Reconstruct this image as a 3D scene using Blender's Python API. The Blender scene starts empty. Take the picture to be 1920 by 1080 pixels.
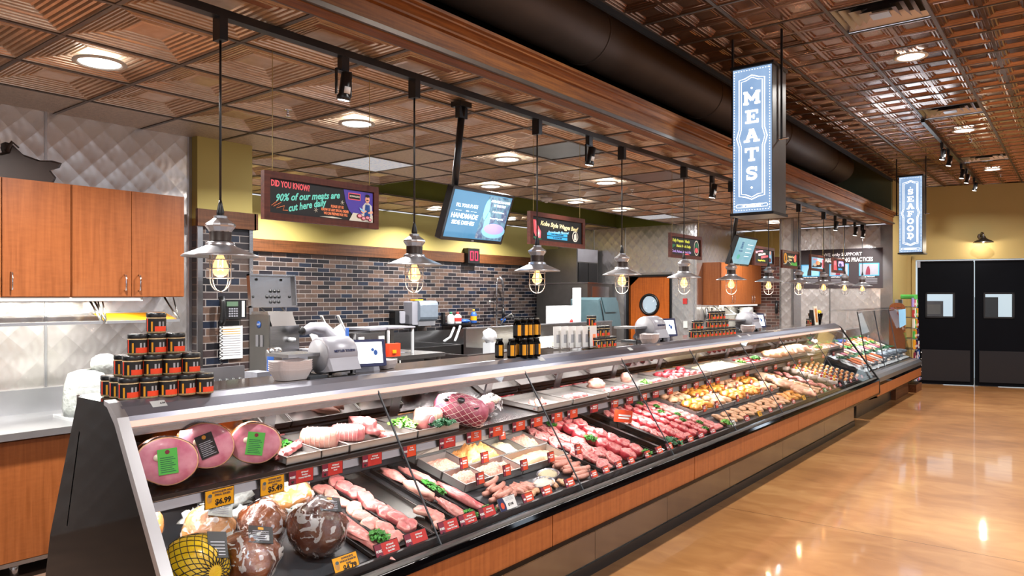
import bpy, math, random
from mathutils import Vector, Matrix, noise
S = bpy.context.scene
C = S.collection
rnd = random.Random(7)
PI = math.pi
# ---------------------------------------------------------------- camera
F_PX, YAW, CAM_H = 1367.2, 0.6653, 1.72
cd = bpy.data.cameras.new('camera'); cam = bpy.data.objects.new('camera', cd); C.objects.link(cam)
cd.sensor_width = 36; cd.lens = F_PX / 1920 * 36; cd.shift_y = (555.4 - 540) / 1920; cd.clip_start = .05
cam.location = (0, 0, CAM_H); cam.rotation_euler = (PI/2, 0, YAW - PI/2)
S.camera = cam
# ---------------------------------------------------------------- world, colour
w = bpy.data.worlds.new('store_ambient'); S.world = w; w.use_nodes = True
w.node_tree.nodes['Background'].inputs[0].default_value = (.92, .93, 1, 1)
w.node_tree.nodes['Background'].inputs[1].default_value = .85
S.view_settings.view_transform = 'Standard'; S.view_settings.look = 'None'
S.view_settings.exposure = 0.0; S.view_settings.gamma = 1; S.view_settings.use_curve_mapping = False
S.cycles.max_bounces = 8; S.cycles.glossy_bounces = 4; S.cycles.transparent_max_bounces = 12
S.cycles.diffuse_bounces = 3; S.cycles.sample_clamp_indirect = 4; S.cycles.caustics_reflective = False; S.cycles.caustics_refractive = False
ZL, ZR = 3.03, 3.85            # ceiling heights: left (service side), right (aisle)
def lamp(name, kind, loc, power, size=None, col=(1, 1, 1), rot=(0, 0, 0), sy=None, spread=None, label=None, spot=None, par=None):
    d = bpy.data.lights.new(name, kind); d.energy = power; d.color = col
    if kind == 'AREA':
        d.shape = 'RECTANGLE' if sy else 'DISK'; d.size = size
        if sy: d.size_y = sy
        if spread: d.spread = spread
    elif kind == 'SPOT':
        d.spot_size = spot or 1.2; d.spot_blend = .5; d.shadow_soft_size = size
    else: d.shadow_soft_size = size
    o = bpy.data.objects.new(name, d); C.objects.link(o); o.location = loc; o.rotation_euler = rot
    return o
NEUT = (1, .975, .94)
LIGHTS_L = [(1.785+1.83*k, 4.33) for k in range(-1, 4)] + [(13.07, 4.33), (6.66, 5.55), (8.5, 5.55), (9.72, 5.55), (7.89, 7.68), (9.72, 7.68), (5.45, 7.68)]
LIGHTS_R = [(7.275+3.66*k, 1.21) for k in range(-2, 3)] + [(7.275+3.66*k, -1.84) for k in range(-2, 3)]
for x, y in LIGHTS_L: lamp('downlight_beam', 'AREA', (x, y, ZL-.012), 84, .15, NEUT, spread=2.6)
for x, y in LIGHTS_R: lamp('downlight_beam', 'AREA', (x, y, ZR-.012), 85, .16, NEUT, spread=2.6)
# the strip lights of the meat display case
lamp('case_strip', 'AREA', (6.05, 2.80, 1.19), 70, 9.5, (1, .93, .90), rot=(math.radians(-8), 0, 0), sy=.05, spread=2.5)
lamp('case_strip', 'AREA', (6.05, 2.72, .945), 44, 9.5, (1, .95, .92), rot=(math.radians(12), 0, 0), sy=.03, spread=2.5)

# ================================================================ materials
def nmat(name):
    m = bpy.data.materials.new(name); m.use_nodes = True
    nt = m.node_tree; b = nt.nodes['Principled BSDF']; return m, nt, b
def N(nt, t, **k):
    n = nt.nodes.new(t)
    for a, v in k.items():
        if a.startswith('i_'):
            q = a[2:]; n.inputs[int(q) if q.isdigit() else q.replace('_', ' ')].default_value = v
        else: setattr(n, a, v)
    return n
def L(nt, a, b): nt.links.new(a, b)
def mth(nt, op, a, b=None, c=None):
    n = nt.nodes.new('ShaderNodeMath'); n.operation = op
    for i, v in enumerate((a, b, c)):
        if v is None: continue
        if isinstance(v, (int, float)): n.inputs[i].default_value = v
        else: nt.links.new(v, n.inputs[i])
    return n.outputs[0]
def ramp(nt, fac, stops, interp='LINEAR'):
    r = nt.nodes.new('ShaderNodeValToRGB'); r.color_ramp.interpolation = interp
    e = r.color_ramp.elements
    while len(e) < len(stops): e.new(.5)
    for i, (p, c) in enumerate(stops): e[i].position = p; e[i].color = (*c, 1)
    nt.links.new(fac, r.inputs[0]); return r.outputs[0]
def c3(h):
    h = h.lstrip('#'); v = [int(h[i:i+2], 16)/255 for i in (0, 2, 4)]
    return tuple(x/12.92 if x <= .04045 else ((x+.055)/1.055)**2.4 for x in v)
_M = {}
def pm(name, col, rough=.5, metal=0, var=.12, scale=12, bump=0, bscale=60, coat=0, emit=0, stretch=(1, 1, 1), spec=None, col2=None, detail=4, trans=0, alpha=1, sss=0, aniso=0):
    """principled material whose base colour drifts with a noise between col*(1-var) and col (or col and col2)"""
    if name in _M: return _M[name]
    if isinstance(col, str): col = c3(col)
    if isinstance(col2, str): col2 = c3(col2)
    m, nt, b = nmat(name)
    tc = N(nt, 'ShaderNodeTexCoord'); mp = N(nt, 'ShaderNodeMapping'); mp.inputs['Scale'].default_value = stretch
    L(nt, tc.outputs['Object'], mp.inputs[0])
    no = N(nt, 'ShaderNodeTexNoise', i_Scale=scale, i_Detail=detail); L(nt, mp.outputs[0], no.inputs['Vector'])
    lo = tuple(x*(1-var) for x in col)
    L(nt, ramp(nt, no.outputs[0], [(.32, col2 or lo), (.68, col)]), b.inputs['Base Color'])
    b.inputs['Roughness'].default_value = rough; b.inputs['Metallic'].default_value = metal
    b.inputs['Coat Weight'].default_value = coat; b.inputs['Coat Roughness'].default_value = .05
    if spec is not None: b.inputs['Specular IOR Level'].default_value = spec
    if trans: b.inputs['Transmission Weight'].default_value = trans
    if alpha < 1: b.inputs['Alpha'].default_value = alpha
    if aniso: b.inputs['Anisotropic'].default_value = aniso
    if sss: b.inputs['Subsurface Weight'].default_value = sss; b.inputs['Subsurface Radius'].default_value = (.02, .006, .004)
    if emit:
        b.inputs['Emission Color'].default_value = (*col, 1); b.inputs['Emission Strength'].default_value = emit
    if bump:
        nb = N(nt, 'ShaderNodeTexNoise', i_Scale=bscale, i_Detail=3); L(nt, mp.outputs[0], nb.inputs['Vector'])
        bn = N(nt, 'ShaderNodeBump', i_Strength=bump, i_Distance=.01); L(nt, nb.outputs[0], bn.inputs['Height']); L(nt, bn.outputs[0], b.inputs['Normal'])
    _M[name] = m; return m
def wood(name, c1, c2, axis=2, rough=.35, coat=.3, scale=9, fig=.25):
    """straight fine grain along one axis with a little cross figure"""
    if name in _M: return _M[name]
    m, nt, b = nmat(name); tc = N(nt, 'ShaderNodeTexCoord'); mp = N(nt, 'ShaderNodeMapping')
    s = [14, 14, 14]; s[axis] = .7; mp.inputs['Scale'].default_value = s; L(nt, tc.outputs['Object'], mp.inputs[0])
    n1 = N(nt, 'ShaderNodeTexNoise', i_Scale=scale/3, i_Detail=8, i_Distortion=.6); L(nt, mp.outputs[0], n1.inputs['Vector'])
    mp2 = N(nt, 'ShaderNodeMapping'); s2 = [7, 7, 7]; s2[axis] = 26; mp2.inputs['Scale'].default_value = s2; L(nt, tc.outputs['Object'], mp2.inputs[0])
    n2 = N(nt, 'ShaderNodeTexNoise', i_Scale=2.2, i_Detail=2); L(nt, mp2.outputs[0], n2.inputs['Vector'])
    f = mth(nt, 'ADD', mth(nt, 'MULTIPLY', n1.outputs[0], 1-fig), mth(nt, 'MULTIPLY', n2.outputs[0], fig))
    L(nt, ramp(nt, f, [(.34, c3(c2)), (.64, c3(c1))]), b.inputs['Base Color'])
    b.inputs['Specular IOR Level'].default_value = .35; b.inputs['Roughness'].default_value = rough; b.inputs['Coat Weight'].default_value = coat; b.inputs['Coat Roughness'].default_value = .12
    _M[name] = m; return m
def quilted(name, u, v, rough=.26, tint=(.74, .70, .68)):
    """quilted stainless sheet: diamonds of 15 cm pressed with fans of arcs"""
    if name in _M: return _M[name]
    m, nt, b = nmat(name); tc = N(nt, 'ShaderNodeTexCoord'); sp = N(nt, 'ShaderNodeSeparateXYZ'); L(nt, tc.outputs['Object'], sp.inputs[0])
    U, V = sp.outputs[u], sp.outputs[v]
    a = mth(nt, 'MULTIPLY', mth(nt, 'ADD', U, V), 1/.18); d = mth(nt, 'MULTIPLY', mth(nt, 'SUBTRACT', U, V), 1/.18)
    fa, fd = mth(nt, 'FRACT', a), mth(nt, 'FRACT', d)
    r = mth(nt, 'SQRT', mth(nt, 'ADD', mth(nt, 'POWER', fa, 2.0), mth(nt, 'POWER', fd, 2.0)))
    fan = mth(nt, 'SINE', mth(nt, 'MULTIPLY', r, 15.0))
    no = N(nt, 'ShaderNodeTexNoise', i_Scale=3.0); L(nt, tc.outputs['Object'], no.inputs['Vector'])
    h = mth(nt, 'ADD', mth(nt, 'MULTIPLY', mth(nt, 'POWER', r, 1.5), .0105), mth(nt, 'ADD', mth(nt, 'MULTIPLY', fan, .0004), mth(nt, 'MULTIPLY', no.outputs[0], .02)))
    bn = N(nt, 'ShaderNodeBump', i_Strength=.55, i_Distance=1.0); L(nt, h, bn.inputs['Height']); L(nt, bn.outputs[0], b.inputs['Normal'])
    L(nt, ramp(nt, no.outputs[0], [(.3, tuple(t*.9 for t in tint)), (.7, tint)]), b.inputs['Base Color'])
    b.inputs['Metallic'].default_value = .78; b.inputs['Roughness'].default_value = rough
    _M[name] = m; return m
def brick(name, u, v, w=.205, h=.0605, cols=None, mortar='#857d7a'):
    if name in _M: return _M[name]
    m, nt, b = nmat(name); tc = N(nt, 'ShaderNodeTexCoord'); sp = N(nt, 'ShaderNodeSeparateXYZ'); L(nt, tc.outputs['Object'], sp.inputs[0])
    V = mth(nt, 'DIVIDE', sp.outputs[v], h); row = mth(nt, 'FLOOR', V)
    U = mth(nt, 'ADD', mth(nt, 'DIVIDE', sp.outputs[u], w), mth(nt, 'MULTIPLY', mth(nt, 'MODULO', row, 2.0), .5)); colm = mth(nt, 'FLOOR', U)
    cx = N(nt, 'ShaderNodeCombineXYZ'); L(nt, colm, cx.inputs[0]); L(nt, row, cx.inputs[1])
    wn = N(nt, 'ShaderNodeTexWhiteNoise'); L(nt, cx.outputs[0], wn.inputs['Vector'])
    cols = cols or ['#151419', '#252226', '#54443c', '#3a3031', '#1b2333', '#604c42', '#1d1b22', '#443935']
    colr = ramp(nt, wn.outputs['Value'], [(i/len(cols), c3(c)) for i, c in enumerate(cols)], 'CONSTANT')
    no = N(nt, 'ShaderNodeTexNoise', i_Scale=30, i_Detail=5); L(nt, tc.outputs['Object'], no.inputs['Vector'])
    mx = N(nt, 'ShaderNodeMixRGB', blend_type='MULTIPLY'); mx.inputs[0].default_value = .5; L(nt, colr, mx.inputs[1]); L(nt, ramp(nt, no.outputs[0], [(.3, (.55, .55, .55)), (.7, (1.2, 1.15, 1.1))]), mx.inputs[2])
    fu, fv = mth(nt, 'FRACT', U), mth(nt, 'FRACT', V)
    eu = mth(nt, 'MULTIPLY', mth(nt, 'MINIMUM', fu, mth(nt, 'SUBTRACT', 1.0, fu)), w)
    ev = mth(nt, 'MULTIPLY', mth(nt, 'MINIMUM', fv, mth(nt, 'SUBTRACT', 1.0, fv)), h)
    ed = mth(nt, 'MINIMUM', eu, ev); ins = mth(nt, 'GREATER_THAN', ed, .0038)
    m2 = N(nt, 'ShaderNodeMixRGB'); L(nt, ins, m2.inputs[0]); m2.inputs[1].default_value = (*c3(mortar), 1); L(nt, mx.outputs[0], m2.inputs[2])
    L(nt, m2.outputs[0], b.inputs['Base Color'])
    L(nt, mth(nt, 'SUBTRACT', .85, mth(nt, 'MULTIPLY', ins, .5)), b.inputs['Roughness'])
    bn = N(nt, 'ShaderNodeBump', i_Strength=.6, i_Distance=.006); L(nt, ins, bn.inputs['Height']); L(nt, bn.outputs[0], b.inputs['Normal'])
    _M[name] = m; return m
def copper(name, c1, c2, rough=.26, metal=.9):
    m, nt, b = nmat(name); tc = N(nt, 'ShaderNodeTexCoord')
    n1 = N(nt, 'ShaderNodeTexNoise', i_Scale=1.7, i_Detail=3); L(nt, tc.outputs['Object'], n1.inputs['Vector'])
    n2 = N(nt, 'ShaderNodeTexNoise', i_Scale=22, i_Detail=6); L(nt, tc.outputs['Object'], n2.inputs['Vector'])
    f = mth(nt, 'ADD', mth(nt, 'MULTIPLY', n1.outputs[0], .7), mth(nt, 'MULTIPLY', n2.outputs[0], .3))
    L(nt, ramp(nt, f, [(.36, c3(c2)), (.62, c3(c1))]), b.inputs['Base Color'])
    b.inputs['Metallic'].default_value = metal; b.inputs['Roughness'].default_value = rough
    _M[name] = m; return m
def floor_mat():
    m, nt, b = nmat('stained_concrete'); tc = N(nt, 'ShaderNodeTexCoord')
    mp = N(nt, 'ShaderNodeMapping'); mp.inputs['Scale'].default_value = (1.0, .5, 1); L(nt, tc.outputs['Object'], mp.inputs[0])
    n1 = N(nt, 'ShaderNodeTexNoise', i_Scale=.9, i_Detail=6, i_Distortion=.8); L(nt, mp.outputs[0], n1.inputs['Vector'])
    n2 = N(nt, 'ShaderNodeTexNoise', i_Scale=5.5, i_Detail=10, i_Distortion=1.0); L(nt, mp.outputs[0], n2.inputs['Vector'])
    f = mth(nt, 'ADD', mth(nt, 'MULTIPLY', n1.outputs[0], .6), mth(nt, 'MULTIPLY', n2.outputs[0], .4))
    col = ramp(nt, f, [(.34, c3('#8d5a2d')), (.50, c3('#aa7340')), (.66, c3('#c08c55'))])
    sp = N(nt, 'ShaderNodeSeparateXYZ'); L(nt, tc.outputs['Object'], sp.inputs[0])
    jx = mth(nt, 'LESS_THAN', mth(nt, 'ABSOLUTE', mth(nt, 'SUBTRACT', mth(nt, 'FRACT', mth(nt, 'DIVIDE', mth(nt, 'SUBTRACT', sp.outputs[0], 5.75-1.75), 3.5)), .5)), .0010)
    mx = N(nt, 'ShaderNodeMixRGB'); L(nt, jx, mx.inputs[0]); L(nt, col, mx.inputs[1]); mx.inputs[2].default_value = (*c3('#5a3416'), 1)
    L(nt, mx.outputs[0], b.inputs['Base Color'])
    b.inputs['Roughness'].default_value = .42; b.inputs['Coat Weight'].default_value = .75
    L(nt, mth(nt, 'ADD', mth(nt, 'MULTIPLY', n2.outputs[0], .07), .03), b.inputs['Coat Roughness'])
    n3 = N(nt, 'ShaderNodeTexNoise', i_Scale=2.5, i_Detail=2); L(nt, tc.outputs['Object'], n3.inputs['Vector'])
    bn = N(nt, 'ShaderNodeBump', i_Strength=.06, i_Distance=.02); L(nt, n3.outputs[0], bn.inputs['Height']); L(nt, bn.outputs[0], b.inputs['Coat Normal'])
    _M['floor'] = m; return m
def glass(name, tint=(1, 1, 1), rough=0):
    """a thin pane: mostly see-through with a fresnel reflection"""
    m, nt, b = nmat(name); nt.nodes.remove(b); out = nt.nodes['Material Output']
    tr = N(nt, 'ShaderNodeBsdfTransparent'); tr.inputs[0].default_value = (*tint, 1)
    gl = N(nt, 'ShaderNodeBsdfGlossy'); gl.inputs['Roughness'].default_value = rough
    fr = N(nt, 'ShaderNodeFresnel'); ge = N(nt, 'ShaderNodeNewGeometry'); L(nt, mth(nt, 'SUBTRACT', 1.45, mth(nt, 'MULTIPLY', ge.outputs['Backfacing'], .76)), fr.inputs[0]); mx = N(nt, 'ShaderNodeMixShader')
    L(nt, mth(nt, 'MULTIPLY', fr.outputs[0], 1.0), mx.inputs[0]); L(nt, tr.outputs[0], mx.inputs[1]); L(nt, gl.outputs[0], mx.inputs[2]); L(nt, mx.outputs[0], out.inputs[0])
    no = N(nt, 'ShaderNodeTexNoise', i_Scale=.8); bn = N(nt, 'ShaderNodeBump', i_Strength=.02); L(nt, no.outputs[0], bn.inputs['Height']); L(nt, bn.outputs[0], gl.inputs['Normal'])
    _M[name] = m; return m
def wrapmat():
    m, nt, b = nmat('clear_wrap'); nt.nodes.remove(b); out = nt.nodes['Material Output']; tc = N(nt, 'ShaderNodeTexCoord')
    no = N(nt, 'ShaderNodeTexNoise', i_Scale=16, i_Detail=6, i_Distortion=1.5); L(nt, tc.outputs['Object'], no.inputs['Vector'])
    bn = N(nt, 'ShaderNodeBump', i_Strength=.9, i_Distance=.02); L(nt, no.outputs[0], bn.inputs['Height'])
    gl = N(nt, 'ShaderNodeBsdfGlossy'); gl.inputs['Roughness'].default_value = .12; L(nt, bn.outputs[0], gl.inputs['Normal'])
    df = N(nt, 'ShaderNodeBsdfDiffuse'); df.inputs[0].default_value = (.85, .87, .86, 1); tr = N(nt, 'ShaderNodeBsdfTransparent')
    m1 = N(nt, 'ShaderNodeMixShader'); L(nt, mth(nt, 'MULTIPLY', mth(nt, 'GREATER_THAN', no.outputs[0], .58), .42), m1.inputs[0]); L(nt, tr.outputs[0], m1.inputs[1]); L(nt, df.outputs[0], m1.inputs[2])
    m2 = N(nt, 'ShaderNodeMixShader'); m2.inputs[0].default_value = .09; L(nt, m1.outputs[0], m2.inputs[1]); L(nt, gl.outputs[0], m2.inputs[2]); L(nt, m2.outputs[0], out.inputs[0])
    _M['clear_wrap'] = m; return m
def screen_mat(name, stops, emit=1.0, scale=1.5):
    m, nt, b = nmat(name); tc = N(nt, 'ShaderNodeTexCoord'); no = N(nt, 'ShaderNodeTexNoise', i_Scale=scale, i_Detail=3); L(nt, tc.outputs['Object'], no.inputs['Vector'])
    c = ramp(nt, no.outputs[0], stops); L(nt, c, b.inputs['Emission Color']); b.inputs['Emission Strength'].default_value = emit
    b.inputs['Base Color'].default_value = (.02, .02, .02, 1); b.inputs['Roughness'].default_value = .2; _M[name] = m; return m

M = dict(
 floor=floor_mat(), glass=glass('case_glass'), lensglass=glass('lamp_glass', (1, .97, .92)),
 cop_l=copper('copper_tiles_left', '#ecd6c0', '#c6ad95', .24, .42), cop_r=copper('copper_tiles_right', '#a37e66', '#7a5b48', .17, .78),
 ham_tile=pm('hammered_tile', '#cbb8a4', .42, .7, .25, 40, .8, 120), tbar=pm('bronze_grid', '#5a5048', .45, .5, .2),
 yel=pm('yellow_paint', '#c6b468', .7, 0, .05, 2), yel2=pm('tan_yellow_paint', '#b39c62', .7, 0, .07, 1.2), olive=pm('olive_paint', '#6b7024', .7, 0, .12, 3), sage=pm('sage_paint', '#6f7558', .7, 0, .1, 2),
 brickx=brick('brick_wall_x', 0, 2), bricky=brick('brick_wall_y', 1, 2, cols=['#2b1a18', '#44241f', '#5a2f26', '#38201c', '#4c2a24', '#2a1c1c', '#3d2520', '#4a2b22']),
 qx=quilted('quilted_steel_x', 0, 2), qy=quilted('quilted_steel_y', 1, 2),
 steel=pm('brushed_steel', '#aeadae', .24, 1, .1, 6, .05, 90, stretch=(.2, 1, 1)), steel_d=pm('dark_steel', '#7d7b78', .35, 1, .15, 5), steel_l=pm('bright_steel', '#b9b9c0', .32, 1, .06, 8),
 alu=pm('aluminium_frame', '#c4c4c8', .3, .9, .06, 10), mirror=pm('tinted_mirror', '#d4d4d6', .04, 1, .04, 2), collarm=pm('brown_collar', '#33251f', .45, .3, .15), lcd=pm('green_lcd', '#58705a', .3, 0, .1), kickm=pm('kick_steel', '#8f8982', .17, 1, .2, 3, .04, 12), panm=pm('food_pan_steel', '#c4c2be', .3, .6, .06, 8), kick=pm('kick_plate_black', '#110c0e', .22, 0, .2, spec=.4), chainm=pm('brass_chain', '#9c8646', .5, .3, .1), smoke=pm('smoky_grey_plastic', '#727c88', .25, 0, .1, coat=.3), hoodm=pm('hood_steel', '#8d8d98', .32, .9, .06, 8), chrome=pm('chrome', '#e0e0e4', .1, 1, .04),
 white=pm('white_plastic', '#c9cacd', .45, 0, .05), wht2=pm('white_paint', '#d8d8d2', .6, 0, .05), cream=pm('cream_paper', '#ece6d6', .7, 0, .05), grey=pm('grey_plastic', '#9c9ca2', .45, 0, .08), lgrey=pm('light_grey_enamel', '#96959e', .35, .1, .05),
 dgrey=pm('dark_grey_plastic', '#3a3d42', .4, 0, .12), teal=pm('slate_teal_plastic', '#4a6066', .4, 0, .1), black=pm('black_plastic', '#121214', .35, 0, .2), gblack=pm('gloss_black_laminate', '#030304', .06, 0, .2, spec=.12), mblack=pm('matte_black_paint', '#0a0a0b', .8, 0, .2), tiled=pm('dark_quarry_tile', '#6e5546', .45, 0, .3, 6),
 duct=pm('dark_brown_duct', '#66564b', .55, .1, .15, 3), navy=pm('navy_black_door', '#07090f', .55, 0, .2, 3, spec=.08),
 cabw=wood('cherry_laminate', '#955429', '#7f431b', 2, coat=.15, rough=.42), cabx=wood('cherry_laminate_x', '#a05a2b', '#89481e', 2, coat=.15, rough=.42), fasc=wood('cherry_fascia', '#a05c2d', '#894a20', 2, coat=.1, rough=.45), beam=wood('oak_beam', '#84501f', '#5e3412', 0, rough=.62, scale=14, fig=.1, coat=0), trimw=wood('oak_trim', '#6a3e20', '#47280f', 0, rough=.5, coat=.05), frame=wood('mahogany_frame', '#663020', '#421c12', 0, rough=.5, coat=.05), doorw=wood('orange_door', '#bb5f20', '#9b4a16', 2),
 granite=pm('dark_worktop', '#4a3c35', .16, 0, .5, 90, detail=8, coat=.4), rubber=pm('rubber', '#1b1b1d', .6, 0, .2),
 orange=pm('orange_label', '#e8431c', .5, 0, .1), red=pm('red_card', '#c2302c', .45, 0, .12), redor=pm('orange_red_card', '#dc4a26', .45, 0, .1), maroon=pm('maroon_card', '#7d1f38', .45, 0, .1), yelc=pm('yellow_card', '#eda512', .45, 0, .08), grnc=pm('green_card', '#137a50', .45, 0, .1), gold=pm('gold_label', '#e09a18', .45, 0, .1), tan=pm('jar_contents', '#cdb083', .6, 0, .4, 120), navyc=pm('navy_print', '#1d2350', .5, 0, .1), limec=pm('green_label', '#52b84a', .5, 0, .08), blk_ink=pm('black_ink', '#0c0c0e', .5, 0, .1), wht_ink=pm('white_ink', '#e0dedc', .6, 0, .03), bluec=pm('blue_plastic', '#2c5aa8', .4, 0, .1), foam=pm('foam_white', '#d9cecd', .6, 0, .05),
 paleamber=pm('pale_plastic_wrap', '#d2d6d2', .2, 0, .25, 30, 1.0, 30, trans=.2), wrap=wrapmat(),
 sign=screen_mat('sign_face_blue', [(.3, c3('#7f9fc8')), (.7, c3('#a4c0e2'))], 1.12, 3), sign_w=pm('sign_lettering', '#ffffff', .5, 0, .01, emit=2.2), sign_b=pm('sign_letter_shadow', '#4a6c9c', .5, 0, .02, emit=.35),
 tv=screen_mat('tv_screen_blue', [(.3, c3('#4d94c0')), (.7, c3('#5fa5cf'))], 1.0, 2), tv2=screen_mat('tv_screen_pale', [(.3, c3('#7fb8cc')), (.7, c3('#a9d4dc'))], 1.0, 3), tvp=screen_mat('tv_picture', [(.3, c3('#3a6f96')), (.45, c3('#8cc0d6')), (.6, c3('#5c6fa0')), (.75, c3('#d6e4ea'))], .9, 14), tvw=pm('screen_white', '#f4fbff', .5, 0, .01, emit=1.2), led=pm('led_red', '#ff1838', .5, 0, .02, emit=1.3), scr=pm('touch_screen', '#eef6fb', .4, 0, .03, emit=1.0),
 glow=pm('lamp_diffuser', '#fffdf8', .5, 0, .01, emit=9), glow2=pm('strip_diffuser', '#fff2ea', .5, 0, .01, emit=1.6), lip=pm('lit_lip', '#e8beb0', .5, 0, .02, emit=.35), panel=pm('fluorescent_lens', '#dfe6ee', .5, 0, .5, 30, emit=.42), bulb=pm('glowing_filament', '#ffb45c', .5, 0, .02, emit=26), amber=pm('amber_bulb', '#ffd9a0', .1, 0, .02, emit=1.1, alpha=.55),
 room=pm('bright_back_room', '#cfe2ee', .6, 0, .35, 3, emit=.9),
)
# food
M.update(
 pork=pm('raw_pork', '#cf716e', .3, 0, 0, 38, .5, 40, col2='#e6a094', coat=.2), porkd=pm('raw_pork_deep', '#c65f63', .3, 0, 0, 30, .5, 40, col2='#e0908a', coat=.2), fat=pm('pork_fat', '#eab8a4', .4, 0, 0, 20, .4, 50, col2='#d99284', coat=.1), beeffat=pm('beef_fat', '#edc3b4', .4, 0, 0, 20, .4, 50, col2='#df8a84'),
 beef=pm('raw_beef', '#ad2230', .3, 0, 0, 55, .5, 50, col2='#eaa39c', detail=7, coat=.2), beefd=pm('raw_beef_dark', '#a81f30', .3, 0, 0, 30, .5, 50, col2='#cf5058', coat=.25), ham=pm('ham_cut_face', '#b95674', .3, 0, 0, 16, .1, 30, col2='#dc97a6', coat=.3), hamrim=pm('ham_fat_rim', '#e8b894', .35, 0, 0, 30, coat=.3, col2='#d99a70'),
 crust=pm('smoked_crust', '#4a1e10', .25, 0, 0, 10, .8, 20, col2='#8e4c20', coat=.7), crustd=pm('dark_smoked_crust', '#2e1210', .22, 0, 0, 10, .8, 20, col2='#6b3518', coat=.8), gold_ham=pm('golden_ham', '#b2682a', .25, 0, 0, 12, .8, 20, col2='#d8a066', coat=.7), turkey=pm('yellow_netted_turkey', '#c9a814', .3, 0, 0, 40, .3, 60, col2='#c79a10', coat=.4), net=pm('black_net', '#17140c', .6), wnet=pm('white_net', '#f0d8d0', .6), bone=pm('bone_white', '#efdfc6', .5, 0, .1), green=pm('parsley', '#3f9a2c', .5, 0, 0, 60, .5, 80, col2='#1d5f18'), kale=pm('kale', '#2c7a4a', .5, 0, 0, 50, .5, 60, col2='#1d4f36'), lettuce=pm('lettuce', '#8fd060', .45, 0, 0, 30, .5, 60, col2='#4c9a30'),
 ground=pm('ground_meat', '#da8a76', .5, 0, 0, 90, 1.0, 160, col2='#e8b09c'), scal=pm('salmon_cubes', '#e08a48', .35, 0, 0, 40, .5, 80, col2='#eeb070', coat=.3), sausage=pm('raw_sausage', '#cf8474', .3, 0, 0, 60, .3, 90, col2='#dfa592', coat=.3), brat=pm('cooked_sausage', '#b0793c', .3, 0, 0, 30, .3, 60, col2='#c99a58', coat=.4), marin=pm('marinated_chicken', '#d8701c', .28, 0, 0, 24, .5, 50, col2='#e8a848', coat=.5), paleck=pm('pale_chicken', '#dcae84', .35, 0, 0, 24, .5, 50, col2='#e6a680', coat=.3), chick=pm('raw_chicken_skin', '#dea088', .35, 0, 0, 16, .5, 50, col2='#e6be9c', coat=.4), lamb=pm('netted_lamb', '#9c3a54', .3, 0, 0, 12, .4, 40, col2='#c47486', coat=.3), kab=pm('kabob_meat', '#a85a2a', .3, 0, 0, 40, .6, 60, col2='#d99048', coat=.4), redpep=pm('red_pepper', '#c81e14', .25, 0, .2, coat=.5), yelpep=pm('yellow_pepper', '#f2b81a', .25, 0, .15, coat=.5), cheese=pm('white_stuffing', '#e2cfc0', .5, 0, .1, 30), shrimp=pm('seafood_salad', '#d6c9a4', .5, 0, 0, 90, .8, 120, col2='#dfc9a4'), ice=pm('crushed_ice', '#eef4f8', .2, 0, .1, 60, 1.0, 60), fishs=pm('silver_fish', '#6c7680', .3, .4, .3, 20), salmon=pm('salmon_fillet', '#f07a44', .3, 0, .15, 30, coat=.4), shell=pm('dark_oyster', '#3a3c40', .5, 0, .4, 50), lemon=pm('lemon', '#f6d21c', .4, 0, .1),
)
WALLW = M['yel']
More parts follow.
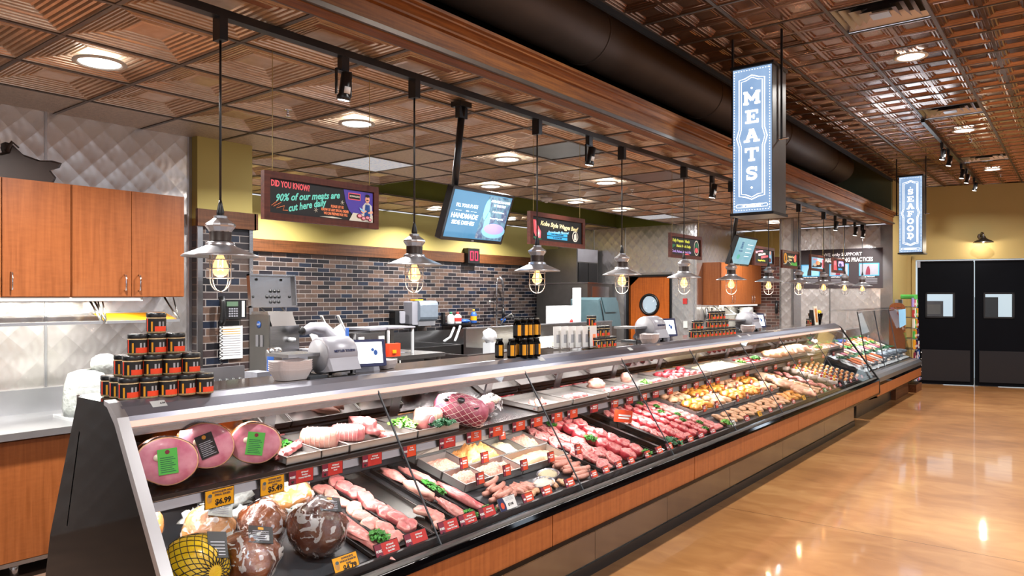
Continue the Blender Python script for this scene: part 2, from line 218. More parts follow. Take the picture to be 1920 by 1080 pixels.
# ================================================================ mesh builder
class MB:
    def __init__(s): s.v = []; s.f = []; s.m = []; s.sm = []
    def add(s, vs, fs, m=0, mat=None, smooth=False):
        n = len(s.v); s.v += [tuple(mat @ Vector(p)) if mat else tuple(p) for p in vs]
        for i, f in enumerate(fs):
            s.f.append([n+k for k in f]); s.m.append(m[i] if isinstance(m, list) else m); s.sm.append(smooth)
        return s
    def box(s, a, b, m=0, mat=None):
        x0, y0, z0 = a; x1, y1, z1 = b
        vs = [(x0, y0, z0), (x1, y0, z0), (x1, y1, z0), (x0, y1, z0), (x0, y0, z1), (x1, y0, z1), (x1, y1, z1), (x0, y1, z1)]
        return s.add(vs, [(0, 3, 2, 1), (4, 5, 6, 7), (0, 1, 5, 4), (1, 2, 6, 5), (2, 3, 7, 6), (3, 0, 4, 7)], m, mat)
    def rbox(s, a, b, r=.01, m=0, mat=None, axis=2):
        """box with rounded edges round one axis"""
        lo, hi = list(a), list(b); ax = [i for i in range(3) if i != axis]; pts = []
        for cx, cy, st in ((hi[ax[0]]-r, hi[ax[1]]-r, 0), (lo[ax[0]]+r, hi[ax[1]]-r, 1), (lo[ax[0]]+r, lo[ax[1]]+r, 2), (hi[ax[0]]-r, lo[ax[1]]+r, 3)):
            for k in range(4):
                t = (st+k/3)*PI/2; pts.append((cx+r*math.cos(t), cy+r*math.sin(t)))
        return s.prism(pts, lo[axis], hi[axis], axis, m, mat)
    def prism(s, pts, z0, z1, axis=2, m=0, mat=None, m_side=None, smooth=False):
        """a polygon of two coordinates swept along an axis"""
        n = len(pts)
        def P3(p, z):
            if axis == 2: return (p[0], p[1], z)
            if axis == 0: return (z, p[0], p[1])
            return (p[0], z, p[1])
        vs = [P3(p, z0) for p in pts] + [P3(p, z1) for p in pts]
        fs = [tuple(range(n))[::-1], tuple(range(n, 2*n))] + [(i, (i+1) % n, n+(i+1) % n, n+i) for i in range(n)]
        ms = [m, m] + [m if m_side is None else m_side]*n
        return s.add(vs, fs, ms, mat, smooth)
    def lathe(s, prof, c=(0, 0, 0), n=20, m=0, mat=None, cap=True, smooth=True, mats=None):
        vs = [(c[0]+r*math.cos(2*PI*k/n), c[1]+r*math.sin(2*PI*k/n), c[2]+z) for r, z in prof for k in range(n)]
        fs = []; ms = []
        for i in range(len(prof)-1):
            for k in range(n):
                fs.append((i*n+k, i*n+(k+1) % n, (i+1)*n+(k+1) % n, (i+1)*n+k)); ms.append(mats(i, k/n) if mats else m)
        if cap: fs += [tuple(range(n))[::-1], tuple(range((len(prof)-1)*n, len(prof)*n))]; ms += [mats(0, 0) if mats else m, mats(len(prof)-2, 0) if mats else m]
        return s.add(vs, fs, ms, mat, smooth)
    def cyl(s, a, b, r, n=12, m=0, r2=None):
        a, b = Vector(a), Vector(b); d = b-a; q = d.to_track_quat('Z', 'Y').to_matrix().to_4x4(); q.translation = a
        return s.lathe([(r, 0), (r if r2 is None else r2, d.length)], n=n, m=m, mat=q)
    def tube(s, path, r, n=8, m=0, closed=False):
        P = [Vector(p) for p in path]; k = len(P); rr = r if isinstance(r, (list, tuple)) else [r]*k
        vs = []; up = None
        for i, p in enumerate(P):
            t = (P[(i+1) % k]-P[i-1]) if closed else (P[min(i+1, k-1)]-P[max(i-1, 0)])
            t.normalize()
            if up is None: up = t.orthogonal().normalized()
            up = (up-t*up.dot(t)).normalized(); b = t.cross(up)
            for j in range(n):
                a = 2*PI*j/n; vs.append(p+(up*math.cos(a)+b*math.sin(a))*rr[i])
        fs = [(i*n+j, i*n+(j+1) % n, ((i+1) % k)*n+(j+1) % n, ((i+1) % k)*n+j) for i in range(k if closed else k-1) for j in range(n)]
        if not closed: fs += [tuple(range(n))[::-1], tuple(range((k-1)*n, k*n))]
        return s.add(vs, fs, m, None, True)
    def blob(s, c, r, n=14, rings=9, amp=.1, freq=2.5, seed=0, m=0, mat=None, flat=None, mfn=None):
        """lumpy ellipsoid, flattened underneath when flat is given"""
        c = Vector(c); r = (r, r, r) if isinstance(r, (int, float)) else r; vs = []; fs = []; ms = []
        for i in range(rings+1):
            th = PI*i/rings
            for k in range(n):
                ph = 2*PI*k/n; d = Vector((math.sin(th)*math.cos(ph), math.sin(th)*math.sin(ph), math.cos(th)))
                q = 1+amp*noise.noise(d*freq+Vector((seed*3.7, seed, 0)))*2
                p = Vector((d.x*r[0]*q, d.y*r[1]*q, d.z*r[2]*q))
                if flat is not None and p.z < -flat: p.z = -flat
                vs.append(c+p)
        for i in range(rings):
            for k in range(n):
                fs.append((i*n+k, (i+1)*n+k, (i+1)*n+(k+1) % n, i*n+(k+1) % n))
                ms.append(mfn(i/rings, k/n) if mfn else m)
        return s.add(vs, fs, ms, mat, True)
    def slab(s, c, rx, ry, h, n=16, seed=0, amp=.16, m=0, m_rim=1, rim=.86, mat=None, dome=.25, pinch=0, side=None):
        """a cut of meat: uneven outline, rounded edge, rim of fat"""
        out = []
        for k in range(n):
            a = 2*PI*k/n; q = 1+amp*2*noise.noise(Vector((math.cos(a)*1.3+seed*5.1, math.sin(a)*1.3, seed)))
            if pinch: q *= 1-pinch*max(0, math.cos(a-2.2))**4
            out.append((math.cos(a)*rx*q, math.sin(a)*ry*q))
        lv = [(.93, 0), (1, .25), (1, .7), (.94, .95), (rim, 1.02), (.5, 1+dome), ]
        vs = [(c[0]+x*q, c[1]+y*q, c[2]+h*z+.25*h*noise.noise(Vector((x*40, y*40, seed))) * (z > .5)) for q, z in lv for x, y in out] + [(c[0], c[1], c[2]+h*(1+dome))]
        fs = []; ms = []
        for i in range(len(lv)-1):
            for k in range(n): fs.append((i*n+k, i*n+(k+1) % n, (i+1)*n+(k+1) % n, (i+1)*n+k)); ms.append((m_rim if i == 3 or side is None else side) if i < 4 else m)
        t = len(lv)*n
        for k in range(n): fs.append(((len(lv)-1)*n+k, (len(lv)-1)*n+(k+1) % n, t)); ms.append(m)
        fs.append(tuple(range(n))[::-1]); ms.append(m_rim)
        return s.add(vs, fs, ms, mat, True)
    def build(s, name, mats, parent=None, world=True, **props):
        me = bpy.data.meshes.new(name)
        off = Vector((0, 0, 0))
        if parent and world:
            p = parent
            while p: off += p.location; p = p.parent
        me.from_pydata([tuple(Vector(v)-off) for v in s.v], [], s.f)
        if not isinstance(mats, (list, tuple)): mats = [mats]
        for m in mats: me.materials.append(M[m] if isinstance(m, str) else m)
        for i, p in enumerate(me.polygons): p.material_index = min(s.m[i], len(mats)-1); p.use_smooth = s.sm[i]
        me.update(); o = bpy.data.objects.new(name, me); C.objects.link(o)
        if parent: o.parent = parent
        for k, v in props.items(): o[k] = v
        return o
def tag(o, label=None, cat=None, group=None, kind=None):
    if label: o['label'] = label
    if cat: o['category'] = cat
    if group: o['group'] = group
    if kind: o['kind'] = kind
    return o
def thing(name, label, cat, loc=(0, 0, 0), group=None, rz=0):
    o = bpy.data.objects.new(name, None); C.objects.link(o); o.location = loc; o.rotation_euler = (0, 0, rz); o.empty_display_size = .1
    return tag(o, label, cat, group)
def solo(mb, name, mats, label, cat, group=None, origin=None):
    """a thing that is one mesh, its origin moved to its base"""
    o = mb.build(name, mats)
    xs = [v.co for v in o.data.vertices]
    c = Vector(origin) if origin else Vector((sum(v.x for v in xs)/len(xs), sum(v.y for v in xs)/len(xs), min(v.z for v in xs)))
    o.data.transform(Matrix.Translation(-c)); o.location = c
    return tag(o, label, cat, group)
def dup(root, loc, label=None, rz=None, group=None, scale=None, name=None):
    def cp(o, par):
        c = o.copy(); C.objects.link(c); c.parent = par
        for ch in o.children: cp(ch, c)
        return c
    r = cp(root, None); r.location = loc
    if rz is not None: r.rotation_euler = (0, 0, rz)
    if scale is not None: r.scale = scale if isinstance(scale, (tuple, list)) else (scale,)*3
    if label: r['label'] = label
    if group: r['group'] = group
    return r
def struct(mb, name, mats): return tag(mb.build(name, mats), kind='structure')
RX = Matrix.Rotation(PI/2, 4, 'X'); FRONT = RX                       # text facing -Y
LEFT = Matrix.Rotation(-PI/2, 4, 'Z') @ RX                            # text facing -X
def text(s, size, mat, parent, loc, rot=FRONT, name='lettering', align='CENTER', bold=0, shear=0, depth=.0006, spacing=1, sx=1, label=None, fit=None):
    cu = bpy.data.curves.new(name, 'FONT'); cu.body = s; cu.size = size; cu.align_x = align; cu.align_y = 'CENTER'
    cu.offset = bold; cu.shear = shear; cu.extrude = depth; cu.resolution_u = 2; cu.space_character = spacing
    o = bpy.data.objects.new(name, cu); C.objects.link(o); bpy.context.view_layer.update()
    me = bpy.data.meshes.new_from_object(o.evaluated_get(bpy.context.evaluated_depsgraph_get())); bpy.data.objects.remove(o); bpy.data.curves.remove(cu)
    me.name = name
    if fit: xs_ = [v.co.x for v in me.vertices]; sx = fit/(max(xs_)-min(xs_))
    T = Matrix.Translation(Vector(loc)) @ rot @ Matrix.Diagonal((sx, 1, 1, 1))
    if parent:
        off = Vector((0, 0, 0)); p = parent
        while p: off += p.location; p = p.parent
        T = Matrix.Translation(-off) @ T
    me.transform(T); me.materials.clear(); me.materials.append(M[mat])
    o = bpy.data.objects.new(name, me); C.objects.link(o); o.parent = parent
    if label: o['label'] = label
    return o
ORD = ['first', 'second', 'third', 'fourth', 'fifth', 'sixth', 'seventh', 'eighth', 'ninth', 'tenth', 'eleventh', 'twelfth', 'thirteenth', 'fourteenth', 'fifteenth', 'sixteenth', 'seventeenth', 'eighteenth', 'nineteenth', 'twentieth', 'twenty-first', 'twenty-second', 'twenty-third', 'twenty-fourth', 'twenty-fifth', 'twenty-sixth', 'twenty-seventh', 'twenty-eighth', 'twenty-ninth', 'thirtieth', 'thirty-first', 'thirty-second', 'thirty-third', 'thirty-fourth', 'thirty-fifth', 'thirty-sixth', 'thirty-seventh', 'thirty-eighth', 'thirty-ninth', 'fortieth']
# ================================================================ the room
b = MB(); b.box((-5, -7, -.1), (19, 9, 0)); struct(b, 'floor', 'floor')
def coffer(mb, x0, y0, w, z, rings, m=0):
    """one pressed tile: concentric square steps (inset, rise) seen from below"""
    vs = []; 
    for ins, dz in rings:
        i = ins*w/2; vs += [(x0+i, y0+i, z+dz), (x0+w-i, y0+i, z+dz), (x0+w-i, y0+w-i, z+dz), (x0+i, y0+w-i, z+dz)]
    fs = [(4*a+k, 4*a+4+k, 4*a+4+(k+1) % 4, 4*a+(k+1) % 4) for a in range(len(rings)-1) for k in range(4)]
    t = 4*(len(rings)-1); fs.append((t, t+3, t+2, t+1))
    mb.add(vs, fs, m)
RL = [(0, 0), (0.05, 0), (0.06, 0.017), (0.09, 0.019), (0.102, 0.003), (0.138, 0.006), (0.148, 0.0218), (0.178, 0.0238), (0.19, 0.0078), (0.226, 0.0108), (0.236, 0.0266), (0.266, 0.0286), (0.278, 0.0126), (0.314, 0.0156), (0.324, 0.0314), (0.354, 0.0334), (0.366, 0.0174), (0.424, 0.0204), (0.434, 0.0374), (0.464, 0.0394), (0.476, 0.0234), (0.512, 0.0264), (0.522, 0.0422), (0.552, 0.0442), (0.564, 0.0282), (0.6, 0.0312), (0.61, 0.047), (0.64, 0.049), (0.652, 0.033), (0.688, 0.036), (0.74, 0.034)]
RR = [(0, 0), (.09, 0), (.12, .010), (.18, .010), (.21, .003), (.27, .004), (.30, .014), (.35, .014), (.38, .008), (.44, .010), (.48, .022), (.53, .022), (.56, .017), (.60, .017)]
T = .61
b = MB()
PLAIN = set(); 
for i in range(-8, 22):
    for j in range(0, 9):
        x, y = 1.48+T*i, 2.805+T*j
        if x+T > 14.7: continue
        if 5.7 < x+.3 < 12.3 and 5.9 < y+.3 < 7.1: continue
        plain = (j == 4 and x < 4.0) or (abs(x-4.53) < .1 and j == 3) or (abs(x-5.14) < .1 and j == 4) or j == 8
        vent = (j == 1 and (abs(x-5.14) < .1 or abs(x-6.97) < .1))
        lens = j == 4 and (abs(x-4.53) < .1 or abs(x-10.63) < .1)
        if lens: continue
        if vent: b.add([(x, y, ZL), (x+T, y, ZL), (x+T, y+T, ZL), (x, y+T, ZL)], [(0, 1, 2, 3)], 3)
        elif plain: b.add([(x, y, ZL), (x+T, y, ZL), (x+T, y+T, ZL), (x, y+T, ZL)], [(0, 1, 2, 3)], 1)
        else: coffer(b, x, y, T, ZL, RL)
for i in range(-8, 23):
    x = 1.48+T*i
    if x > 14.7: continue
    segs = [(2.8, 5.9), (7.1, 8.45)] if 5.9 < x < 12.2 else [(2.8, 8.45)]
    for y0, y1 in segs: b.box((x-.012, y0, ZL-.006), (x+.012, y1, ZL+.002), 2)
for j in range(0, 10):
    y = 2.805+T*j
    for x0, x1 in ([(-3.4, 5.8), (12.3, 14.7)] if 5.95 < y < 7.05 else [(-3.4, 14.7)]): b.box((x0, y-.012, ZL-.007), (x1, y+.012, ZL+.002), 2)
b.box((-3.4, 2.70, ZL-.004), (14.7, 2.80, ZL+.02), 2)
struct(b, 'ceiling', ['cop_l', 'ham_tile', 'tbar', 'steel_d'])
b = MB()                                              # raised bay in the ceiling, painted olive
X0, X1, Y0, Y1, Z1 = 5.80, 12.3, 5.90, 7.12, 3.75
b.add([(X0, Y1, ZL), (X1, Y1, ZL), (X1, Y1, Z1), (X0, Y1, Z1)], [(0, 1, 2, 3)]); b.add([(X0, Y0, ZL), (X1, Y0, ZL), (X1, Y0, Z1), (X0, Y0, Z1)], [(3, 2, 1, 0)])
b.add([(X0, Y0, ZL), (X0, Y1, ZL), (X0, Y1, Z1), (X0, Y0, Z1)], [(0, 1, 2, 3)]); b.add([(X1, Y0, ZL), (X1, Y1, ZL), (X1, Y1, Z1), (X1, Y0, Z1)], [(3, 2, 1, 0)])
b.add([(X0, Y0, Z1), (X1, Y0, Z1), (X1, Y1, Z1), (X0, Y1, Z1)], [(0, 1, 2, 3)])
struct(b, 'trim_1', 'olive')
b = MB(); CR = .305; gy = 2.735
for i in range(-14, 20):
    for j in range(1, 13):
        x, y = 6.36+T*i, gy-T*j
        if (abs(y-.905) < .05 and min(abs(x-5.75), abs(x-9.41), abs(x-13.07)) < .1): continue
        for a in (0, 1):
            for c in (0, 1): coffer(b, x+a*CR, y+c*CR, CR, ZR, RR)
for i in range(-14, 21):
    x = 6.36+T*i; b.box((x-.010, gy-T*12, ZR-.005), (x+.010, gy, ZR+.002), 1)
for j in range(0, 13):
    y = gy-T*j; b.box((-2.2, y-.013, ZR-.007), (17.9, y+.013, ZR+.002), 1)
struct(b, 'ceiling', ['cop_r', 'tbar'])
b = MB(); b.box((-3.4, 2.735, ZR-.05), (14.7, 2.76, ZR+.9)); b.box((-3.4, 2.76, 4.75), (14.7, 6, 4.8)); b.box((-3.4, 4.6, 3.12), (14.7, 4.65, 4.75)); b.box((-3.4, 2.95, 3.11), (14.7, 8.5, 3.13) if False else (14.7, 5.85, 3.13))
struct(b, 'trim_2', 'mblack')
b = MB(); b.box((-3.5, 2.6, 0), (-3.4, 8.6, ZL)); struct(b, 'wall_unseen_dark', 'mblack')  # unseen wall, added in black to darken the end panel's reflection
b = MB(); b.box((-3.4, 3.45, 0), (14.66, 8.5, .006)).box((-3.4, 2.35, 0), (1.15, 3.45, .006)); struct(b, 'floor', 'tiled')
b = MB(); b.box((14.64, 2.75, 3.05), (14.72, 5.0, 4.75)); struct(b, 'wall_bulkhead', 'sage')
b = MB(); b.prism([(2.80, ZL-.01), (2.72, ZL-.01), (2.72, 3.145), (2.703, 3.150), (2.703, 3.162), (2.675, 3.182), (2.66, 3.186), (2.66, 3.197), (2.642, 3.203), (2.642, 3.22), (2.98, 3.22), (2.98, 3.05), (2.80, 3.05)], -3.4, 14.66, 0)
struct(b, 'trim_3', 'beam')
# walls behind the counter
b = MB(); b.box((-3.4, 5.80, 0), (3.10, 5.9, ZL)); struct(b, 'wall_left', 'qx')
b = MB()
for x in (.80, 2.02, -.42): b.box((x, 5.792, 1.08), (x+.016, 5.80, ZL))
b.box((3.075, 5.785, 1.08), (3.10, 5.80, ZL)); struct(b, 'trim_4', 'alu')
b = MB(); b.box((3.10, 5.70, 2.30), (3.60, 8.45, ZL)); b.box((3.1, 5.71, 0), (3.6, 8.45, 2.3), 1); struct(b, 'wall_pillar', ['yel', 'brickx'])
b = MB(); b.box((3.085, 5.665, 2.295), (3.615, 5.70, 2.435)); b.box((3.6, 5.665, 2.295), (3.635, 8.3, 2.435)); struct(b, 'trim_5', 'trimw')
b = MB(); b.box((3.10, 5.695, 0), (3.145, 5.71, 2.295)); b.box((3.57, 5.695, 0), (3.605, 5.71, 2.295)); b.box((3.6, 5.7, 0), (3.606, 5.74, 2.295)); struct(b, 'trim_6', 'steel')
b = MB(); b.box((3.6, 8.45, 0), (12.3, 8.55, 2.31), 0); b.box((3.6, 8.45, 2.31), (12.3, 8.55, ZL), 1); struct(b, 'wall_back', ['brickx', 'yel'])
b = MB(); b.box((3.6, 8.40, 2.305), (11.7, 8.45, 2.465)); struct(b, 'trim_7', 'trimw')
# cross wall with the orange door
b = MB(); b.box((12.3, 5.45, 0), (12.42, 5.93, ZL)); b.box((12.3, 5.93, 2.12), (12.42, 6.86, ZL)); b.box((12.3, 6.86, 0), (12.42, 8.5, ZL)); b.box((12.296, 5.45, 0), (12.30, 5.5, ZL)); struct(b, 'wall_cross', 'qy')
b = MB()
for y in (7.6, 6.9, 5.5): b.box((12.292, y-.01, .9), (12.30, y+.01, ZL))
struct(b, 'trim_8', 'alu')
b = MB(); b.box((12.42, 5.45, 0), (14.66, 5.55, ZL)); struct(b, 'wall_alcove', 'qx')
b = MB(); b.box((14.66, 2.75, 0), (14.76, 4.42, ZL), 0); b.box((14.66, 4.42, 2.33), (14.76, 5.5, ZL), 1); b.box((14.66, 4.42, 0), (14.76, 5.5, 2.33), 2); struct(b, 'wall_end', ['qy', 'yel', 'bricky'])
b = MB(); b.box((14.62, 4.42, 2.33), (14.66, 5.5, 2.50)); struct(b, 'trim_9', 'trimw')
b = MB(); b.box((14.65, 2.73, 0), (14.665, 2.93, ZL)); b.box((14.65, 3.8, 0), (14.66, 3.82, ZL)); struct(b, 'trim_10', 'steel')
# door wall, turned about sixteen degrees
DW = Matrix.Translation((16.20, 2.44, 0)) @ Matrix.Rotation(math.atan2(-.9617, .2741), 4, 'Z')   # local x runs to the right along the wall, local -y faces the camera
b = MB(); b.box((-.55, 0, 0), (-.17, .12, ZR), 0, DW); b.box((-.17, 0, 2.43), (1.80, .12, ZR), 0, DW); b.box((1.80, 0, 0), (7, .12, ZR), 0, DW); struct(b, 'wall_right', 'yel2')
b = MB(); b.box((14.76, 2.75, 0), (16.15, 2.85, ZR)); struct(b, 'wall_return', 'yel2')
b = MB(); b.box((-.24, -.02, 0), (-.17, .1, 2.50), 0, DW); b.box((-.24, -.02, 2.43), (1.87, .1, 2.50), 0, DW); b.box((1.80, -.02, 0), (1.87, .1, 2.5), 0, DW); struct(b, 'trim_11', 'yel2')
b = MB(); b.box((-.6, -.012, 0), (-.17, 0, .22), 0, DW); struct(b, 'baseboard_right', 'lgrey')
b = MB(); b.box((-.5, 1.6, 0), (3.2, 1.7, 2.6), 0, DW); struct(b, 'wall_back_room', 'room')
def swing_door(x0, flip, n, lab):
    d = struct(MB().box((x0, .02, .012), (x0+.16, .065, 2.41), 0, DW).box((x0+.16, .02, .012), (x0+.52+.12, .065, 1.33), 0, DW).box((x0+.16, .02, 1.76), (x0+.64, .065, 2.41), 0, DW).box((x0+.60, .02, 1.33), (x0+.94, .065, 1.76), 0, DW).box((x0+.64, .02, .012), (x0+.94, .065, 1.33), 0, DW).box((x0+.64, .02, 1.76), (x0+.94, .065, 2.41), 0, DW), 'door_%d' % n, 'navy')
    f = MB()
    X0, X1 = x0+.16, x0+.60
    for q in ((X0-.03, 1.30, X0, 1.79), (X1, 1.30, X1+.03, 1.79), (X0-.03, 1.30, X1+.03, 1.33), (X0-.03, 1.76, X1+.03, 1.79)): f.box((q[0], .005, q[1]), (q[2], .02, q[3]), 0, DW)
    f.build('window_gasket', 'black', d)
    MB().box((X0, .035, 1.33), (X1, .04, 1.76), 0, DW).build('window_pane', 'glass', d)
    MB().box((x0+.06, .0, .08), (x0+.88, .02, .68), 0, DW).build('kick_plate', 'kick', d)
    bx = x0+.84 if flip else x0+.02
    for k in range(5): 
        p = DW @ Vector((bx+.04, -.003, .12+.125*k)); MB().cyl(p, p+(DW.to_3x3() @ Vector((0, .01, 0))), .012, 10).build('bolt', 'alu', d)
    MB().box((x0+.93, .0, .03), (x0+.945, .02, 2.38), 0, DW).build('edge_strip', 'black', d)
swing_door(-.13, False, 1, '')
swing_door(.84, True, 2, '')
b = MB(); b.box((-.17, -.025, 2.40), (1.8, -.018, 2.412), 0, DW); b.box((-.15, -.022, 2.28), (-.09, -.018, 2.40), 0, DW); struct(b, 'trim_12', 'alu')
# things seen through the door windows
t = thing('storage_cabinet', 'pale grey cabinet seen through the left window of the black doors', 'cabinet', DW @ Vector((.25, 1.1, 0)))
b = MB(); b.box((.0, 1.0, .02), (.45, 1.5, 1.62), 0, DW); b.build('body', 'lgrey', t); MB().box((.03, .985, 1.35), (.40, .998, 1.55), 0, DW).build('door', 'white', t)
solo(MB().box((1.1, 1.2, .0), (1.45, 1.55, 1.70), 0, DW).box((1.2, 1.15, 1.45), (1.3, 1.2, 1.65), 0, DW), 'shelving_unit', 'dgrey', 'dark shelving unit seen through the right window of the black doors', 'shelving')
# orange door with the round window
d = MB(); n = 28; cy, cz, R = 6.385, 1.565, .17
ring = [(cy+R*math.cos(2*PI*k/n), cz+R*math.sin(2*PI*k/n)) for k in range(n)]
def edge(p):
    y, z = p[0]-cy, p[1]-cz; s = min((.42/abs(y)) if y else 9, ((.53 if z > 0 else 1.5)/abs(z)) if z else 9); return (cy+y*s, cz+z*s)
for X, sgn in ((12.30, 1), (12.345, -1)):
    vs = [(X, *p) for p in ring]+[(X, *edge(p)) for p in ring]; d.add(vs, [(k, (k+1) % n, n+(k+1) % n, n+k)[::sgn] for k in range(n)])
    for sy in (-1, 1):
        d.add([(X, cy+sy*.42, cz+.53), (X, *edge(ring[int(n*(.125 if sy > 0 else .375))])), (X, cy+sy*.2, cz+.53)], [(0, 1, 2)])
d.box((12.30, cy-.43, .05), (12.345, cy-.40, 2.1)); d.box((12.30, cy+.40, .05), (12.345, cy+.43, 2.1)); d.box((12.301, cy-.43, .02), (12.344, cy+.43, .3)); d.box((12.301, cy-.43, 2.0), (12.344, cy+.43, 2.1))
dr = struct(d, 'door_3', 'doorw')
MB().tube([(12.29, cy+(R+.012)*math.cos(2*PI*k/28), cz+(R+.012)*math.sin(2*PI*k/28)) for k in range(28)], .026, 8, closed=True).build('window_ring', 'black', dr)
MB().lathe([(R, 0), (R, .006)], n=28, mat=Matrix.Translation((12.31, cy, cz)) @ Matrix.Rotation(PI/2, 4, 'Y')).build('window_pane', 'glass', dr)
b = MB(); b.box((12.27, 5.93, 0), (12.30, 5.955, 2.12)); b.box((12.27, 6.815, 0), (12.30, 6.86, 2.12)); b.box((12.27, 5.93, 2.085), (12.30, 6.86, 2.12)); struct(b, 'trim_13', 'black')
b = MB(); b.box((12.25, 5.9, 2.12), (12.30, 6.89, 2.16)); b.box((12.26, 6.86, 0), (12.30, 6.90, 2.16)); struct(b, 'trim_14', 'steel_l')
solo(MB().box((13.2, 5.95, 0), (13.3, 7.2, 2.4), 0).box((13.18, 6.3, 1.3), (13.2, 6.34, 1.9), 1).box((13.18, 6.45, 1.3), (13.2, 6.48, 1.9), 1).box((13.18, 6.1, 1.5), (13.2, 6.7, 1.54), 1), 'storage_rack', ['room', 'dgrey'], 'bright rack seen through the round window of the orange door', 'rack')
# metal clad column
b = MB(); b.box((12.55, 3.86, 0), (12.95, 4.06, ZL)); struct(b, 'wall_column', 'qy')
b = MB(); b.box((12.54, 3.845, 0), (12.555, 3.875, ZL)); b.box((12.56, 3.84, 0), (12.97, 3.858, ZL)); b.box((12.54, 4.045, 0), (12.555, 4.07, ZL)); struct(b, 'trim_15', 'steel')
# ================================================================ meat display case
CX0, CX1 = 1.20, 10.92
case = thing('refrigerated_display_case', 'long glass-fronted meat counter with black end panel, silver hood and orange wood fascia', 'display case', ((CX0+CX1)/2, 2.8, 0))
prof = [(3.03, 1.335), (2.80, 1.335), (2.775, 1.328), (2.70, 1.275), (2.27, .604), (2.19, .585), (2.19, .40), (2.40, .24), (2.40, 0), (3.50, 0), (3.30, .75)]
b = MB(); b.prism(prof, CX0-.03, CX0, 0); b.build('end_panel', 'gblack', case)

b = MB()                                              # near end trim along the glass edge
for X in (CX0-.032,): b.prism([(2.80, 1.342), (2.76, 1.335), (2.695, 1.288), (2.24, .59), (2.262, .575), (2.715, 1.262), (2.775, 1.318), (2.80, 1.325)], X, X+.040, 0)
b.build('end_trim', 'alu', case)
b = MB(); b.prism([(2.775, 1.335), (2.69, 1.285), (2.20, .585), (2.19, .40), (2.205, .40), (2.215, .575), (2.705, 1.27), (2.775, 1.318)], CX1, CX1+.03, 0)
b.build('end_trim', 'black', case)
b = MB(); b.prism([(2.78, 1.325), (2.70, 1.27), (2.28, .61), (2.28, .58), (3.2, .75), (3.1, 1.3)], CX1+.01, CX1+.018, 0); b.build('end_pane', 'glass', case)
b = MB(); b.box((CX0, 2.77, 1.30), (CX1, 3.12, 1.332)); b.build('countertop', 'granite', case)
b = MB(); b.box((CX0, 2.775, 1.325), (CX1, 2.79, 1.336)); b.prism([(2.785, 1.336), (2.765, 1.335), (2.735, 1.318), (2.702, 1.288), (2.692, 1.272), (2.705, 1.268), (2.785, 1.31)], CX0, CX1, 0, smooth=False); b.build('hood', 'hoodm', case)

b = MB(); b.prism([(2.705, 1.268), (2.692, 1.272), (2.688, 1.250), (2.70, 1.246)], CX0, CX1, 0); b.build('hood_lip_glow', 'lip', case)  # lip under the hood, no lamp; its lit look is a faint emission
b = MB(); b.box((CX0, 2.80, 1.197), (CX1, 2.815, 1.30)); b.build('hood_lining', 'steel', case)
b = MB(); b.box((CX0, 2.74, 1.235), (CX1, 2.78, 1.25)); b.build('light_channel', 'alu', case)
for k in range(8):                                    # tilting front panes
    x0 = CX0+.004+1.18*k; x1 = min(x0+1.172, CX1) if k < 7 else CX1
    p = MB().prism([(2.700, 1.270), (2.276, .606), (2.282, .602), (2.706, 1.266)], x0, x1, 0).build('front_pane', 'glass', case)
    if k: MB().prism([(2.7, 1.278), (2.268, .604), (2.272, .600), (2.71, 1.278)], x0-.008, x0-.001, 0).build('pane_edge', 'dgrey', p)
b = MB(); b.prism([(2.295, .604), (2.25, .606), (2.215, .60), (2.192, .588), (2.184, .575), (2.30, .575)], CX0, CX1, 0); b.build('bumper', 'gblack', case)
b = MB(); b.prism([(2.262, .6085), (2.24, .6085), (2.222, .6035), (2.222, .600), (2.262, .604)], CX0, CX1, 0); b.build('bumper_strip', 'steel_d', case)
for k, x0 in enumerate((CX0, 3.15, 4.93, 7.35, 9.15)):
    x1 = (3.15, 4.93, 7.35, 9.15, CX1)[k]; MB().box((x0+.004, 2.20, .405), (x1-.004, 2.30, .575)).build('fascia_panel', 'fasc', case)
MB().prism([(2.19, .405), (2.19, .385), (2.215, .375), (2.40, .25), (2.42, .26), (2.42, .405)], CX0, CX1, 0).build('lower_rail', 'gblack', case)
xs = [CX0, 2.6, 3.9, 4.9, 6.1, 7.5, 9.0, 10.4]
for x0, x1 in zip(xs[:-1], xs[1:]): MB().box((x0+.002, 2.40, .07), (x1-.002, 2.5, .25)).build('kick_panel', 'kickm', case)
MB().box((CX0, 2.39, 0), (10.4, 3.2, .07)).build('plinth', 'black', case)
MB().box((10.4, 2.55, 0), (CX1, 3.2, .25)).build('plinth', 'mblack', case)
MB().prism([(2.30, .575), (2.31, .60), (3.12, .80), (3.12, .76), (2.42, .4)], CX0, CX1, 0).build('deck', 'dgrey', case)
MB().prism([(2.295, .602), (2.30, .63), (2.312, .632), (2.345, .622), (2.345, .60)], CX0, CX1, 0).build('front_rail', 'black', case)
MB().box((CX0, 3.14, 0), (CX1, 3.34, .80)).build('service_side', 'steel', case)
SH = [(2.655, .972), (2.655, .990), (2.67, .992), (3.02, 1.02), (3.02, 1.005), (2.68, .972)]
shelf = MB().prism(SH, CX0, CX1, 0).build('shelf', 'steel', case)
MB().prism([(2.652, .975), (2.652, .992), (2.662, .992), (2.662, .975)], CX0, CX1, 0).build('shelf_edge', 'black', shelf)
MB().prism([(2.70, .97), (2.672, .965), (2.668, .93), (2.69, .925)], CX0, CX1, 0).build('ticket_rail', 'alu', shelf)
for x in (1.7, 2.9, 4.1, 5.3, 6.5, 7.7, 8.9, 10.1): MB().prism([(2.72, .975), (3.02, 1.0), (3.10, .84), (3.05, .84), (3.0, .95), (2.72, .955)], x, x+.012, 0).build('shelf_bracket', 'white', shelf)
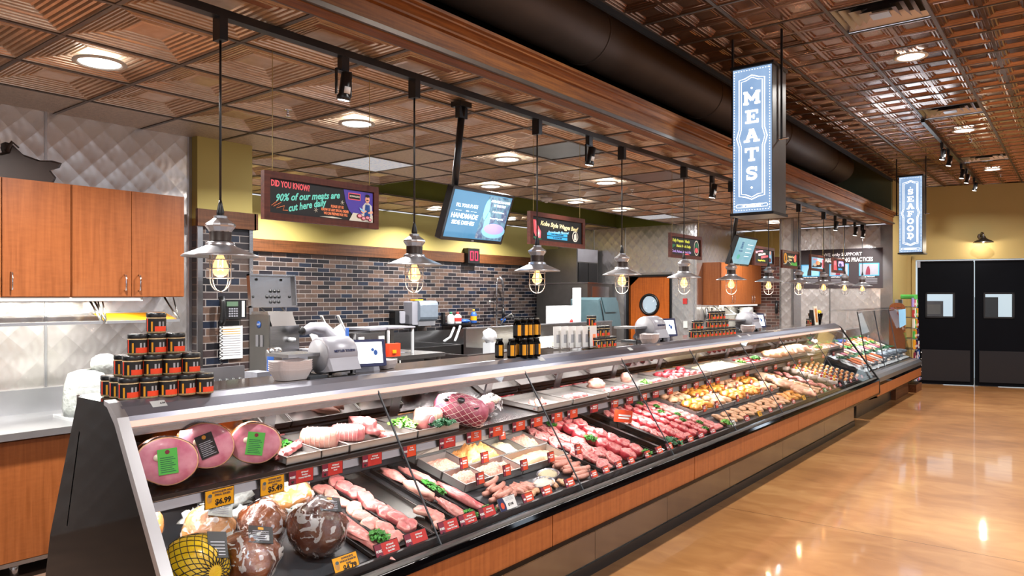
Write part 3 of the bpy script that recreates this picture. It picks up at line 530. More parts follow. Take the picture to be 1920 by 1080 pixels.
for k in range(12):                                   # sliding service doors of dark mirror glass
    x0 = CX0+.81*k; x1 = x0+.81
    dd = MB().prism([(3.135, .82), (3.02, 1.20), (3.026, 1.202), (3.141, .822)], x0, x1, 0).build('sliding_door', 'mirror', case)
    MB().prism([(3.128, .82), (3.012, 1.20), (3.02, 1.205), (3.136, .822)], x0-.03, x0+.03, 0).build('door_stile', 'alu', dd)
MB().box((CX0, 3.0, 1.19), (CX1, 3.03, 1.30)).build('rear_header', 'steel', case)
MB().prism([(3.12, .80), (3.12, .825), (3.15, .83), (3.34, .80)], CX0, CX1, 0).build('rear_sill', 'steel_l', case)
MB().prism([(2.31, .6), (3.13, .80), (3.02, 1.22), (2.72, 1.25), (2.30, .62)], CX0, CX0+.006, 0).build('end_lining', 'steel_l', case)
for k, (x, n_) in enumerate(((1.335, 1), (3.79, 2), (7.2, 3), (7.46, 4), (4.95, 5))):
    l = MB().add([(x-.028, 2.747, 1.3235+.003), (x+.028, 2.747, 1.3265), (x+.028, 2.72, 1.3045+.003), (x-.028, 2.72, 1.3075)], [(0, 3, 2, 1), (0, 1, 2, 3)]).build('price_sticker', 'wht_ink', case)
    if k == 0: text('4.99', .012, 'blk_ink', l, (x+.014, 2.731, 1.3185), Matrix.Rotation(math.radians(36), 4, 'X'))
# ---------------------------------------------------------------- seafood case
SX0, SX1 = 11.06, 14.50
sc_ = thing('seafood_display_case', 'smaller open fish counter with upright glass panes on crushed ice, past the meat counter', 'display case', ((SX0+SX1)/2, 2.7, 0))
MB().prism([(2.36, .63), (2.28, .62), (2.24, .58), (2.24, .52), (2.36, .52)], SX0, SX1, 0).build('bumper', 'steel_l', sc_)
MB().box((SX0, 2.25, .47), (SX1, 2.4, .52)).build('black_band', 'gblack', sc_)
MB().box((SX0, 2.25, .33), (SX1, 2.4, .47)).build('fascia_panel', 'fasc', sc_)
MB().prism([(2.25, .33), (2.25, .315), (2.5, .22), (2.5, .33)], SX0, SX1, 0).build('lower_rail', 'gblack', sc_)
MB().box((SX0, 2.52, 0), (13.4, 2.6, .3)).build('kick_panel', 'steel_d', sc_)
MB().box((SX0, 2.6, 0), (SX1, 3.3, .56)).build('base', 'dgrey', sc_)
MB().box((13.4, 2.45, 0), (SX1, 2.6, .3)).build('base_panel', 'trimw', sc_)
MB().prism([(2.36, .60), (2.36, .62), (3.28, .98), (3.28, .56)], SX0, SX1, 0).build('ice_pan', 'steel', sc_)
for k, (x0, x1) in enumerate(((11.25, 12.3), (12.31, 13.36), (13.37, 14.42))):
    p = MB().prism([(2.40, .64), (2.55, 1.50), (2.556, 1.50), (2.406, .64)], x0, x1, 0).build('sneeze_guard_pane', 'glass', sc_)
    MB().prism([(2.395, .64), (2.545, 1.50), (2.56, 1.50), (2.41, .64)], x0-.006, x0+.004, 0).build('pane_edge', 'dgrey', p)
MB().prism([(2.40, .64), (2.55, 1.5), (3.0, 1.5), (3.2, .9)], 11.25, 11.256, 0).build('side_pane', 'glass', sc_)
MB().prism([(3.15, .0), (3.15, 1.15), (3.3, 1.15), (3.3, 0)], SX0, SX1, 0).build('service_side', 'steel', sc_)
MB().prism([(2.9, 1.50), (2.55, 1.51), (2.56, 1.53), (2.9, 1.52)], 11.25, 14.42, 0).build('top_shelf', 'glass', sc_)
b = MB(); n_ = 0
vs = []; fs = []; nx, ny = 60, 16
for i in range(nx+1):
    for j in range(ny+1):
        y = 2.42+.80*j/ny; vs.append((SX0+.06+(SX1-SX0-.12)*i/nx, y, .60+.40*(y-2.36)+.03+.03*noise.noise(Vector((i*.9, j*.9, 1)))))
for i in range(nx):
    for j in range(ny): a = i*(ny+1)+j; fs.append((a, a+ny+1, a+ny+2, a+1))
b.add(vs, fs, smooth=True); tag(b.build('crushed_ice', 'ice'), 'bed of crushed white ice filling the seafood counter', 'ice', kind='stuff')
lamp('fish_ice_fill', 'AREA', (12.83, 2.86, 1.48), 34, 3.0, (.97, .99, 1), sy=.06, spread=1.8)  # added fill light over the fish ice, without any fitting
def iceZ(y): return .60+.40*(y-2.36)+.045
# ================================================================ hanging fixtures
# track with pendants and spotlights
MB().box((-2, 3.065, ZL-.045), (14.15, 3.115, ZL-.008)).build('lighting_track', 'black')
tr = bpy.data.objects['lighting_track']; tag(tr, 'long black lighting track fixed under the copper ceiling above the meat counter', 'lighting track')
def make_pendant():
    x, y = 1.79, 3.09; t = thing('pendant_lamp', '', 'pendant lamp', (x, y, 1.73), 'cage pendants over the meat counter')
    MB().box((x-.02, y-.03, 2.88), (x+.02, y+.03, ZL-.045)).build('track_adapter', 'black', t)
    MB().cyl((x, y, 2.13), (x, y, 2.9), .0055, 8).build('cord', 'black', t)
    MB().lathe([(.006, 2.155), (.010, 2.135), (.017, 2.10), (.017, 2.085)], (x, y, 0), 14).build('cord_grip', 'black', t)
    MB().lathe([(.020, 2.086), (.030, 2.084), (.030, 2.074), (.036, 2.068), (.064, 2.048), (.066, 2.040), (.063, 2.034), (.050, 2.016), (.048, 2.012)], (x, y, 0), 12, smooth=False).build('cap', 'alu', t)
    MB().lathe([(.047, 2.014), (.048, 2.01), (.047, 1.972), (.050, 1.966)], (x, y, 0), 20).build('collar', 'collarm', t)
    MB().lathe([(.048, 1.968), (.060, 1.964), (.063, 1.957), (.063, 1.951), (.070, 1.946), (.155, 1.910), (.166, 1.903), (.166, 1.899), (.150, 1.904), (.05, 1.944)], (x, y, 0), 28, cap=False).build('shade', 'alu', t)
    cg = MB()
    for k in range(4):
        a = PI/2*k+.4; pts = [(x+.056*math.cos(a), y+.056*math.sin(a), 1.92), (x+.056*math.cos(a), y+.056*math.sin(a), 1.80)] + [(x+.056*math.cos(a)*math.cos(u), y+.056*math.sin(a)*math.cos(u), 1.80-.06*math.sin(u)) for u in (.35, .7, 1.05, 1.35, 1.57)]
        cg.tube(pts, .0028, 6)
    for z in (1.885, 1.845, 1.803): cg.tube([(x+.057*math.cos(2*PI*k/20), y+.057*math.sin(2*PI*k/20), z) for k in range(20)], .003, 6, closed=True)
    cg.build('cage', 'alu', t)
    bb = MB().lathe([(.013, 1.925), (.014, 1.905), (.025, 1.88), (.036, 1.85), (.036, 1.835), (.026, 1.815), (.006, 1.805)], (x, y, 0), 14).build('bulb', 'amber', t)
    MB().tube([(x-.010, y, 1.89), (x-.012, y, 1.835), (x, y, 1.86), (x+.012, y, 1.835), (x+.010, y, 1.89)], .0030, 6).build('filament', 'bulb', bb)
    MB().lathe([(.016, 1.94), (.016, 1.915)], (x, y, 0), 12).build('lamp_holder', 'gold', t)
    return t
pw = ['nearest, in front of the brick pillar', 'between the DID YOU KNOW board and the big screen', 'hanging in front of the second framed board', 'hanging between the ice machine and the orange door', 'in front of the third framed board', 'overlapping the small screen', 'just below the tall MEATS sign', 'in front of the framed board with the yellow disc', 'in front of the left end of the dark fishing banner', 'in front of the middle of the dark fishing banner', 'farthest one, before the right half of the fishing banner']
p0 = make_pendant()
for k in range(11):
    lab = 'glowing cage pendant lamp, '+pw[k]
    o = p0 if k == 0 else dup(p0, (1.79+1.2205*k, 3.09, 1.73), lab); o['label'] = lab
    if k < 8: lamp('pendant_glow', 'POINT', (1.79+1.2205*k, 3.09, 1.775), 2.2, .02, (1, .72, .42))
def make_spot(x, y, zt, up=True):
    t = thing('track_spotlight', '', 'spotlight', (x, y, zt-.2), 'spotlights on the service track')
    MB().box((x-.025, y-.018, zt-.07), (x+.025, y+.018, zt)).build('adapter', 'black', t)
    MB().box((x-.05, y-.008, zt-.2), (x-.044, y+.008, zt-.065)).box((x+.044, y-.008, zt-.2), (x+.05, y+.008, zt-.065)).box((x-.05, y-.008, zt-.075), (x+.05, y+.008, zt-.067)).build('yoke', 'black', t)
    q = Matrix.Translation((x, y, zt-.225)) @ Matrix.Rotation(math.radians(12), 4, 'X')
    hd = MB().lathe([(.036, 0), (.038, .02), (.030, .03), (.030, .14), (.022, .145)], n=16, mat=q).build('head', 'black', t)
    MB().lathe([(.030, -.002), (.031, .002)], n=16, mat=q).build('lens', 'glow', hd)
    MB().lathe([(.024, .035), (.024, .07)], n=10, mat=q @ Matrix.Translation((0, -.010, 0))).build('reflector', 'wht_ink', hd)
    return t
sp0 = make_spot(2.49, 3.09, ZL-.045)
sl = ['nearest the camera, between the first two pendants', 'between the fourth pendant and the big screen', 'just left of the MEATS sign', 'just right of the MEATS sign', 'middle of the far group near the track end', 'second last on the track', 'at the very end of the track']
for k, x in enumerate((2.49, 4.93, 7.36, 9.64, 12.2, 13.45, 14.0)):
    lab = 'black cylinder track spotlight, '+sl[k]; o = sp0 if k == 0 else dup(sp0, (x, 3.09, ZL-.245), lab); o['label'] = lab
    lamp('spot_beam', 'SPOT', (x, 3.07, ZL-.28), 45 if k < 4 else 90, .03, NEUT, rot=(math.radians(12 if k % 2 else -20), 0, 0) if k < 4 else (math.radians(15), math.radians(-48), 0), spot=1.3)
solo(MB().box((9.9, 1.50, ZR-.05), (16.0, 1.54, ZR-.008)), 'lighting_track', 'black', 'short black lighting track under the high ceiling near the black double doors', 'lighting track')
for k, x in enumerate((11.4, 12.0, 13.4, 14.0, 15.1)):
    o = dup(sp0, (x, 1.52, ZR-.25), 'black track spotlight on the aisle track, %s from the camera' % ORD[k], group='spotlights on the aisle track')
    lamp('spot_beam', 'SPOT', (x, 1.50, ZR-.30), 30, .03, NEUT, rot=(0, math.radians(25), 0), spot=1.3)
# recessed downlights
def downlight(x, y, z, lab, grp):
    t = thing('recessed_downlight', lab, 'ceiling light', (x, y, z-.01), grp)
    MB().lathe([(.135, -.001), (.137, -.009), (.115, -.013), (.105, -.004)], (x, y, z), 28, cap=False).build('trim_ring', 'wht2', t)
    MB().lathe([(.106, -.006), (.107, -.004)], (x, y, z), 28).build('diffuser', 'glow', t); return t
ll = ['beyond the left edge of the picture', 'in the ceiling at top left over the cabinets', 'between the first spotlight and the framed sign', 'right of the screen pole', 'left of the MEATS sign', 'deep in the ceiling over the fish banner', 'behind the screen pole, above the screen', 'between the second board and the olive bay', 'nearest the olive ceiling bay at right', 'beyond the olive bay, behind the screen', 'beyond the olive bay, right of the screen', 'beyond the bay over the brick wall']
d0 = downlight(*LIGHTS_L[1], ZL, '', 'downlights in the service ceiling')
for k, (x, y) in enumerate(LIGHTS_L):
    if k == 0: continue
    lab = 'round white recessed light, '+ll[k]; o = d0 if k == 1 else dup(d0, (x, y, ZL-.01), lab); o['label'] = lab
for k, (x, y) in enumerate(LIGHTS_R):
    if y < 0 or x < 7: continue
    dup(d0, (x, y, ZR-.01), 'round white recessed light in the high copper ceiling, %s of three' % ['nearest', 'middle', 'farthest'][k-2], group='downlights in the aisle ceiling')
for k, (x, y) in enumerate(((4.53, 5.245), (10.63, 5.245))):
    t = thing('fluorescent_panel', ['square prismatic ceiling light panel above the first framed sign', 'square prismatic ceiling light panel above the third framed board'][k], 'ceiling light', (x+.3, y+.3, ZL-.01))
    MB().box((x+.02, y+.02, ZL-.004), (x+.59, y+.59, ZL+.01)).build('lens', 'panel', t); lamp('panel_beam', 'AREA', (x+.305, y+.305, ZL-.012), 60, .52, (.97, .98, 1), sy=.52)
    MB().box((x, y, ZL-.006), (x+.02, y+T, ZL+.01)).box((x+.59, y, ZL-.006), (x+T, y+T, ZL+.01)).box((x, y, ZL-.006), (x+T, y+.02, ZL+.01)).box((x, y+.59, ZL-.006), (x+T, y+T, ZL+.01)).build('frame', 'wht2', t)
# air diffusers in the aisle ceiling
for k, x in enumerate((5.75, 9.41, 13.07)):
    y = .905; t = thing('air_diffuser', 'square stepped metal air diffuser in the high ceiling, %s' % ['nearest, at the top edge', 'in the middle', 'farthest, near the door wall'][k], 'air vent', (x+.3, y+.3, ZR-.01))
    MB().box((x, y, ZR+.05), (x+T, y+T, ZR+.06)).build('backing', 'mblack', t)
    for i, ins in enumerate((0, .06, .12, .18)):
        w_ = T-2*ins; z = ZR+.01-.006*i; vs = []
        for q, dz in ((0, 0), (.055, .05)): a = x+ins+q; c = x+T-ins-q; e = y+ins+q; g = y+T-ins-q; vs += [(a, e, z+dz), (c, e, z+dz), (c, g, z+dz), (a, g, z+dz)]
        MB().add(vs, [(j, 4+j, 4+(j+1) % 4, (j+1) % 4) for j in range(4)]).build('louvre_ring', 'steel_l', t)
    MB().box((x+.24, y+.24, ZR-.012), (x+.37, y+.37, ZR+.0)).build('centre_plate', 'steel_l', t)
    MB().add([(x, y, ZR), (x, y, ZR+.06), (x, y+T, ZR+.06), (x, y+T, ZR)], [(0, 1, 2, 3)]).build('collar', 'mblack', t)
# duct
b = MB(); r = .25
pts = []
b.tube([(-3.4, 3.36, 3.96), (13.2, 3.36, 3.96), (13.55, 3.38, 3.96), (13.8, 3.5, 3.97), (13.9, 3.75, 3.98)], r, 40); 
dct = thing('ventilation_duct', 'large round dark brown air duct running above the oak beam', 'duct', (5, 3.36, 3.7)); b.build('pipe', 'duct', dct)
for x in (0.5, 2.9, 5.3, 7.7, 10.1, 12.5):
    MB().tube([(x, 3.36+(r+.004)*math.cos(2*PI*k/40), 3.96+(r+.004)*math.sin(2*PI*k/40)) for k in range(40)], .008, 6, closed=True).build('seam_band', 'duct', dct)
    MB().cyl((x+.1, 3.2, 4.15), (x+.1, 3.2, 4.75), .003, 5).build('hanger_wire', 'steel_d', dct)
# ceiling odds and ends
for k, (x, y, z) in enumerate(((3.05, 4.39, ZL), (7.94, 4.36, ZL), (11.6, 1.2, ZR), (15.3, 1.15, ZR))):
    t = thing('fire_sprinkler', 'small chrome fire sprinkler, %s' % ['hanging from the low ceiling near the first framed sign', 'hanging from the low ceiling left of the MEATS sign', 'under the high ceiling between two round lights', 'under the high ceiling near the far wall'][k], 'sprinkler', (x, y, z-.06))
    MB().lathe([(.03, -.001), (.028, -.008)], (x, y, z), 14).build('escutcheon', 'chrome', t); MB().cyl((x, y, z-.045), (x, y, z-.005), .008, 8).build('body', 'chrome', t); MB().lathe([(.022, -.052), (.022, -.048)], (x, y, z), 14).build('deflector', 'chrome', t)
t = thing('smoke_detector', 'round white smoke detector on the ceiling right of the screen', 'smoke detector', (7.9, 5.62, ZL-.08))
MB().lathe([(.08, -.001), (.08, -.025), (.06, -.045), (.03, -.05)], (7.9, 5.62, ZL), 20).build('housing', 'white', t); MB().lathe([(.028, -.05), (.02, -.07)], (7.9, 5.62, ZL), 14).build('sensor', 'wht2', t)
# blue light-box signs
def slab_letter(ch, mb, cx, cy, w, h):
    """one slab-serif capital drawn with bars and arcs in the plane x (right), y (up)"""
    t = w*.24; e = w*.15; Z = (0, .004)
    def bar(x0, y0, x1, y1): mb.box((cx+x0*w, cy+y0*h, Z[0]), (cx+x1*w, cy+y1*h, Z[1]))
    def strk(p, q, th):
        p, q = Vector(((p[0]*w)+cx, (p[1]*h)+cy)), Vector(((q[0]*w)+cx, (q[1]*h)+cy)); d = (q-p).normalized(); n = Vector((-d.y, d.x))*th/2
        mb.prism([tuple(p-n), tuple(q-n), tuple(q+n), tuple(p+n)], Z[0], Z[1])
    def arc(x, y, rx, ry, a0, a1, th, n=14):
        o = [(cx+x*w+(rx*w+th/2)*math.cos(math.radians(a0+(a1-a0)*k/n)), cy+y*h+(ry*h+th/2)*math.sin(math.radians(a0+(a1-a0)*k/n))) for k in range(n+1)]
        i = [(cx+x*w+(rx*w-th/2)*math.cos(math.radians(a0+(a1-a0)*k/n)), cy+y*h+(ry*h-th/2)*math.sin(math.radians(a0+(a1-a0)*k/n))) for k in range(n+1)]
        for k in range(n): mb.prism([i[k], o[k], o[k+1], i[k+1]], Z[0], Z[1])
    s = .16; T_ = t/w
    if ch == 'M':
        for x in (-.42, .42): bar(x-T_/2, -.5, x+T_/2, .5); bar(x-.2, -.5, x+.2, -.5+s)
        for x in (-.5, .5): bar(x-.12, .5-s, x+.12, .5)
        strk((-.42, .42), (0, -.18), t*.9); strk((.42, .42), (0, -.18), t*.9)
    elif ch in 'EF':
        bar(-.34, -.5, -.34+T_*1.1, .5); bar(-.48, .5-s, .42, .5); bar(-.34, -.07, .2, .07); bar(.10, -.18, .2, .18); bar(.33, .5-s*1.9, .46, .5)
        if ch == 'E': bar(-.48, -.5, .46, -.5+s); bar(.36, -.5, .5, -.5+s*1.9)
        else: bar(-.48, -.5, .06, -.5+s)
    elif ch == 'A':
        strk((-.36, -.45), (-.02, .48), t*.9); strk((.36, -.45), (.02, .48), t*1.1); bar(-.2, -.2, .2, -.06); bar(-.58, -.5, -.14, -.5+s); bar(.14, -.5, .58, -.5+s); bar(-.2, .5-s, .1, .5)
    elif ch == 'T':
        bar(-T_/2, -.5, T_/2, .5); bar(-.5, .5-s, .5, .5); bar(-.5, .5-s*2.1, -.37, .5); bar(.37, .5-s*2.1, .5, .5); bar(-.24, -.5, .24, -.5+s)
    elif ch == 'S':
        arc(0, .22, .29, .2, 30, 270, t*.9); arc(0, -.21, .29, .21, -150, 90, t*.9); bar(.27, .14, .38, .5); bar(-.38, -.5, -.27, -.12)
    elif ch == 'O': arc(0, 0, .38, .42, 0, 360, t*.95, 26)
    elif ch == 'D': bar(-.34, -.5, -.34+T_*1.1, .5); bar(-.48, .5-s, 0, .5); bar(-.48, -.5, 0, -.5+s); arc(-.05, 0, .42, .42, -90, 90, t*.95)
def lightbox(x, word, small, lab):
    y0, y1, z0, z1 = 1.915, 2.235, 2.385, 3.54; d = .33
    t = thing('light_box_sign', lab, 'hanging sign', (x+d/2, 2.075, z0))
    MB().box((x+.006, y0, z0), (x+d, y1, z1)).build('housing', 'steel_d', t)
    MB().box((x-.012, y0-.014, z1), (x+d+.012, y1+.014, z1+.022)).build('top_cap', 'black', t); MB().box((x-.012, y0-.014, z0-.022), (x+d+.012, y1+.014, z0)).build('bottom_cap', 'black', t)
    f = MB().box((x, y0+.006, z0+.004), (x+.006, y1-.006, z1-.004)).build('sign_face', 'sign', t)
    for y in (y0-.02, y1+.06): MB().box((x+d/2-.008, y-.008, 2.97), (x+d/2+.008, y+.008, ZR)).build('hanging_rod', 'black', t); 
    MB().cyl((x+d/2, y0-.07, 2.975), (x+d/2, y1+.1, 2.975), .008, 8).build('cross_bar', 'steel', t)
    fr = Matrix.Translation((x-.0045, 2.075, (z0+z1)/2)) @ LEFT
    H = (z1-z0)/2; W = .16
    def loop(wx, hy, th, nt):
        """bracket-shaped border line"""
        pts = [(-wx, -hy), (-wx*.55, -hy-.006), (0, -hy-.028), (wx*.55, -hy-.006), (wx, -hy), (wx, -nt), (wx+.020, 0), (wx, nt), (wx, hy), (wx*.55, hy+.006), (0, hy+.028), (-wx*.55, hy+.006), (-wx, hy), (-wx, nt), (-wx-.020, 0), (-wx, -nt)]
        m = MB(); m.tube([(a, c+.02, 0) for a, c in pts], th, 6, closed=True); m.v = [tuple(fr @ Vector((v[0], v[1], v[2]*.3))) for v in m.v]; return m
    loop(.102, .465, .0042, .07).build('border', 'sign_w', f); loop(.084, .448, .0030, .07).build('border', 'sign_w', f)
    dm = MB()
    for k in range(52):
        for sx in (-1, 1): dm.box((sx*.142-.0018, -H+.03+k*.0215, -.001), (sx*.142+.0018, -H+.038+k*.0215, .002), 0, fr)
    for k in range(13):
        for sy in (-1, 1): dm.box((-.13+k*.0215, sy*(H-.022)-.0018, -.001), (-.122+k*.0215, sy*(H-.022)+.0018, .002), 0, fr)
    dm.build('dotted_edge', 'sign_w', f)
    n = len(word); top = .313 if n < 6 else .325; step = (.60 if n < 6 else .67)/(n-1)
    for i, ch in enumerate(word):
        m = MB(); slab_letter(ch, m, 0, .02+top-step*i, .108 if n < 6 else .090, .104 if n < 6 else .080); m.v = [tuple(fr @ Vector(v)) for v in m.v]; m.build('letter', 'sign_w', f)
    for z in (.385, -.36): m = MB().lathe([(.008, 0), (.008, .003)], n=10, mat=fr @ Matrix.Translation((0, z+(0.025 if z > 0 else -.02), 0))); m.build('dot', 'sign_w', f)
    m = MB().tube([(a, c-H+.055, 0) for a, c in ((-.12, .012), (.12, .012), (.128, 0), (.12, -.012), (-.12, -.012), (-.128, 0))], .0022, 6, closed=True); m.v = [tuple(fr @ Vector(v)) for v in m.v]; m.build('border', 'sign_w', f)
    text(small, .020, 'sign_w', f, fr @ Vector((0, -H+.055, .001)), LEFT, bold=.0006, sx=1.05)
    lamp('sign_glow', 'AREA', (x-.03, 2.075, 2.96), 6, .28, (.75, .87, 1), rot=(0, PI/2, 0), sy=1.1)
lightbox(5.73, 'MEATS', "\u00b7 BY KOWALSKI'S \u00b7", 'tall blue light-box sign reading MEATS hanging from the high ceiling')
lightbox(12.45, 'SEAFOOD', "\u00b7 BY KOWALSKI'S \u00b7", 'tall blue light-box sign reading SEAFOOD hanging near the yellow wall')
# wall lamp over the double doors
p = DW @ Vector((.92, -.0, 2.86)); t = thing('wall_lamp', 'dark bronze barn wall lamp above the black double doors', 'wall lamp', p)
q = DW @ Matrix.Translation((.92, 0, 2.86))
def wl(mb): mb.v = [tuple(q @ Vector(v)) for v in mb.v]; return mb
wl(MB().lathe([(.055, 0), (.05, .02), (.02, .03)], n=16, mat=Matrix.Rotation(PI/2, 4, 'X'))).build('wall_plate', 'duct', t)
wl(MB().tube([(0, -.02, 0), (0, -.12, .06), (0, -.22, .04), (0, -.25, -.03)], .018, 10)).build('arm', 'steel_d', t)
wl(MB().lathe([(.03, 0), (.045, -.03), (.06, -.05), (.15, -.10), (.17, -.125), (.165, -.125), (.05, -.06)], (0, -.25, -.01), 24, cap=False)).build('shade', 'steel_d', t)
wl(MB().lathe([(.02, -.07), (.03, -.10), (.01, -.125)], (0, -.25, -.01), 12)).build('bulb', 'glow', t)
lamp('wall_lamp_glow', 'POINT', q @ Vector((0, -.25, -.17)), 10, .03, (1, .9, .75))
# ================================================================ hanging boards and screens
def board(x0, lab, fill, y=3.4, w=.79, z0=2.128, z1=2.385):
    t = thing('framed_sign', lab, 'sign', (x0+w/2, y, z0), 'framed boards hung on chains')
    fw = .036
    MB().box((x0, y-.012, z0), (x0+w, y+.02, z0+fw)).box((x0, y-.012, z1-fw), (x0+w, y+.02, z1)).box((x0, y-.0119, z0+fw), (x0+fw, y+.0199, z1-fw)).box((x0+w-fw, y-.0119, z0+fw), (x0+w, y+.0199, z1-fw)).build('frame', 'frame', t)
    pn = MB().box((x0+fw-.004, y, z0+fw-.004), (x0+w-fw+.004, y+.008, z1-fw+.004)).build('panel', 'blk_ink', t)
    for x in (x0+.06, x0+w-.06):
        pts = [(x, y+.004, z1), (x, y+.004, ZL)]; MB().tube([(x+.0012*(-1)**k, y+.004, z1+(ZL-z1)*k/40) for k in range(41)], .0018, 4).build('chain', 'chainm', t)
    fill(pn, x0, y-.001, z0+fw, w, z1-z0-2*fw); return t
def patch(parent, pts, y, mat, name='artwork', z=0):
    """a flat painted shape on a board facing -Y"""
    m = MB(); m.prism(pts, y-.0008-z, y, 1); return m.build(name, mat, parent)
def circ(cx, cz, rx, rz=None, n=16): rz = rz or rx; return [(cx+rx*math.cos(2*PI*k/n), cz+rz*math.sin(2*PI*k/n)) for k in range(n)]
def f1(p, x, y, z, w, h):
    text('DID YOU KNOW?', .046, 'neonred', p, (x+.17, y, z+h-.028), FRONT @ Matrix.Rotation(math.radians(-1), 4, 'Z'), bold=.0014, fit=.245)
    tl = Matrix.Rotation(math.radians(8), 4, 'Z')
    text('90% of our meats are', .054, 'neonteal', p, (x+.285, y, z+h-.075), FRONT @ tl, bold=.0014, shear=.4, fit=.43)
    text('cut here daily', .054, 'neonteal', p, (x+.275, y, z+.060), FRONT @ Matrix.Rotation(math.radians(13), 4, 'Z'), bold=.0014, shear=.4, fit=.26)
    for s_, dx, dz, wf in (('PLEASE LET US', .485, .076, .09), ('KNOW OF ANY SPECIAL ORDER', .47, .054, .195), ('WE CAN PREPARE FOR YOU.', .475, .033, .17)): text(s_, .021, 'neonorange', p, (x+dx, y, z+dz-.004), bold=.0007, fit=wf)
    m = MB().tube([(x+.05, y-.001, z+.04), (x+.09, y-.001, z+.07), (x+.06, y-.001, z+.035), (x+.11, y-.001, z+.062), (x+.08, y-.001, z+.028), (x+.13, y-.001, z+.045), (x+.12, y-.001, z+.02), (x+.15, y-.001, z+.022)], .0022, 5); m.build('scribble', 'neonorange', p)
    patch(p, [(x+.36, z+.008), (x+.45, z+.014), (x+.52, z+.008), (x+.45, z+.004)], y, 'cream'); 
    for cx, cz in ((x+.335, z+.04), (x+.52, z+.10)):
        for a in range(3): q = a*PI/3+.3; MB().tube([(cx-.014*math.cos(q), y-.001, cz-.014*math.sin(q)), (cx+.014*math.cos(q), y-.001, cz+.014*math.sin(q))], .0014, 4).build('sparkle', 'cream', p)
    patch(p, [(x+.53, z+.18), (x+.75, z+.18), (x+.75, z+.005), (x+.62, z+.02), (x+.57, z+.06), (x+.545, z+.11)], y, 'purple')
    patch(p, [(x+.565, z+.165), (x+.655, z+.165), (x+.655, z+.125), (x+.565, z+.125)], y-.001, 'neonred'); patch(p, [(x+.57, z+.16), (x+.65, z+.16), (x+.65, z+.13), (x+.57, z+.13)], y-.002, 'blk_ink')
    text("KOWALSKI'S", .013, 'cream', p, (x+.61, y-.004, z+.145), bold=.0005)
    patch(p, [(x+.57, z+.002), (x+.75, z+.002), (x+.75, z+.045), (x+.60, z+.05)], y-.001, 'cream')
    cx = x+.705                                       # the painted butcher: cap, face, moustache, apron, arms
    patch(p, [(cx-.035, z+.045), (cx+.04, z+.045), (cx+.038, z+.10), (cx+.012, z+.118), (cx-.012, z+.118), (cx-.034, z+.095)], y-.002, 'wht_ink'); patch(p, [(cx-.022, z+.035), (cx+.024, z+.035), (cx+.020, z+.105), (cx-.014, z+.105)], y-.003, 'bluec')
    patch(p, circ(cx+.002, z+.137, .017, .021), y-.003, 'skin_ink'); patch(p, circ(cx+.002, z+.158, .017, .009), y-.004, 'blk_ink'); patch(p, circ(cx+.002, z+.133, .010, .003), y-.004, 'blk_ink')
    patch(p, [(cx-.05, z+.06), (cx-.03, z+.052), (cx-.005, z+.062), (cx-.005, z+.07), (cx-.04, z+.072)], y-.004, 'skin_ink'); patch(p, [(cx+.045, z+.058), (cx+.01, z+.052), (cx+.005, z+.06), (cx+.04, z+.072)], y-.004, 'skin_ink')
    patch(p, [(cx-.06, z+.085), (cx-.02, z+.066), (cx-.024, z+.058), (cx-.055, z+.07)], y-.005, 'paleblue')
    for a, c_, rr in ((-.06, .034, .020), (-.03, .022, .018), (0, .028, .018), (.02, .016, .014)): patch(p, circ(cx+a, z+c_, rr, rr*.7), y-.005-.0005*abs(a)*10, 'maroon'); patch(p, circ(cx+a, z+c_, rr*.7, rr*.45), y-.0065, 'pinkink')
def f2(p, x, y, z, w, h):
    text('Kobe Style Wagyu Beef', .050, 'creamink', p, (x+.415, y, z+h*.70), FRONT @ Matrix.Rotation(math.radians(-2), 4, 'Z'), bold=.0013, shear=.3, fit=.55)
    text('Exceptionally Flavored', .027, 'paleblue', p, (x+.40, y, z+h*.42), FRONT @ Matrix.Rotation(math.radians(2), 4, 'Z'), bold=.0008, shear=.3, fit=.30)
    for k in range(2): patch(p, [(x+.24, z+.02+.028*k), (x+.53, z+.02+.028*k), (x+.53, z+.042+.028*k), (x+.24, z+.042+.028*k)], y, 'cyanink')
    text('A REAL AMERICAN RAISED', .015, 'blk_ink', p, (x+.385, y-.001, z+.059), bold=.0004); text('ALL NATURAL BEEF', .015, 'blk_ink', p, (x+.385, y-.001, z+.031), bold=.0004)
    patch(p, [(x+.05, z+.16), (x+.085, z+.16), (x+.12, z+.11), (x+.155, z+.07), (x+.15, z+.02), (x+.10, z+.01), (x+.06, z+.06)], y, 'neonred'); patch(p, circ(x+.115, z+.055, .026, .032), y-.001, 'pinkink'); patch(p, circ(x+.115, z+.055, .012), y-.002, 'cream')
    patch(p, [(x+.075, z+.15), (x+.085, z+.15), (x+.10, z+.09), (x+.09, z+.085)], y-.001, 'pinkink')
    patch(p, [(x+.04, z+.02), (x+.08, z+.03), (x+.17, z+.01), (x+.1, z+.0)], y-.001, 'kale')
    patch(p, circ(x+.65, z+.06, .045), y, 'cream'); patch(p, circ(x+.65, z+.06, .036), y-.001, 'blk_ink'); patch(p, [(x+.63, z+.03), (x+.67, z+.03), (x+.665, z+.08), (x+.655, z+.09), (x+.63, z+.075)], y-.002, 'cream')
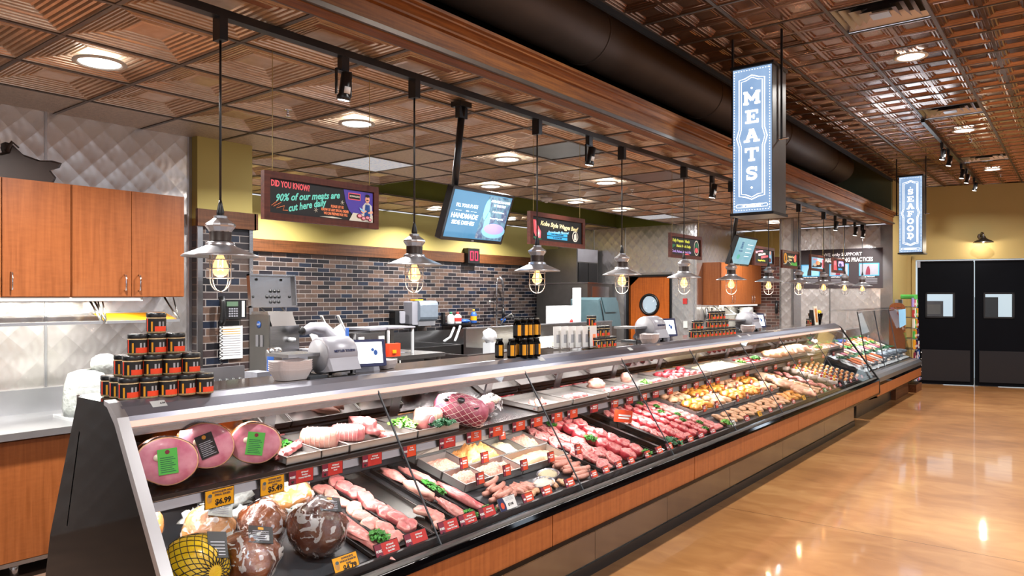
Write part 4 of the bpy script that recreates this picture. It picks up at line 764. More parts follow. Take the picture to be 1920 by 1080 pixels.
def f3(p, x, y, z, w, h):
    text('Fully Prepared Meals', .042, 'limeink', p, (x+.27, y, z+h*.80), bold=.0014, shear=.2, fit=.42); text('Made Fresh Daily', .038, 'limeink', p, (x+.33, y, z+h*.50), bold=.0014, shear=.2, fit=.36); text('Cook, Reheat, Serve & Eat', .036, 'lilac', p, (x+.28, y, z+h*.18), bold=.0012, shear=.2, fit=.47)
    patch(p, [(x+.04, z+.11), (x+.14, z+.10), (x+.05, z+.06)], y, 'grnc'); patch(p, [(x+.30, z+.004), (x+.42, z+.02), (x+.5, z+.006)], y, 'neonred')
    patch(p, circ(x+.66, z+.09, .065, .085), y, 'cream'); patch(p, circ(x+.66, z+.09, .055, .072), y-.001, 'blk_ink'); patch(p, circ(x+.66, z+.115, .035, .03), y-.002, 'grnc'); patch(p, circ(x+.655, z+.065, .04, .028), y-.003, 'neonred')
def f4(p, x, y, z, w, h):
    for k in range(3): patch(p, [(x+.08+.1*k, z+.12-.03*k), (x+.36+.1*k, z+.15-.03*k), (x+.34+.1*k, z+.175-.03*k), (x+.07+.1*k, z+.15-.03*k)], y-.0005*k, ['pinkink', 'cream', 'neonred'][k])
    text('Award Winning', .03, 'blk_ink', p, (x+.24, y-.002, z+.138), bold=.001); text('Sausages Made Here', .034, 'limeink', p, (x+.3, y, z+.035), bold=.001)
    patch(p, [(x+.56, z+.01), (x+.70, z+.01), (x+.68, z+.17), (x+.60, z+.17)], y, 'paleblue'); patch(p, circ(x+.64, z+.15, .03), y-.001, 'skin_ink'); patch(p, circ(x+.62, z+.05, .05, .03), y-.001, 'maroon')
def f5(p, x, y, z, w, h):
    patch(p, circ(x+.16, z+.11, .075), y, 'yelc'); patch(p, circ(x+.16, z+.11, .06), y-.001, 'gold'); patch(p, [(x+.14, z+.07), (x+.185, z+.08), (x+.17, z+.15), (x+.145, z+.14)], y-.002, 'blk_ink')
    text('Antibiotic Free', .045, 'creamink', p, (x+.42, y, z+.135), bold=.0014); text('Chicken', .045, 'creamink', p, (x+.38, y, z+.09), bold=.0014)
    MB().tube([(x+.06, y-.001, z+.02), (x+.18, y-.001, z+.03), (x+.26, y-.001, z+.08), (x+.34, y-.001, z+.05), (x+.44, y-.001, z+.02)], .006, 5).build('scribble', 'cream', p)
    patch(p, circ(x+.6, z+.11, .06, .05), y, 'neonorange'); patch(p, circ(x+.63, z+.14, .03, .04), y-.001, 'neonred'); patch(p, [(x+.34, z+.01), (x+.70, z+.01), (x+.68, z+.07), (x+.56, z+.045), (x+.44, z+.06)], y-.002, 'limec')
def f6(p, x, y, z, w, h):
    patch(p, [(x+.04, z+.005), (x+.75, z+.005), (x+.75, z+.18), (x+.04, z+.18)], y, 'paleblue'); patch(p, [(x+.08, z+.02), (x+.6, z+.03), (x+.7, z+.1), (x+.5, z+.12), (x+.2, z+.07)], y-.001, 'blk_ink'); patch(p, circ(x+.42, z+.095, .12, .035), y-.002, 'neonorange'); patch(p, circ(x+.25, z+.06, .1, .025), y-.0025, 'cream')
    patch(p, [(x+.66, z+.02), (x+.73, z+.02), (x+.73, z+.16), (x+.66, z+.16)], y-.002, 'neonred'); text('Fresh Seafood', .045, 'pinkink', p, (x+.3, y-.001, z+.15), bold=.0014)
def f7(p, x, y, z, w, h):
    patch(p, [(x+.04, z+.01), (x+.3, z+.01), (x+.25, z+.18), (x+.08, z+.17)], y, 'neonred'); patch(p, circ(x+.16, z+.13, .06, .04), y-.001, 'pinkink'); patch(p, [(x+.36, z+.08), (x+.74, z+.09), (x+.7, z+.175), (x+.4, z+.17)], y, 'lilac'); patch(p, circ(x+.5, z+.11, .09, .03), y-.001, 'navyc'); text('Sushi Grade', .05, 'cyanink', p, (x+.5, y-.001, z+.035), bold=.0016)
for nme, col in dict(neonred='#f2606a', neonteal='#6fd8c8', neonorange='#f08a5c', purple='#4a3a9a', paleblue='#8cc4e8', pinkink='#f09aa8', creamink='#f4e2a8', cyanink='#2f9ad0', limeink='#d6dc50', lilac='#b49ae0', skin_ink='#e8a88c').items(): M[nme] = pm(nme, col, .5, 0, .06, 20, emit=.25)
board(2.21, 'framed black board reading DID YOU KNOW?, with a painted butcher', f1)
board(4.55, 'framed black board in gold script about Wagyu beef, with a red cut of meat', f2)
board(7.0, 'framed black board with yellow-green script and a white oval dish at its right', f3)
board(9.45, 'framed black board with pink and yellow writing, half behind the small screen', f4)
board(10.58, 'framed black board with a yellow round emblem at its left', f5)
board(11.95, 'framed board with a white fish picture in front of the left of the dark banner', f6)
board(13.25, 'framed board with red and lilac pictures in front of the middle of the dark banner', f7)
def tvset(x0, lab, which):
    w, h = .655, .37; t = thing('television', lab, 'television', (x0+w/2, 3.3, 2.1))
    q = Matrix.Translation((x0+w/2, 3.36, 2.283)) @ Matrix.Rotation(math.radians(20), 4, 'X')
    MB().rbox((-w/2, -.02, -h/2), (w/2, .035, h/2), .008, 0, q, axis=1).build('bezel', 'black', t)
    s_ = MB().box((-w/2+.02, -.0215, -h/2+.024), (w/2-.02, -.02, h/2-.018), 0, q).build('screen', 'tv' if which == 0 else 'tv2', t)
    def tt(s, size, mat, x, z, **k): return text(s, size, mat, s_, q @ Vector((x, -.0225, z)), q.to_3x3().to_4x4() @ FRONT, **k)
    if which == 0:
        m = MB(); m.prism([(.055, .16), (.30, .16), (.30, -.155), (.01, -.155), (.02, -.02)], -.0222, -.0216, 1, 0, q); m.build('picture', 'tvp', s_)
        m = MB(); m.prism(circ(.19, -.09, .13, .055, 20), -.0228, -.0222, 1, 0, q); m.build('picture_bowl', 'paleblue', s_); MB().prism(circ(.19, -.075, .11, .040, 20), -.0232, -.0228, 1, 0, q).build('picture_salad', 'lilac', s_)
        for k in range(2): MB().prism(circ(.06+.035*k, .06-.09*k, .03, .075, 14), -.0226, -.0222, 1, 0, q).build('picture_glass', 'paleblue', s_)
        tt('FILL YOUR PLATE', .034, 'tvw', -.15, .065, bold=.0006, fit=.22); tt('WITH', .012, 'tvw', -.135, .030); tt('HANDMADE', .048, 'tvw', -.15, -.008, bold=.001, fit=.27); tt('SIDE DISHES', .038, 'tvw', -.15, -.055, bold=.0008, fit=.23)
        for a in (-.225, -.07): m = MB().box((a-.03, -.0225, .029), (a+.03, -.0218, .031), 0, q); m.build('rule', 'tvw', s_)
        for i, s in enumerate(('AVAILABLE \u00c0 LA CARTE', 'IN THE DELI')): tt(s, .024, 'tvw', .19, .125-.03*i, bold=.0007, fit=.21-.08*i)
        for i, s in enumerate(('Mashed Potatoes', 'Roasted Vegetables', 'Pasta & Salads', 'Soup of the Day')): tt(s, .019, 'tvw', .19, .05-.048*i, shear=.2)
    else:
        for a, c_ in ((-.14, .10), (-.11, .10), (-.14, .055), (-.105, .055)): MB().tube([(a+.014*math.cos(u*.5), -.023, c_+.02*math.sin(u*.5)) for u in range(13)], .0025, 5).v; m = MB().tube([tuple(q @ Vector((a+.014*math.cos(u*PI/6), -.023, c_+.02*math.sin(u*PI/6)))) for u in range(12)], .0025, 5, closed=True); m.build('picture', 'bluec', s_)
        MB().prism(circ(-.13, -.07, .05, .03), -.0225, -.0218, 1, 0, q).build('picture', 'neonteal', s_)
        for k in range(4): MB().box((.05, -.0225, .09-.05*k), (.24-.03*(k % 2), -.0218, .096-.05*k), 0, q).build('text_line', 'tvw', s_)
        tt('Fresh Fish', .03, 'bluec', -.12, .005, shear=.3)
    MB().box((-.012, -.021, -h/2+.006), (.012, -.0195, -h/2+.014), 0, q).build('badge', 'alu', t)
    MB().box((-.09, .035, -.06), (.09, .07, .1), 0, q).build('mount', 'black', t)
    MB().cyl((x0+.11, 3.30, ZL-.02), (x0+.14, 3.42, 2.32), .024, 12).build('pole', 'black', t)
    MB().box((x0+.06, 3.27, ZL-.035), (x0+.17, 3.36, ZL)).box((x0+.07, 3.29, ZL-.11), (x0+.15, 3.33, ZL-.03)).build('ceiling_bracket', 'black', t)
    MB().tube([(x0+.12, 3.42, 2.34), (x0+.2, 3.43, 2.30), (x0+.3, 3.42, 2.30)], .02, 8).build('arm', 'black', t)
    return t
tvset(3.555, 'tilted flat screen reading HANDMADE SIDE DISHES, on a black ceiling pole', 0)
tvset(8.62, 'smaller-looking pale blue flat screen below and left of the MEATS sign', 1)
lamp('screen_glow', 'AREA', (3.88, 3.27, 2.26), 1.2, .6, (.6, .8, 1), rot=(PI/2+.35, 0, 0), sy=.3)
# number display
t = thing('number_display', 'small black counter display with glowing red 00 under the big screen', 'number display', (6.2, 8.3, 2.25))
X, Y, Zc = 9.55, 8.36, 2.42
t.location = (X, Y, Zc-.13)
MB().box((X-.15, Y-.03, Zc-.13), (X+.15, Y+.09, Zc+.13)).build('case', 'black', t)
for dx in (-.06, .06): MB().box((X+dx-.042, Y-.033, Zc-.08), (X+dx-.026, Y-.03, Zc+.08)).box((X+dx+.026, Y-.033, Zc-.08), (X+dx+.042, Y-.03, Zc+.08)).box((X+dx-.03, Y-.033, Zc+.066), (X+dx+.03, Y-.03, Zc+.082)).box((X+dx-.03, Y-.033, Zc-.082), (X+dx+.03, Y-.03, Zc-.066)).build('digit', 'led', t)
# dark banner on the far steel wall (faces -X)
t = thing('wall_banner', 'dark banner about fishing practices with three framed pictures on the far steel wall', 'banner', (14.65, 3.6, 1.87))
XB = 14.64; by0, by1, bz0, bz1 = 2.89, 4.40, 1.87, 2.61
pn = MB().box((XB, by0, bz0), (XB+.018, by1, bz1)).build('panel', 'bannerbrown', t) if False else None
M['banner'] = pm('banner_brown', '#2a1c20', .6, 0, .1)
pn = MB().box((XB, by0, bz0), (XB+.018, by1, bz1)).build('panel', 'banner', t)
text('WE only SUPPORT', .085, 'wht_ink', t, (XB-.001, 3.58, 2.505), LEFT, bold=.001)
text('SUSTAINABLE FISHING PRACTICES', .105, 'wht_ink', t, (XB-.001, 3.62, 2.40), LEFT, bold=.003, sx=.70)
for i, (yc, s, mt) in enumerate(((4.22, 'THE FISH BUTCHER', 'paleblue'), (3.66, 'NORTHERN WATERS', 'neonred'), (3.10, 'ON THE BOAT', 'lilac'))):
    yc = (4.16, 3.64, 3.12)[i]
    f = MB().box((XB-.004, yc-.17, 2.10), (XB, yc+.17, 2.33)).build('picture_edge', 'cyanink', t); MB().box((XB-.006, yc-.155, 2.115), (XB-.004, yc+.155, 2.315)).build('picture', ('paleblue', 'grey', 'lgrey')[i], f)
    MB().prism([(yc-.02, 2.115), (yc+.06, 2.115), (yc+.05, 2.2), (yc+.03, 2.26), (yc, 2.28), (yc-.02, 2.2)], XB-.008, XB-.006, 0).build('picture_figure', 'maroon' if i else 'blk_ink', f)
    text(s, .03, 'wht_ink', t, (XB-.001, yc, 2.08), LEFT, bold=.001)
    for k in range(5): MB().box((XB-.002, yc-.14, 2.04-.02*k), (XB, yc+.14, 2.046-.02*k)).build('text_line', 'grey', t)
MB().tube([(XB-.003, 3.62+.03*math.cos(u*PI/6), 1.935+.02*math.sin(u*PI/6)) for u in range(12)], .004, 5, closed=True).build('emblem', 'wht_ink', t)
# ================================================================ service side: left counter and cabinets
t = thing('base_cabinet', 'long orange wood base cabinet on steel legs under the left steel counter', 'cabinet', (1.2, 5.3, 0))
MB().box((1.15, 5.06, .125), (3.08, 5.78, .865)).build('body', 'cabx', t)
MB().box((1.15, 5.045, .10), (3.08, 5.78, .125)).build('bottom_rail', 'steel', t)
for x in (1.62, 3.0): MB().cyl((x, 5.12, 0), (x, 5.12, .11), .025, 12).build('leg', 'steel', t)
for x0, x1 in ((1.15, 2.35), (2.354, 3.08)):
    dd = MB().box((x0, 5.04, .13), (x1, 5.06, .85)).build('door', 'cabw', t)
    h = MB().box((x1-.40, 5.032, .735), (x1-.2, 5.041, .79)); h.build('recessed_pull', 'black', dd).name; MB().box((x1-.39, 5.028, .742), (x1-.21, 5.033, .76)).build('pull_lip', 'alu', dd)
t = thing('steel_worktop', 'bright stainless counter with upstand along the left quilted wall', 'countertop', (1.2, 5.4, .865))
MB().box((1.1, 4.99, .865), (3.09, 5.78, .907)).build('top', 'alu', t); MB().box((1.1, 5.76, .907), (3.09, 5.795, 1.075)).build('upstand', 'alu', t)
def wall_cab(x0, x1, nd, lab):
    y0 = 5.44; t = thing('wall_cabinet', lab, 'cabinet', ((x0+x1)/2, 5.6, 1.713)); MB().box((x0, y0+.02, 1.713), (x1, 5.79, 2.485)).build('body', 'cabw', t)
    w_ = (x1-x0)/nd
    for k in range(nd):
        a = x0+w_*k; dd = MB().box((a+.003, y0, 1.718), (a+w_-.003, y0+.02, 2.482)).build('door', 'cabw', t)
        hx = a+(.045 if k % 2 else w_-.045) if nd > 1 else a+.05
        hx = a+(w_-.05) if (k % 2 == 0) else a+.05
        MB().tube([(hx, y0, 1.76), (hx, y0-.03, 1.765), (hx, y0-.03, 1.87), (hx, y0, 1.875)], .005, 8).build('handle', 'chrome', dd)
wall_cab(2.063, 2.855, 2, 'orange wood wall cabinet with two doors, right-hand one over the steel counter')
wall_cab(1.25, 2.055, 2, 'orange wood wall cabinet at the left edge of the picture')
# light strip and flip shelves under the cabinets
t = thing('cabinet_light', 'glowing white light strip under the left wall cabinets', 'strip light', (1.6, 5.5, 1.69)); MB().box((.5, 5.46, 1.685), (2.55, 5.52, 1.713)).build('housing', 'wht2', t); MB().box((.52, 5.456, 1.688), (2.53, 5.462, 1.705)).build('lens', 'glow2', t)
lamp('cabinet_strip', 'AREA', (1.5, 5.50, 1.68), 42, 2.0, (1, .98, .86), sy=.05)
for k, (x0, x1) in enumerate(((1.3, 2.27), (2.30, 2.83))):
    t = thing('flip_up_shelf_rack', ['folding glass rack hanging from green-lit arms under the left cabinet', 'folding rack with a yellow lit panel under the right cabinet end', 'folding glass rack beyond the left edge'][k], 'rack', ((x0+x1)/2, 5.5, 1.53))
    for x in (x0, x1): 
        MB().tube([(x, 5.70, 1.71), (x, 5.48, 1.54)], .008, 6).build('arm', 'steel_d', t); MB().tube([(x+.03, 5.62, 1.71), (x+.01, 5.5, 1.55)], .006, 6).build('brace', 'steel_d', t)
    MB().box((x0, 5.46, 1.525), (x1, 5.49, 1.545)).box((x0, 5.70, 1.585), (x1, 5.72, 1.60)).build('rail', 'alu', t)
    MB().add([(x0, 5.49, 1.54), (x1, 5.49, 1.54), (x1, 5.72, 1.60), (x0, 5.72, 1.60)], [(0, 1, 2, 3)]).build('panel', 'glass' if k != 1 else 'yelpanel' if 'yelpanel' in M else 'gold', t)
# plastic bag dispenser, cutting board
solo(MB().box((1.95, 5.1, .907), (2.45, 5.45, .925)), 'cutting_board', 'white', 'white plastic board on the left steel counter under the wrapped roll', 'cutting board')
t = thing('wrapped_roll_dispenser', 'clear plastic-covered dispenser standing on the left steel counter beside the jars', 'dispenser', (2.14, 5.28, .925))
MB().lathe([(.14, 0), (.15, .05), (.14, .20), (.115, .28), (.06, .30)], (2.1, 5.28, .925), 18).build('bag', 'paleamber', t); MB().blob((2.19, 5.24, 1.255), (.085, .08, .075), 14, 9, .12, 3).build('bag_top', 'paleamber', t); MB().lathe([(.05, .26), (.055, .30)], (2.14, 5.26, .925), 14).build('roll', 'white', t)
# metal animal figure on the cabinet
t = thing('animal_figure', 'dark metal pig figure on top of the left wall cabinets', 'sculpture', (1.75, 5.6, 2.485))
out = [(1.30, 2.485), (1.98, 2.485), (2.0, 2.53), (1.965, 2.575), (1.985, 2.59), (2.02, 2.60), (2.035, 2.635), (1.975, 2.645), (1.90, 2.635), (1.80, 2.66), (1.735, 2.72), (1.70, 2.725), (1.715, 2.67), (1.66, 2.645), (1.50, 2.66), (1.35, 2.65), (1.28, 2.58)]
m = MB(); n = len(out); cxx = sum(p[0] for p in out)/n; czz = 2.56
for yy, s_ in ((5.50, .90), (5.53, 1), (5.61, 1), (5.64, .90)): m.v += [(cxx+(x-cxx)*s_, yy, 2.485+(z-2.485)*s_) for x, z in out]
for i in range(3):
    for k in range(n): m.f.append([i*n+k, i*n+(k+1) % n, (i+1)*n+(k+1) % n, (i+1)*n+k]); m.m.append(0); m.sm.append(True)
m.f += [list(range(n)), list(range(3*n, 4*n))[::-1]]; m.m += [0, 0]; m.sm += [False, False]
m.build('body', 'collarm', t); MB().tube([(1.70, 5.50, 2.66), (1.72, 5.47, 2.72), (1.76, 5.48, 2.69)], [.02, .012, .006], 6).build('ear', 'collarm', t)
# phone, paper on the pillar
t = thing('wall_phone', 'black office phone with green display on the brick pillar', 'phone', (3.37, 5.66, 1.5))
MB().rbox((3.30, 5.63, 1.53), (3.50, 5.695, 1.69), .01, axis=1).build('body', 'black', t); MB().box((3.315, 5.625, 1.635), (3.42, 5.631, 1.675)).build('display', 'lcd', t); MB().box((3.455, 5.625, 1.545), (3.48, 5.631, 1.68)).build('label_strip', 'wht_ink', t)
for i in range(4):
    for j in range(4): MB().box((3.335+.022*i, 5.624, 1.548+.02*j), (3.35+.022*i, 5.631, 1.56+.02*j)).build('key', 'lgrey', t)
MB().tube([(3.265, 5.62, 1.49), (3.265, 5.60, 1.53), (3.265, 5.595, 1.60), (3.265, 5.60, 1.67), (3.265, 5.62, 1.71)], [.026, .026, .018, .024, .026], 10).build('handset', 'black', t)
MB().tube([(3.28+.012*math.cos(k*1.2), 5.65+.012*math.sin(k*1.2), 1.49-.0058*k) for k in range(60)], .0035, 5).build('coiled_cord', 'black', t)
t = thing('posted_sheet', 'white list with yellow highlighted lines taped on the brick pillar below the phone', 'paper', (3.39, 5.69, 1.18)); MB().box((3.29, 5.688, 1.19), (3.50, 5.692, 1.47)).build('sheet', 'wht_ink', t)
for k in range(12): MB().box((3.31, 5.686, 1.44-.02*k), (3.48, 5.688, 1.444-.02*k)).build('text_line', 'yelc' if k < 3 else 'lgrey', t)
MB().tube([(3.39, 5.67, 1.53), (3.395, 5.675, 1.35), (3.405, 5.675, 1.2), (3.40, 5.675, 1.10)], .004, 5).build('cord', 'white', t) if False else None
# prep tables
def worktable(x0, x1, y0, y1, z, lab, splash=False):
    t = thing('work_table', lab, 'table', ((x0+x1)/2, (y0+y1)/2, 0)); MB().box((x0, y0, z-.04), (x1, y1, z)).build('top', 'steel', t)
    for x in (x0+.05, x1-.05):
        for y in (y0+.05, y1-.05): MB().cyl((x, y, 0), (x, y, z-.04), .02, 8).build('leg', 'steel_d', t)
    MB().box((x0+.05, y0+.05, .25), (x1-.05, y1-.05, .27)).build('under_shelf', 'steel_d', t)
    if splash: MB().box((x0, y1-.02, z), (x1, y1, z+.15)).build('upstand', 'steel', t)
    return t
worktable(2.2, 3.4, 4.0, 4.75, 1.06, 'steel work table behind the jar pyramid')
t = thing('knife_rack', 'low stainless knife rack with dark handles right of the jar pyramid', 'knife rack', (2.55, 4.35, 1.06))
MB().box((2.28, 4.30, 1.06), (2.66, 4.32, 1.27)).box((2.28, 4.46, 1.06), (2.66, 4.48, 1.24)).box((2.28, 4.30, 1.06), (2.66, 4.48, 1.075)).build('box', 'steel_l', t)
for k in range(5): MB().cyl((2.42+.045*k, 4.26, 1.08), (2.42+.045*k, 4.26, 1.20), .009, 6).build('knife_handle', 'black', t)
solo(MB().box((2.72, 4.25, 1.06), (2.82, 4.4, 1.22)), 'plastic_tub', 'lgrey', 'pale translucent tub beside the knife rack', 'tub')
t = thing('steel_canister', 'tall stainless canister left of the meat grinder', 'canister', (2.98, 4.45, 1.06)); MB().lathe([(.055, 0), (.055, .28), (.048, .30), (.02, .305)], (2.98, 4.45, 1.06), 20).build('body', 'steel', t); MB().lathe([(.0565, .03), (.0565, .26)], (2.98, 4.45, 1.06), 20, cap=False, mats=lambda i, a: 1 if .45 < a < .62 else 0).build('label', ['steel', 'bluec'], t)
# meat grinder with raised lid
t = thing('meat_grinder', 'stainless floor-standing meat grinder with a blue round badge and raised perforated lid', 'meat grinder', (3.4, 5.05, 0))
MB().box((3.235, 4.9, .1), (3.247, 5.16, 1.575)).build('side_panel', 'steel_d', t)
MB().box((3.247, 4.9, .1), (3.51, 5.16, 1.49)).build('body', 'steel', t); MB().box((3.25, 4.95, 0), (3.5, 5.14, .1)).build('base', 'black', t)
MB().prism([(4.88, 1.49), (4.94, 1.60), (5.16, 1.60), (5.16, 1.49)], 3.252, 3.47, 0).build('hopper', 'steel', t)
ld = MB(); q = Matrix.Translation((3.36, 5.05, 1.76)) @ Matrix.Rotation(math.radians(-6), 4, 'X')
ld.box((-.20, 0, -.125), (.205, .012, .125), 0, q).box((-.205, -.03, -.13), (.21, .012, -.118), 0, q).box((-.205, -.03, .118), (.21, .012, .13), 0, q).box((-.205, -.03, -.13), (-.195, .012, .13), 0, q).box((.2, -.03, -.13), (.21, .012, .13), 0, q)
lo = ld.build('lid', 'steel', t)
for (r_, zz, n_) in ((-.07, 0, 3), (-.105, -.045, 4), (-.075, -.085, 3)):
    for k in range(n_): MB().lathe([(.014, 0), (.014, .003)], n=12, mat=q @ Matrix.Translation((r_+.036*k+.06, -.001, zz)) @ RX).build('lid_hole', 'black', lo)
for a, c_ in ((-.13, .09), (.09, .09), (-.17, -.045), (.16, -.045)): MB().lathe([(.010, 0), (.010, .006)], n=10, mat=q @ Matrix.Translation((a, -.001, c_)) @ RX).build('lid_bolt', 'black', lo)
for x in (3.27, 3.45): MB().tube([(x, 5.07, 1.65), (x+.01, 5.05, 1.62), (x+.015, 5.02, 1.59)], .008, 6).build('hinge_arm', 'steel_d', t)
MB().lathe([(.028, 0), (.028, .004)], n=18, mat=Matrix.Translation((3.234, 5.03, 1.50)) @ Matrix.Rotation(-PI/2, 4, 'Y')).build('badge', 'bluec', t); text('UW', .022, 'wht_ink', t, (3.229, 5.03, 1.50), LEFT)
MB().cyl((3.42, 4.90, 1.38), (3.42, 4.84, 1.38), .018, 10).build('knob', 'white', t)
for y in (4.97, 5.03): MB().box((3.228, y, 1.33), (3.235, y+.035, 1.42)).build('switch', 'steel_l', t)
MB().tube([(3.40, 4.9, 1.20), (3.40, 4.78, 1.20), (3.44, 4.74, 1.16), (3.5, 4.74, 1.16)], .012, 8).build('handle', 'chrome', t)
# second row of machines seen over the scale
worktable(3.92, 5.33, 5.03, 5.7, 1.16, 'steel work table with open shelf behind the white scale')
t = thing('bone_saw_head', 'rounded pale grey machine head with black grip behind the first scale', 'machine', (4.35, 4.9, 1.1))
worktable(3.42, 3.84, 4.6, 5.0, 1.13, 'small steel stand under the grey slicer')
MB().tube([(3.80, 4.8, 1.44), (3.88, 4.8, 1.47), (3.98, 4.8, 1.46), (4.06, 4.8, 1.38), (4.10, 4.8, 1.28)], [.03, .045, .06, .075, .08], 14).build('hood', 'lgrey', t); MB().box((3.84, 4.68, 1.13), (4.1, 4.95, 1.30)).build('body', 'lgrey', t); MB().blob((3.78, 4.78, 1.45), (.03, .02, .035)).build('grip', 'black', t); t.location = (3.95, 4.8, 1.13); 
for c_ in t.children: c_.data.transform(Matrix.Translation(Vector((4.35, 4.9, 1.1))-Vector((3.95, 4.8, 1.13))))
for k, (x, lab) in enumerate(((4.55, 'white-edged open slicer tray leaning up behind the scale'), (4.85, 'white sheet clipped upright behind the scale'))):
    q = Matrix.Translation((x, 5.2, 1.30)) @ Matrix.Rotation(math.radians(-30), 4, 'Y'); o = solo(MB().box((-.09, 0, -.12), (.09, .01, .12), 0, q).box((.09, -.01, -.12), (.10, .02, .2), 0, q), ['slicer_carriage', 'clipped_sheet'][k], 'wht_ink', lab, 'tray' if k == 0 else 'paper')
    o.location.z = 1.14+.02
t = thing('vacuum_packer', 'steel tabletop machine with white rollers and a blue badge', 'machine', (5.15, 5.3, 1.14))
MB().box((4.95, 5.15, 1.14), (5.3, 5.5, 1.36)).build('body', 'steel', t); MB().box((4.94, 5.14, 1.36), (5.31, 5.3, 1.375)).build('lid', 'glass', t)
for a in (4.98, 5.22): MB().box((a, 5.14, 1.22), (a+.06, 5.15, 1.33)).build('label', 'wht_ink', t)
MB().lathe([(.035, 0), (.035, .01), (.018, .012)], n=16, mat=Matrix.Translation((5.13, 5.14, 1.27)) @ RX).build('dial', 'white', t); MB().lathe([(.028, 0), (.028, .004)], n=16, mat=Matrix.Translation((5.2, 5.14, 1.20)) @ RX).build('badge', 'bluec', t); text('UW', .02, 'wht_ink', t, (5.2, 5.134, 1.20))
solo(MB().box((4.885, 5.1, 1.14), (4.90, 5.13, 1.42)), 'blue_scraper', 'bluec', 'upright blue plastic scraper between the sheet and the steel machine', 'scraper')
t = thing('tissue_box', 'small white box with tissue standing before the steel machine', 'box', (5.33, 5.1, 1.14)); MB().box((5.28, 5.05, 1.14), (5.38, 5.12, 1.24)).build('box', 'white', t); MB().blob((5.33, 5.085, 1.25), (.035, .025, .025), amp=.3).build('tissue', 'white', t)
solo(MB().box((5.46, 5.05, 1.14), (5.6, 5.10, 1.26), 0).box((5.50, 5.04, 1.17), (5.54, 5.05, 1.20), 1), 'snack_carton', ['orange', 'yelc'], 'red and yellow carton beside the clear-sided bin', 'carton')
t = thing('steel_bin', 'stainless square container with pale lid behind the red carton', 'container', (5.7, 5.4, 1.14)); MB().box((5.52, 5.25, 1.14), (5.82, 5.6, 1.38)).build('body', 'steel_d', t); MB().box((5.5, 5.23, 1.38), (5.84, 5.62, 1.40)).build('lid', 'lgrey', t)
t = thing('clear_bin', 'clear square bin framed in white on the steel work table', 'container', (6.05, 5.4, 1.14))
for x in (5.86, 6.18): 
    for y in (5.2, 5.5): MB().box((x, y, 1.14), (x+.02, y+.02, 1.40)).build('post', 'white', t)
MB().box((5.85, 5.19, 1.39), (6.21, 5.53, 1.405)).build('lid', 'lgrey', t); MB().box((5.88, 5.22, 1.145), (6.18, 5.5, 1.37)).build('bin', 'glass', t)
for nm_, d_ in (('bone_saw_head', -.33), ('slicer_carriage', -.58), ('clipped_sheet', -.70), ('vacuum_packer', -.66), ('blue_scraper', -.73), ('tissue_box', -.86), ('snack_carton', -.86), ('steel_bin', -.98), ('clear_bin', -1.12)):
    bpy.data.objects[nm_].location.x += d_; bpy.data.objects[nm_].location.z += .02 if nm_ != 'bone_saw_head' else 0
bpy.data.objects['clear_bin'].location.y += .02
# back wall things
t = thing('soap_dispenser', 'small black and pale grey soap dispenser on the brick wall', 'dispenser', (7.8, 8.35, 1.27)); MB().rbox((7.70, 8.32, 1.27), (7.9, 8.45, 1.50), .02, axis=1).build('body', 'black', t); MB().rbox((7.78, 8.30, 1.30), (7.89, 8.33, 1.49), .02, axis=1).build('front', 'lgrey', t)
t = thing('paper_towel_dispenser', 'large smoky grey paper towel dispenser on the brick wall', 'dispenser', (8.25, 8.3, 1.25)); MB().rbox((8.0, 8.26, 1.27), (8.15, 8.45, 1.64), .02, axis=1).build('side', 'lgrey', t); MB().rbox((8.12, 8.20, 1.32), (8.52, 8.44, 1.65), .07, axis=0).build('cover', 'smoke', t); MB().box((8.13, 8.25, 1.25), (8.5, 8.45, 1.33)).build('chute', 'grey', t); MB().box((8.1, 8.3, 1.65), (8.28, 8.4, 1.67)).build('yellow_tag', 'yelc', t)
t = thing('wall_shelf', 'narrow dark shelf for cleaning bottles on the brick wall', 'shelf', (9.2, 8.35, 1.24)); MB().box((8.85, 8.25, 1.235), (9.62, 8.45, 1.255)).build('board', 'black', t); MB().box((8.85, 8.40, 1.255), (8.90, 8.45, 1.45)).build('bracket', 'black', t)
def bottle(x, y, z, r, h, mats, lab, grp=None, capm=1):
    t = thing('spray_bottle' if h > .2 else 'bottle', lab, 'bottle', (x, y, z), grp); MB().lathe([(r*.95, 0), (r, .01), (r, h*.6), (r*.8, h*.72), (r*.35, h*.82)], (x, y, z), 14).build('body', mats[0], t)
    MB().lathe([(r*.36, h*.82), (r*.36, h)], (x, y, z), 10).build('cap', mats[1], t); MB().lathe([(r*1.01, h*.2), (r*1.01, h*.5)], (x, y, z), 14, cap=False).build('label', mats[2], t); return t
bottle(8.97, 8.34, 1.255, .06, .20, ('white', 'grnc', 'wht2'), 'white bottle with green cap on the wall shelf')
bottle(9.14, 8.34, 1.255, .065, .20, ('white', 'red', 'red'), 'white bottle with red cap and label on the wall shelf')
bottle(9.60-.05, 8.34, 1.255, .055, .24, ('bluec', 'yelc', 'yelc'), 'blue bottle with yellow cap at the right end of the wall shelf')
solo(MB().blob((9.33, 8.34, 1.29), (.11, .06, .035), amp=.25, flat=.03), 'cleaning_cloth', 'bluec', 'crumpled blue cloth between the bottles on the wall shelf', 'cloth')
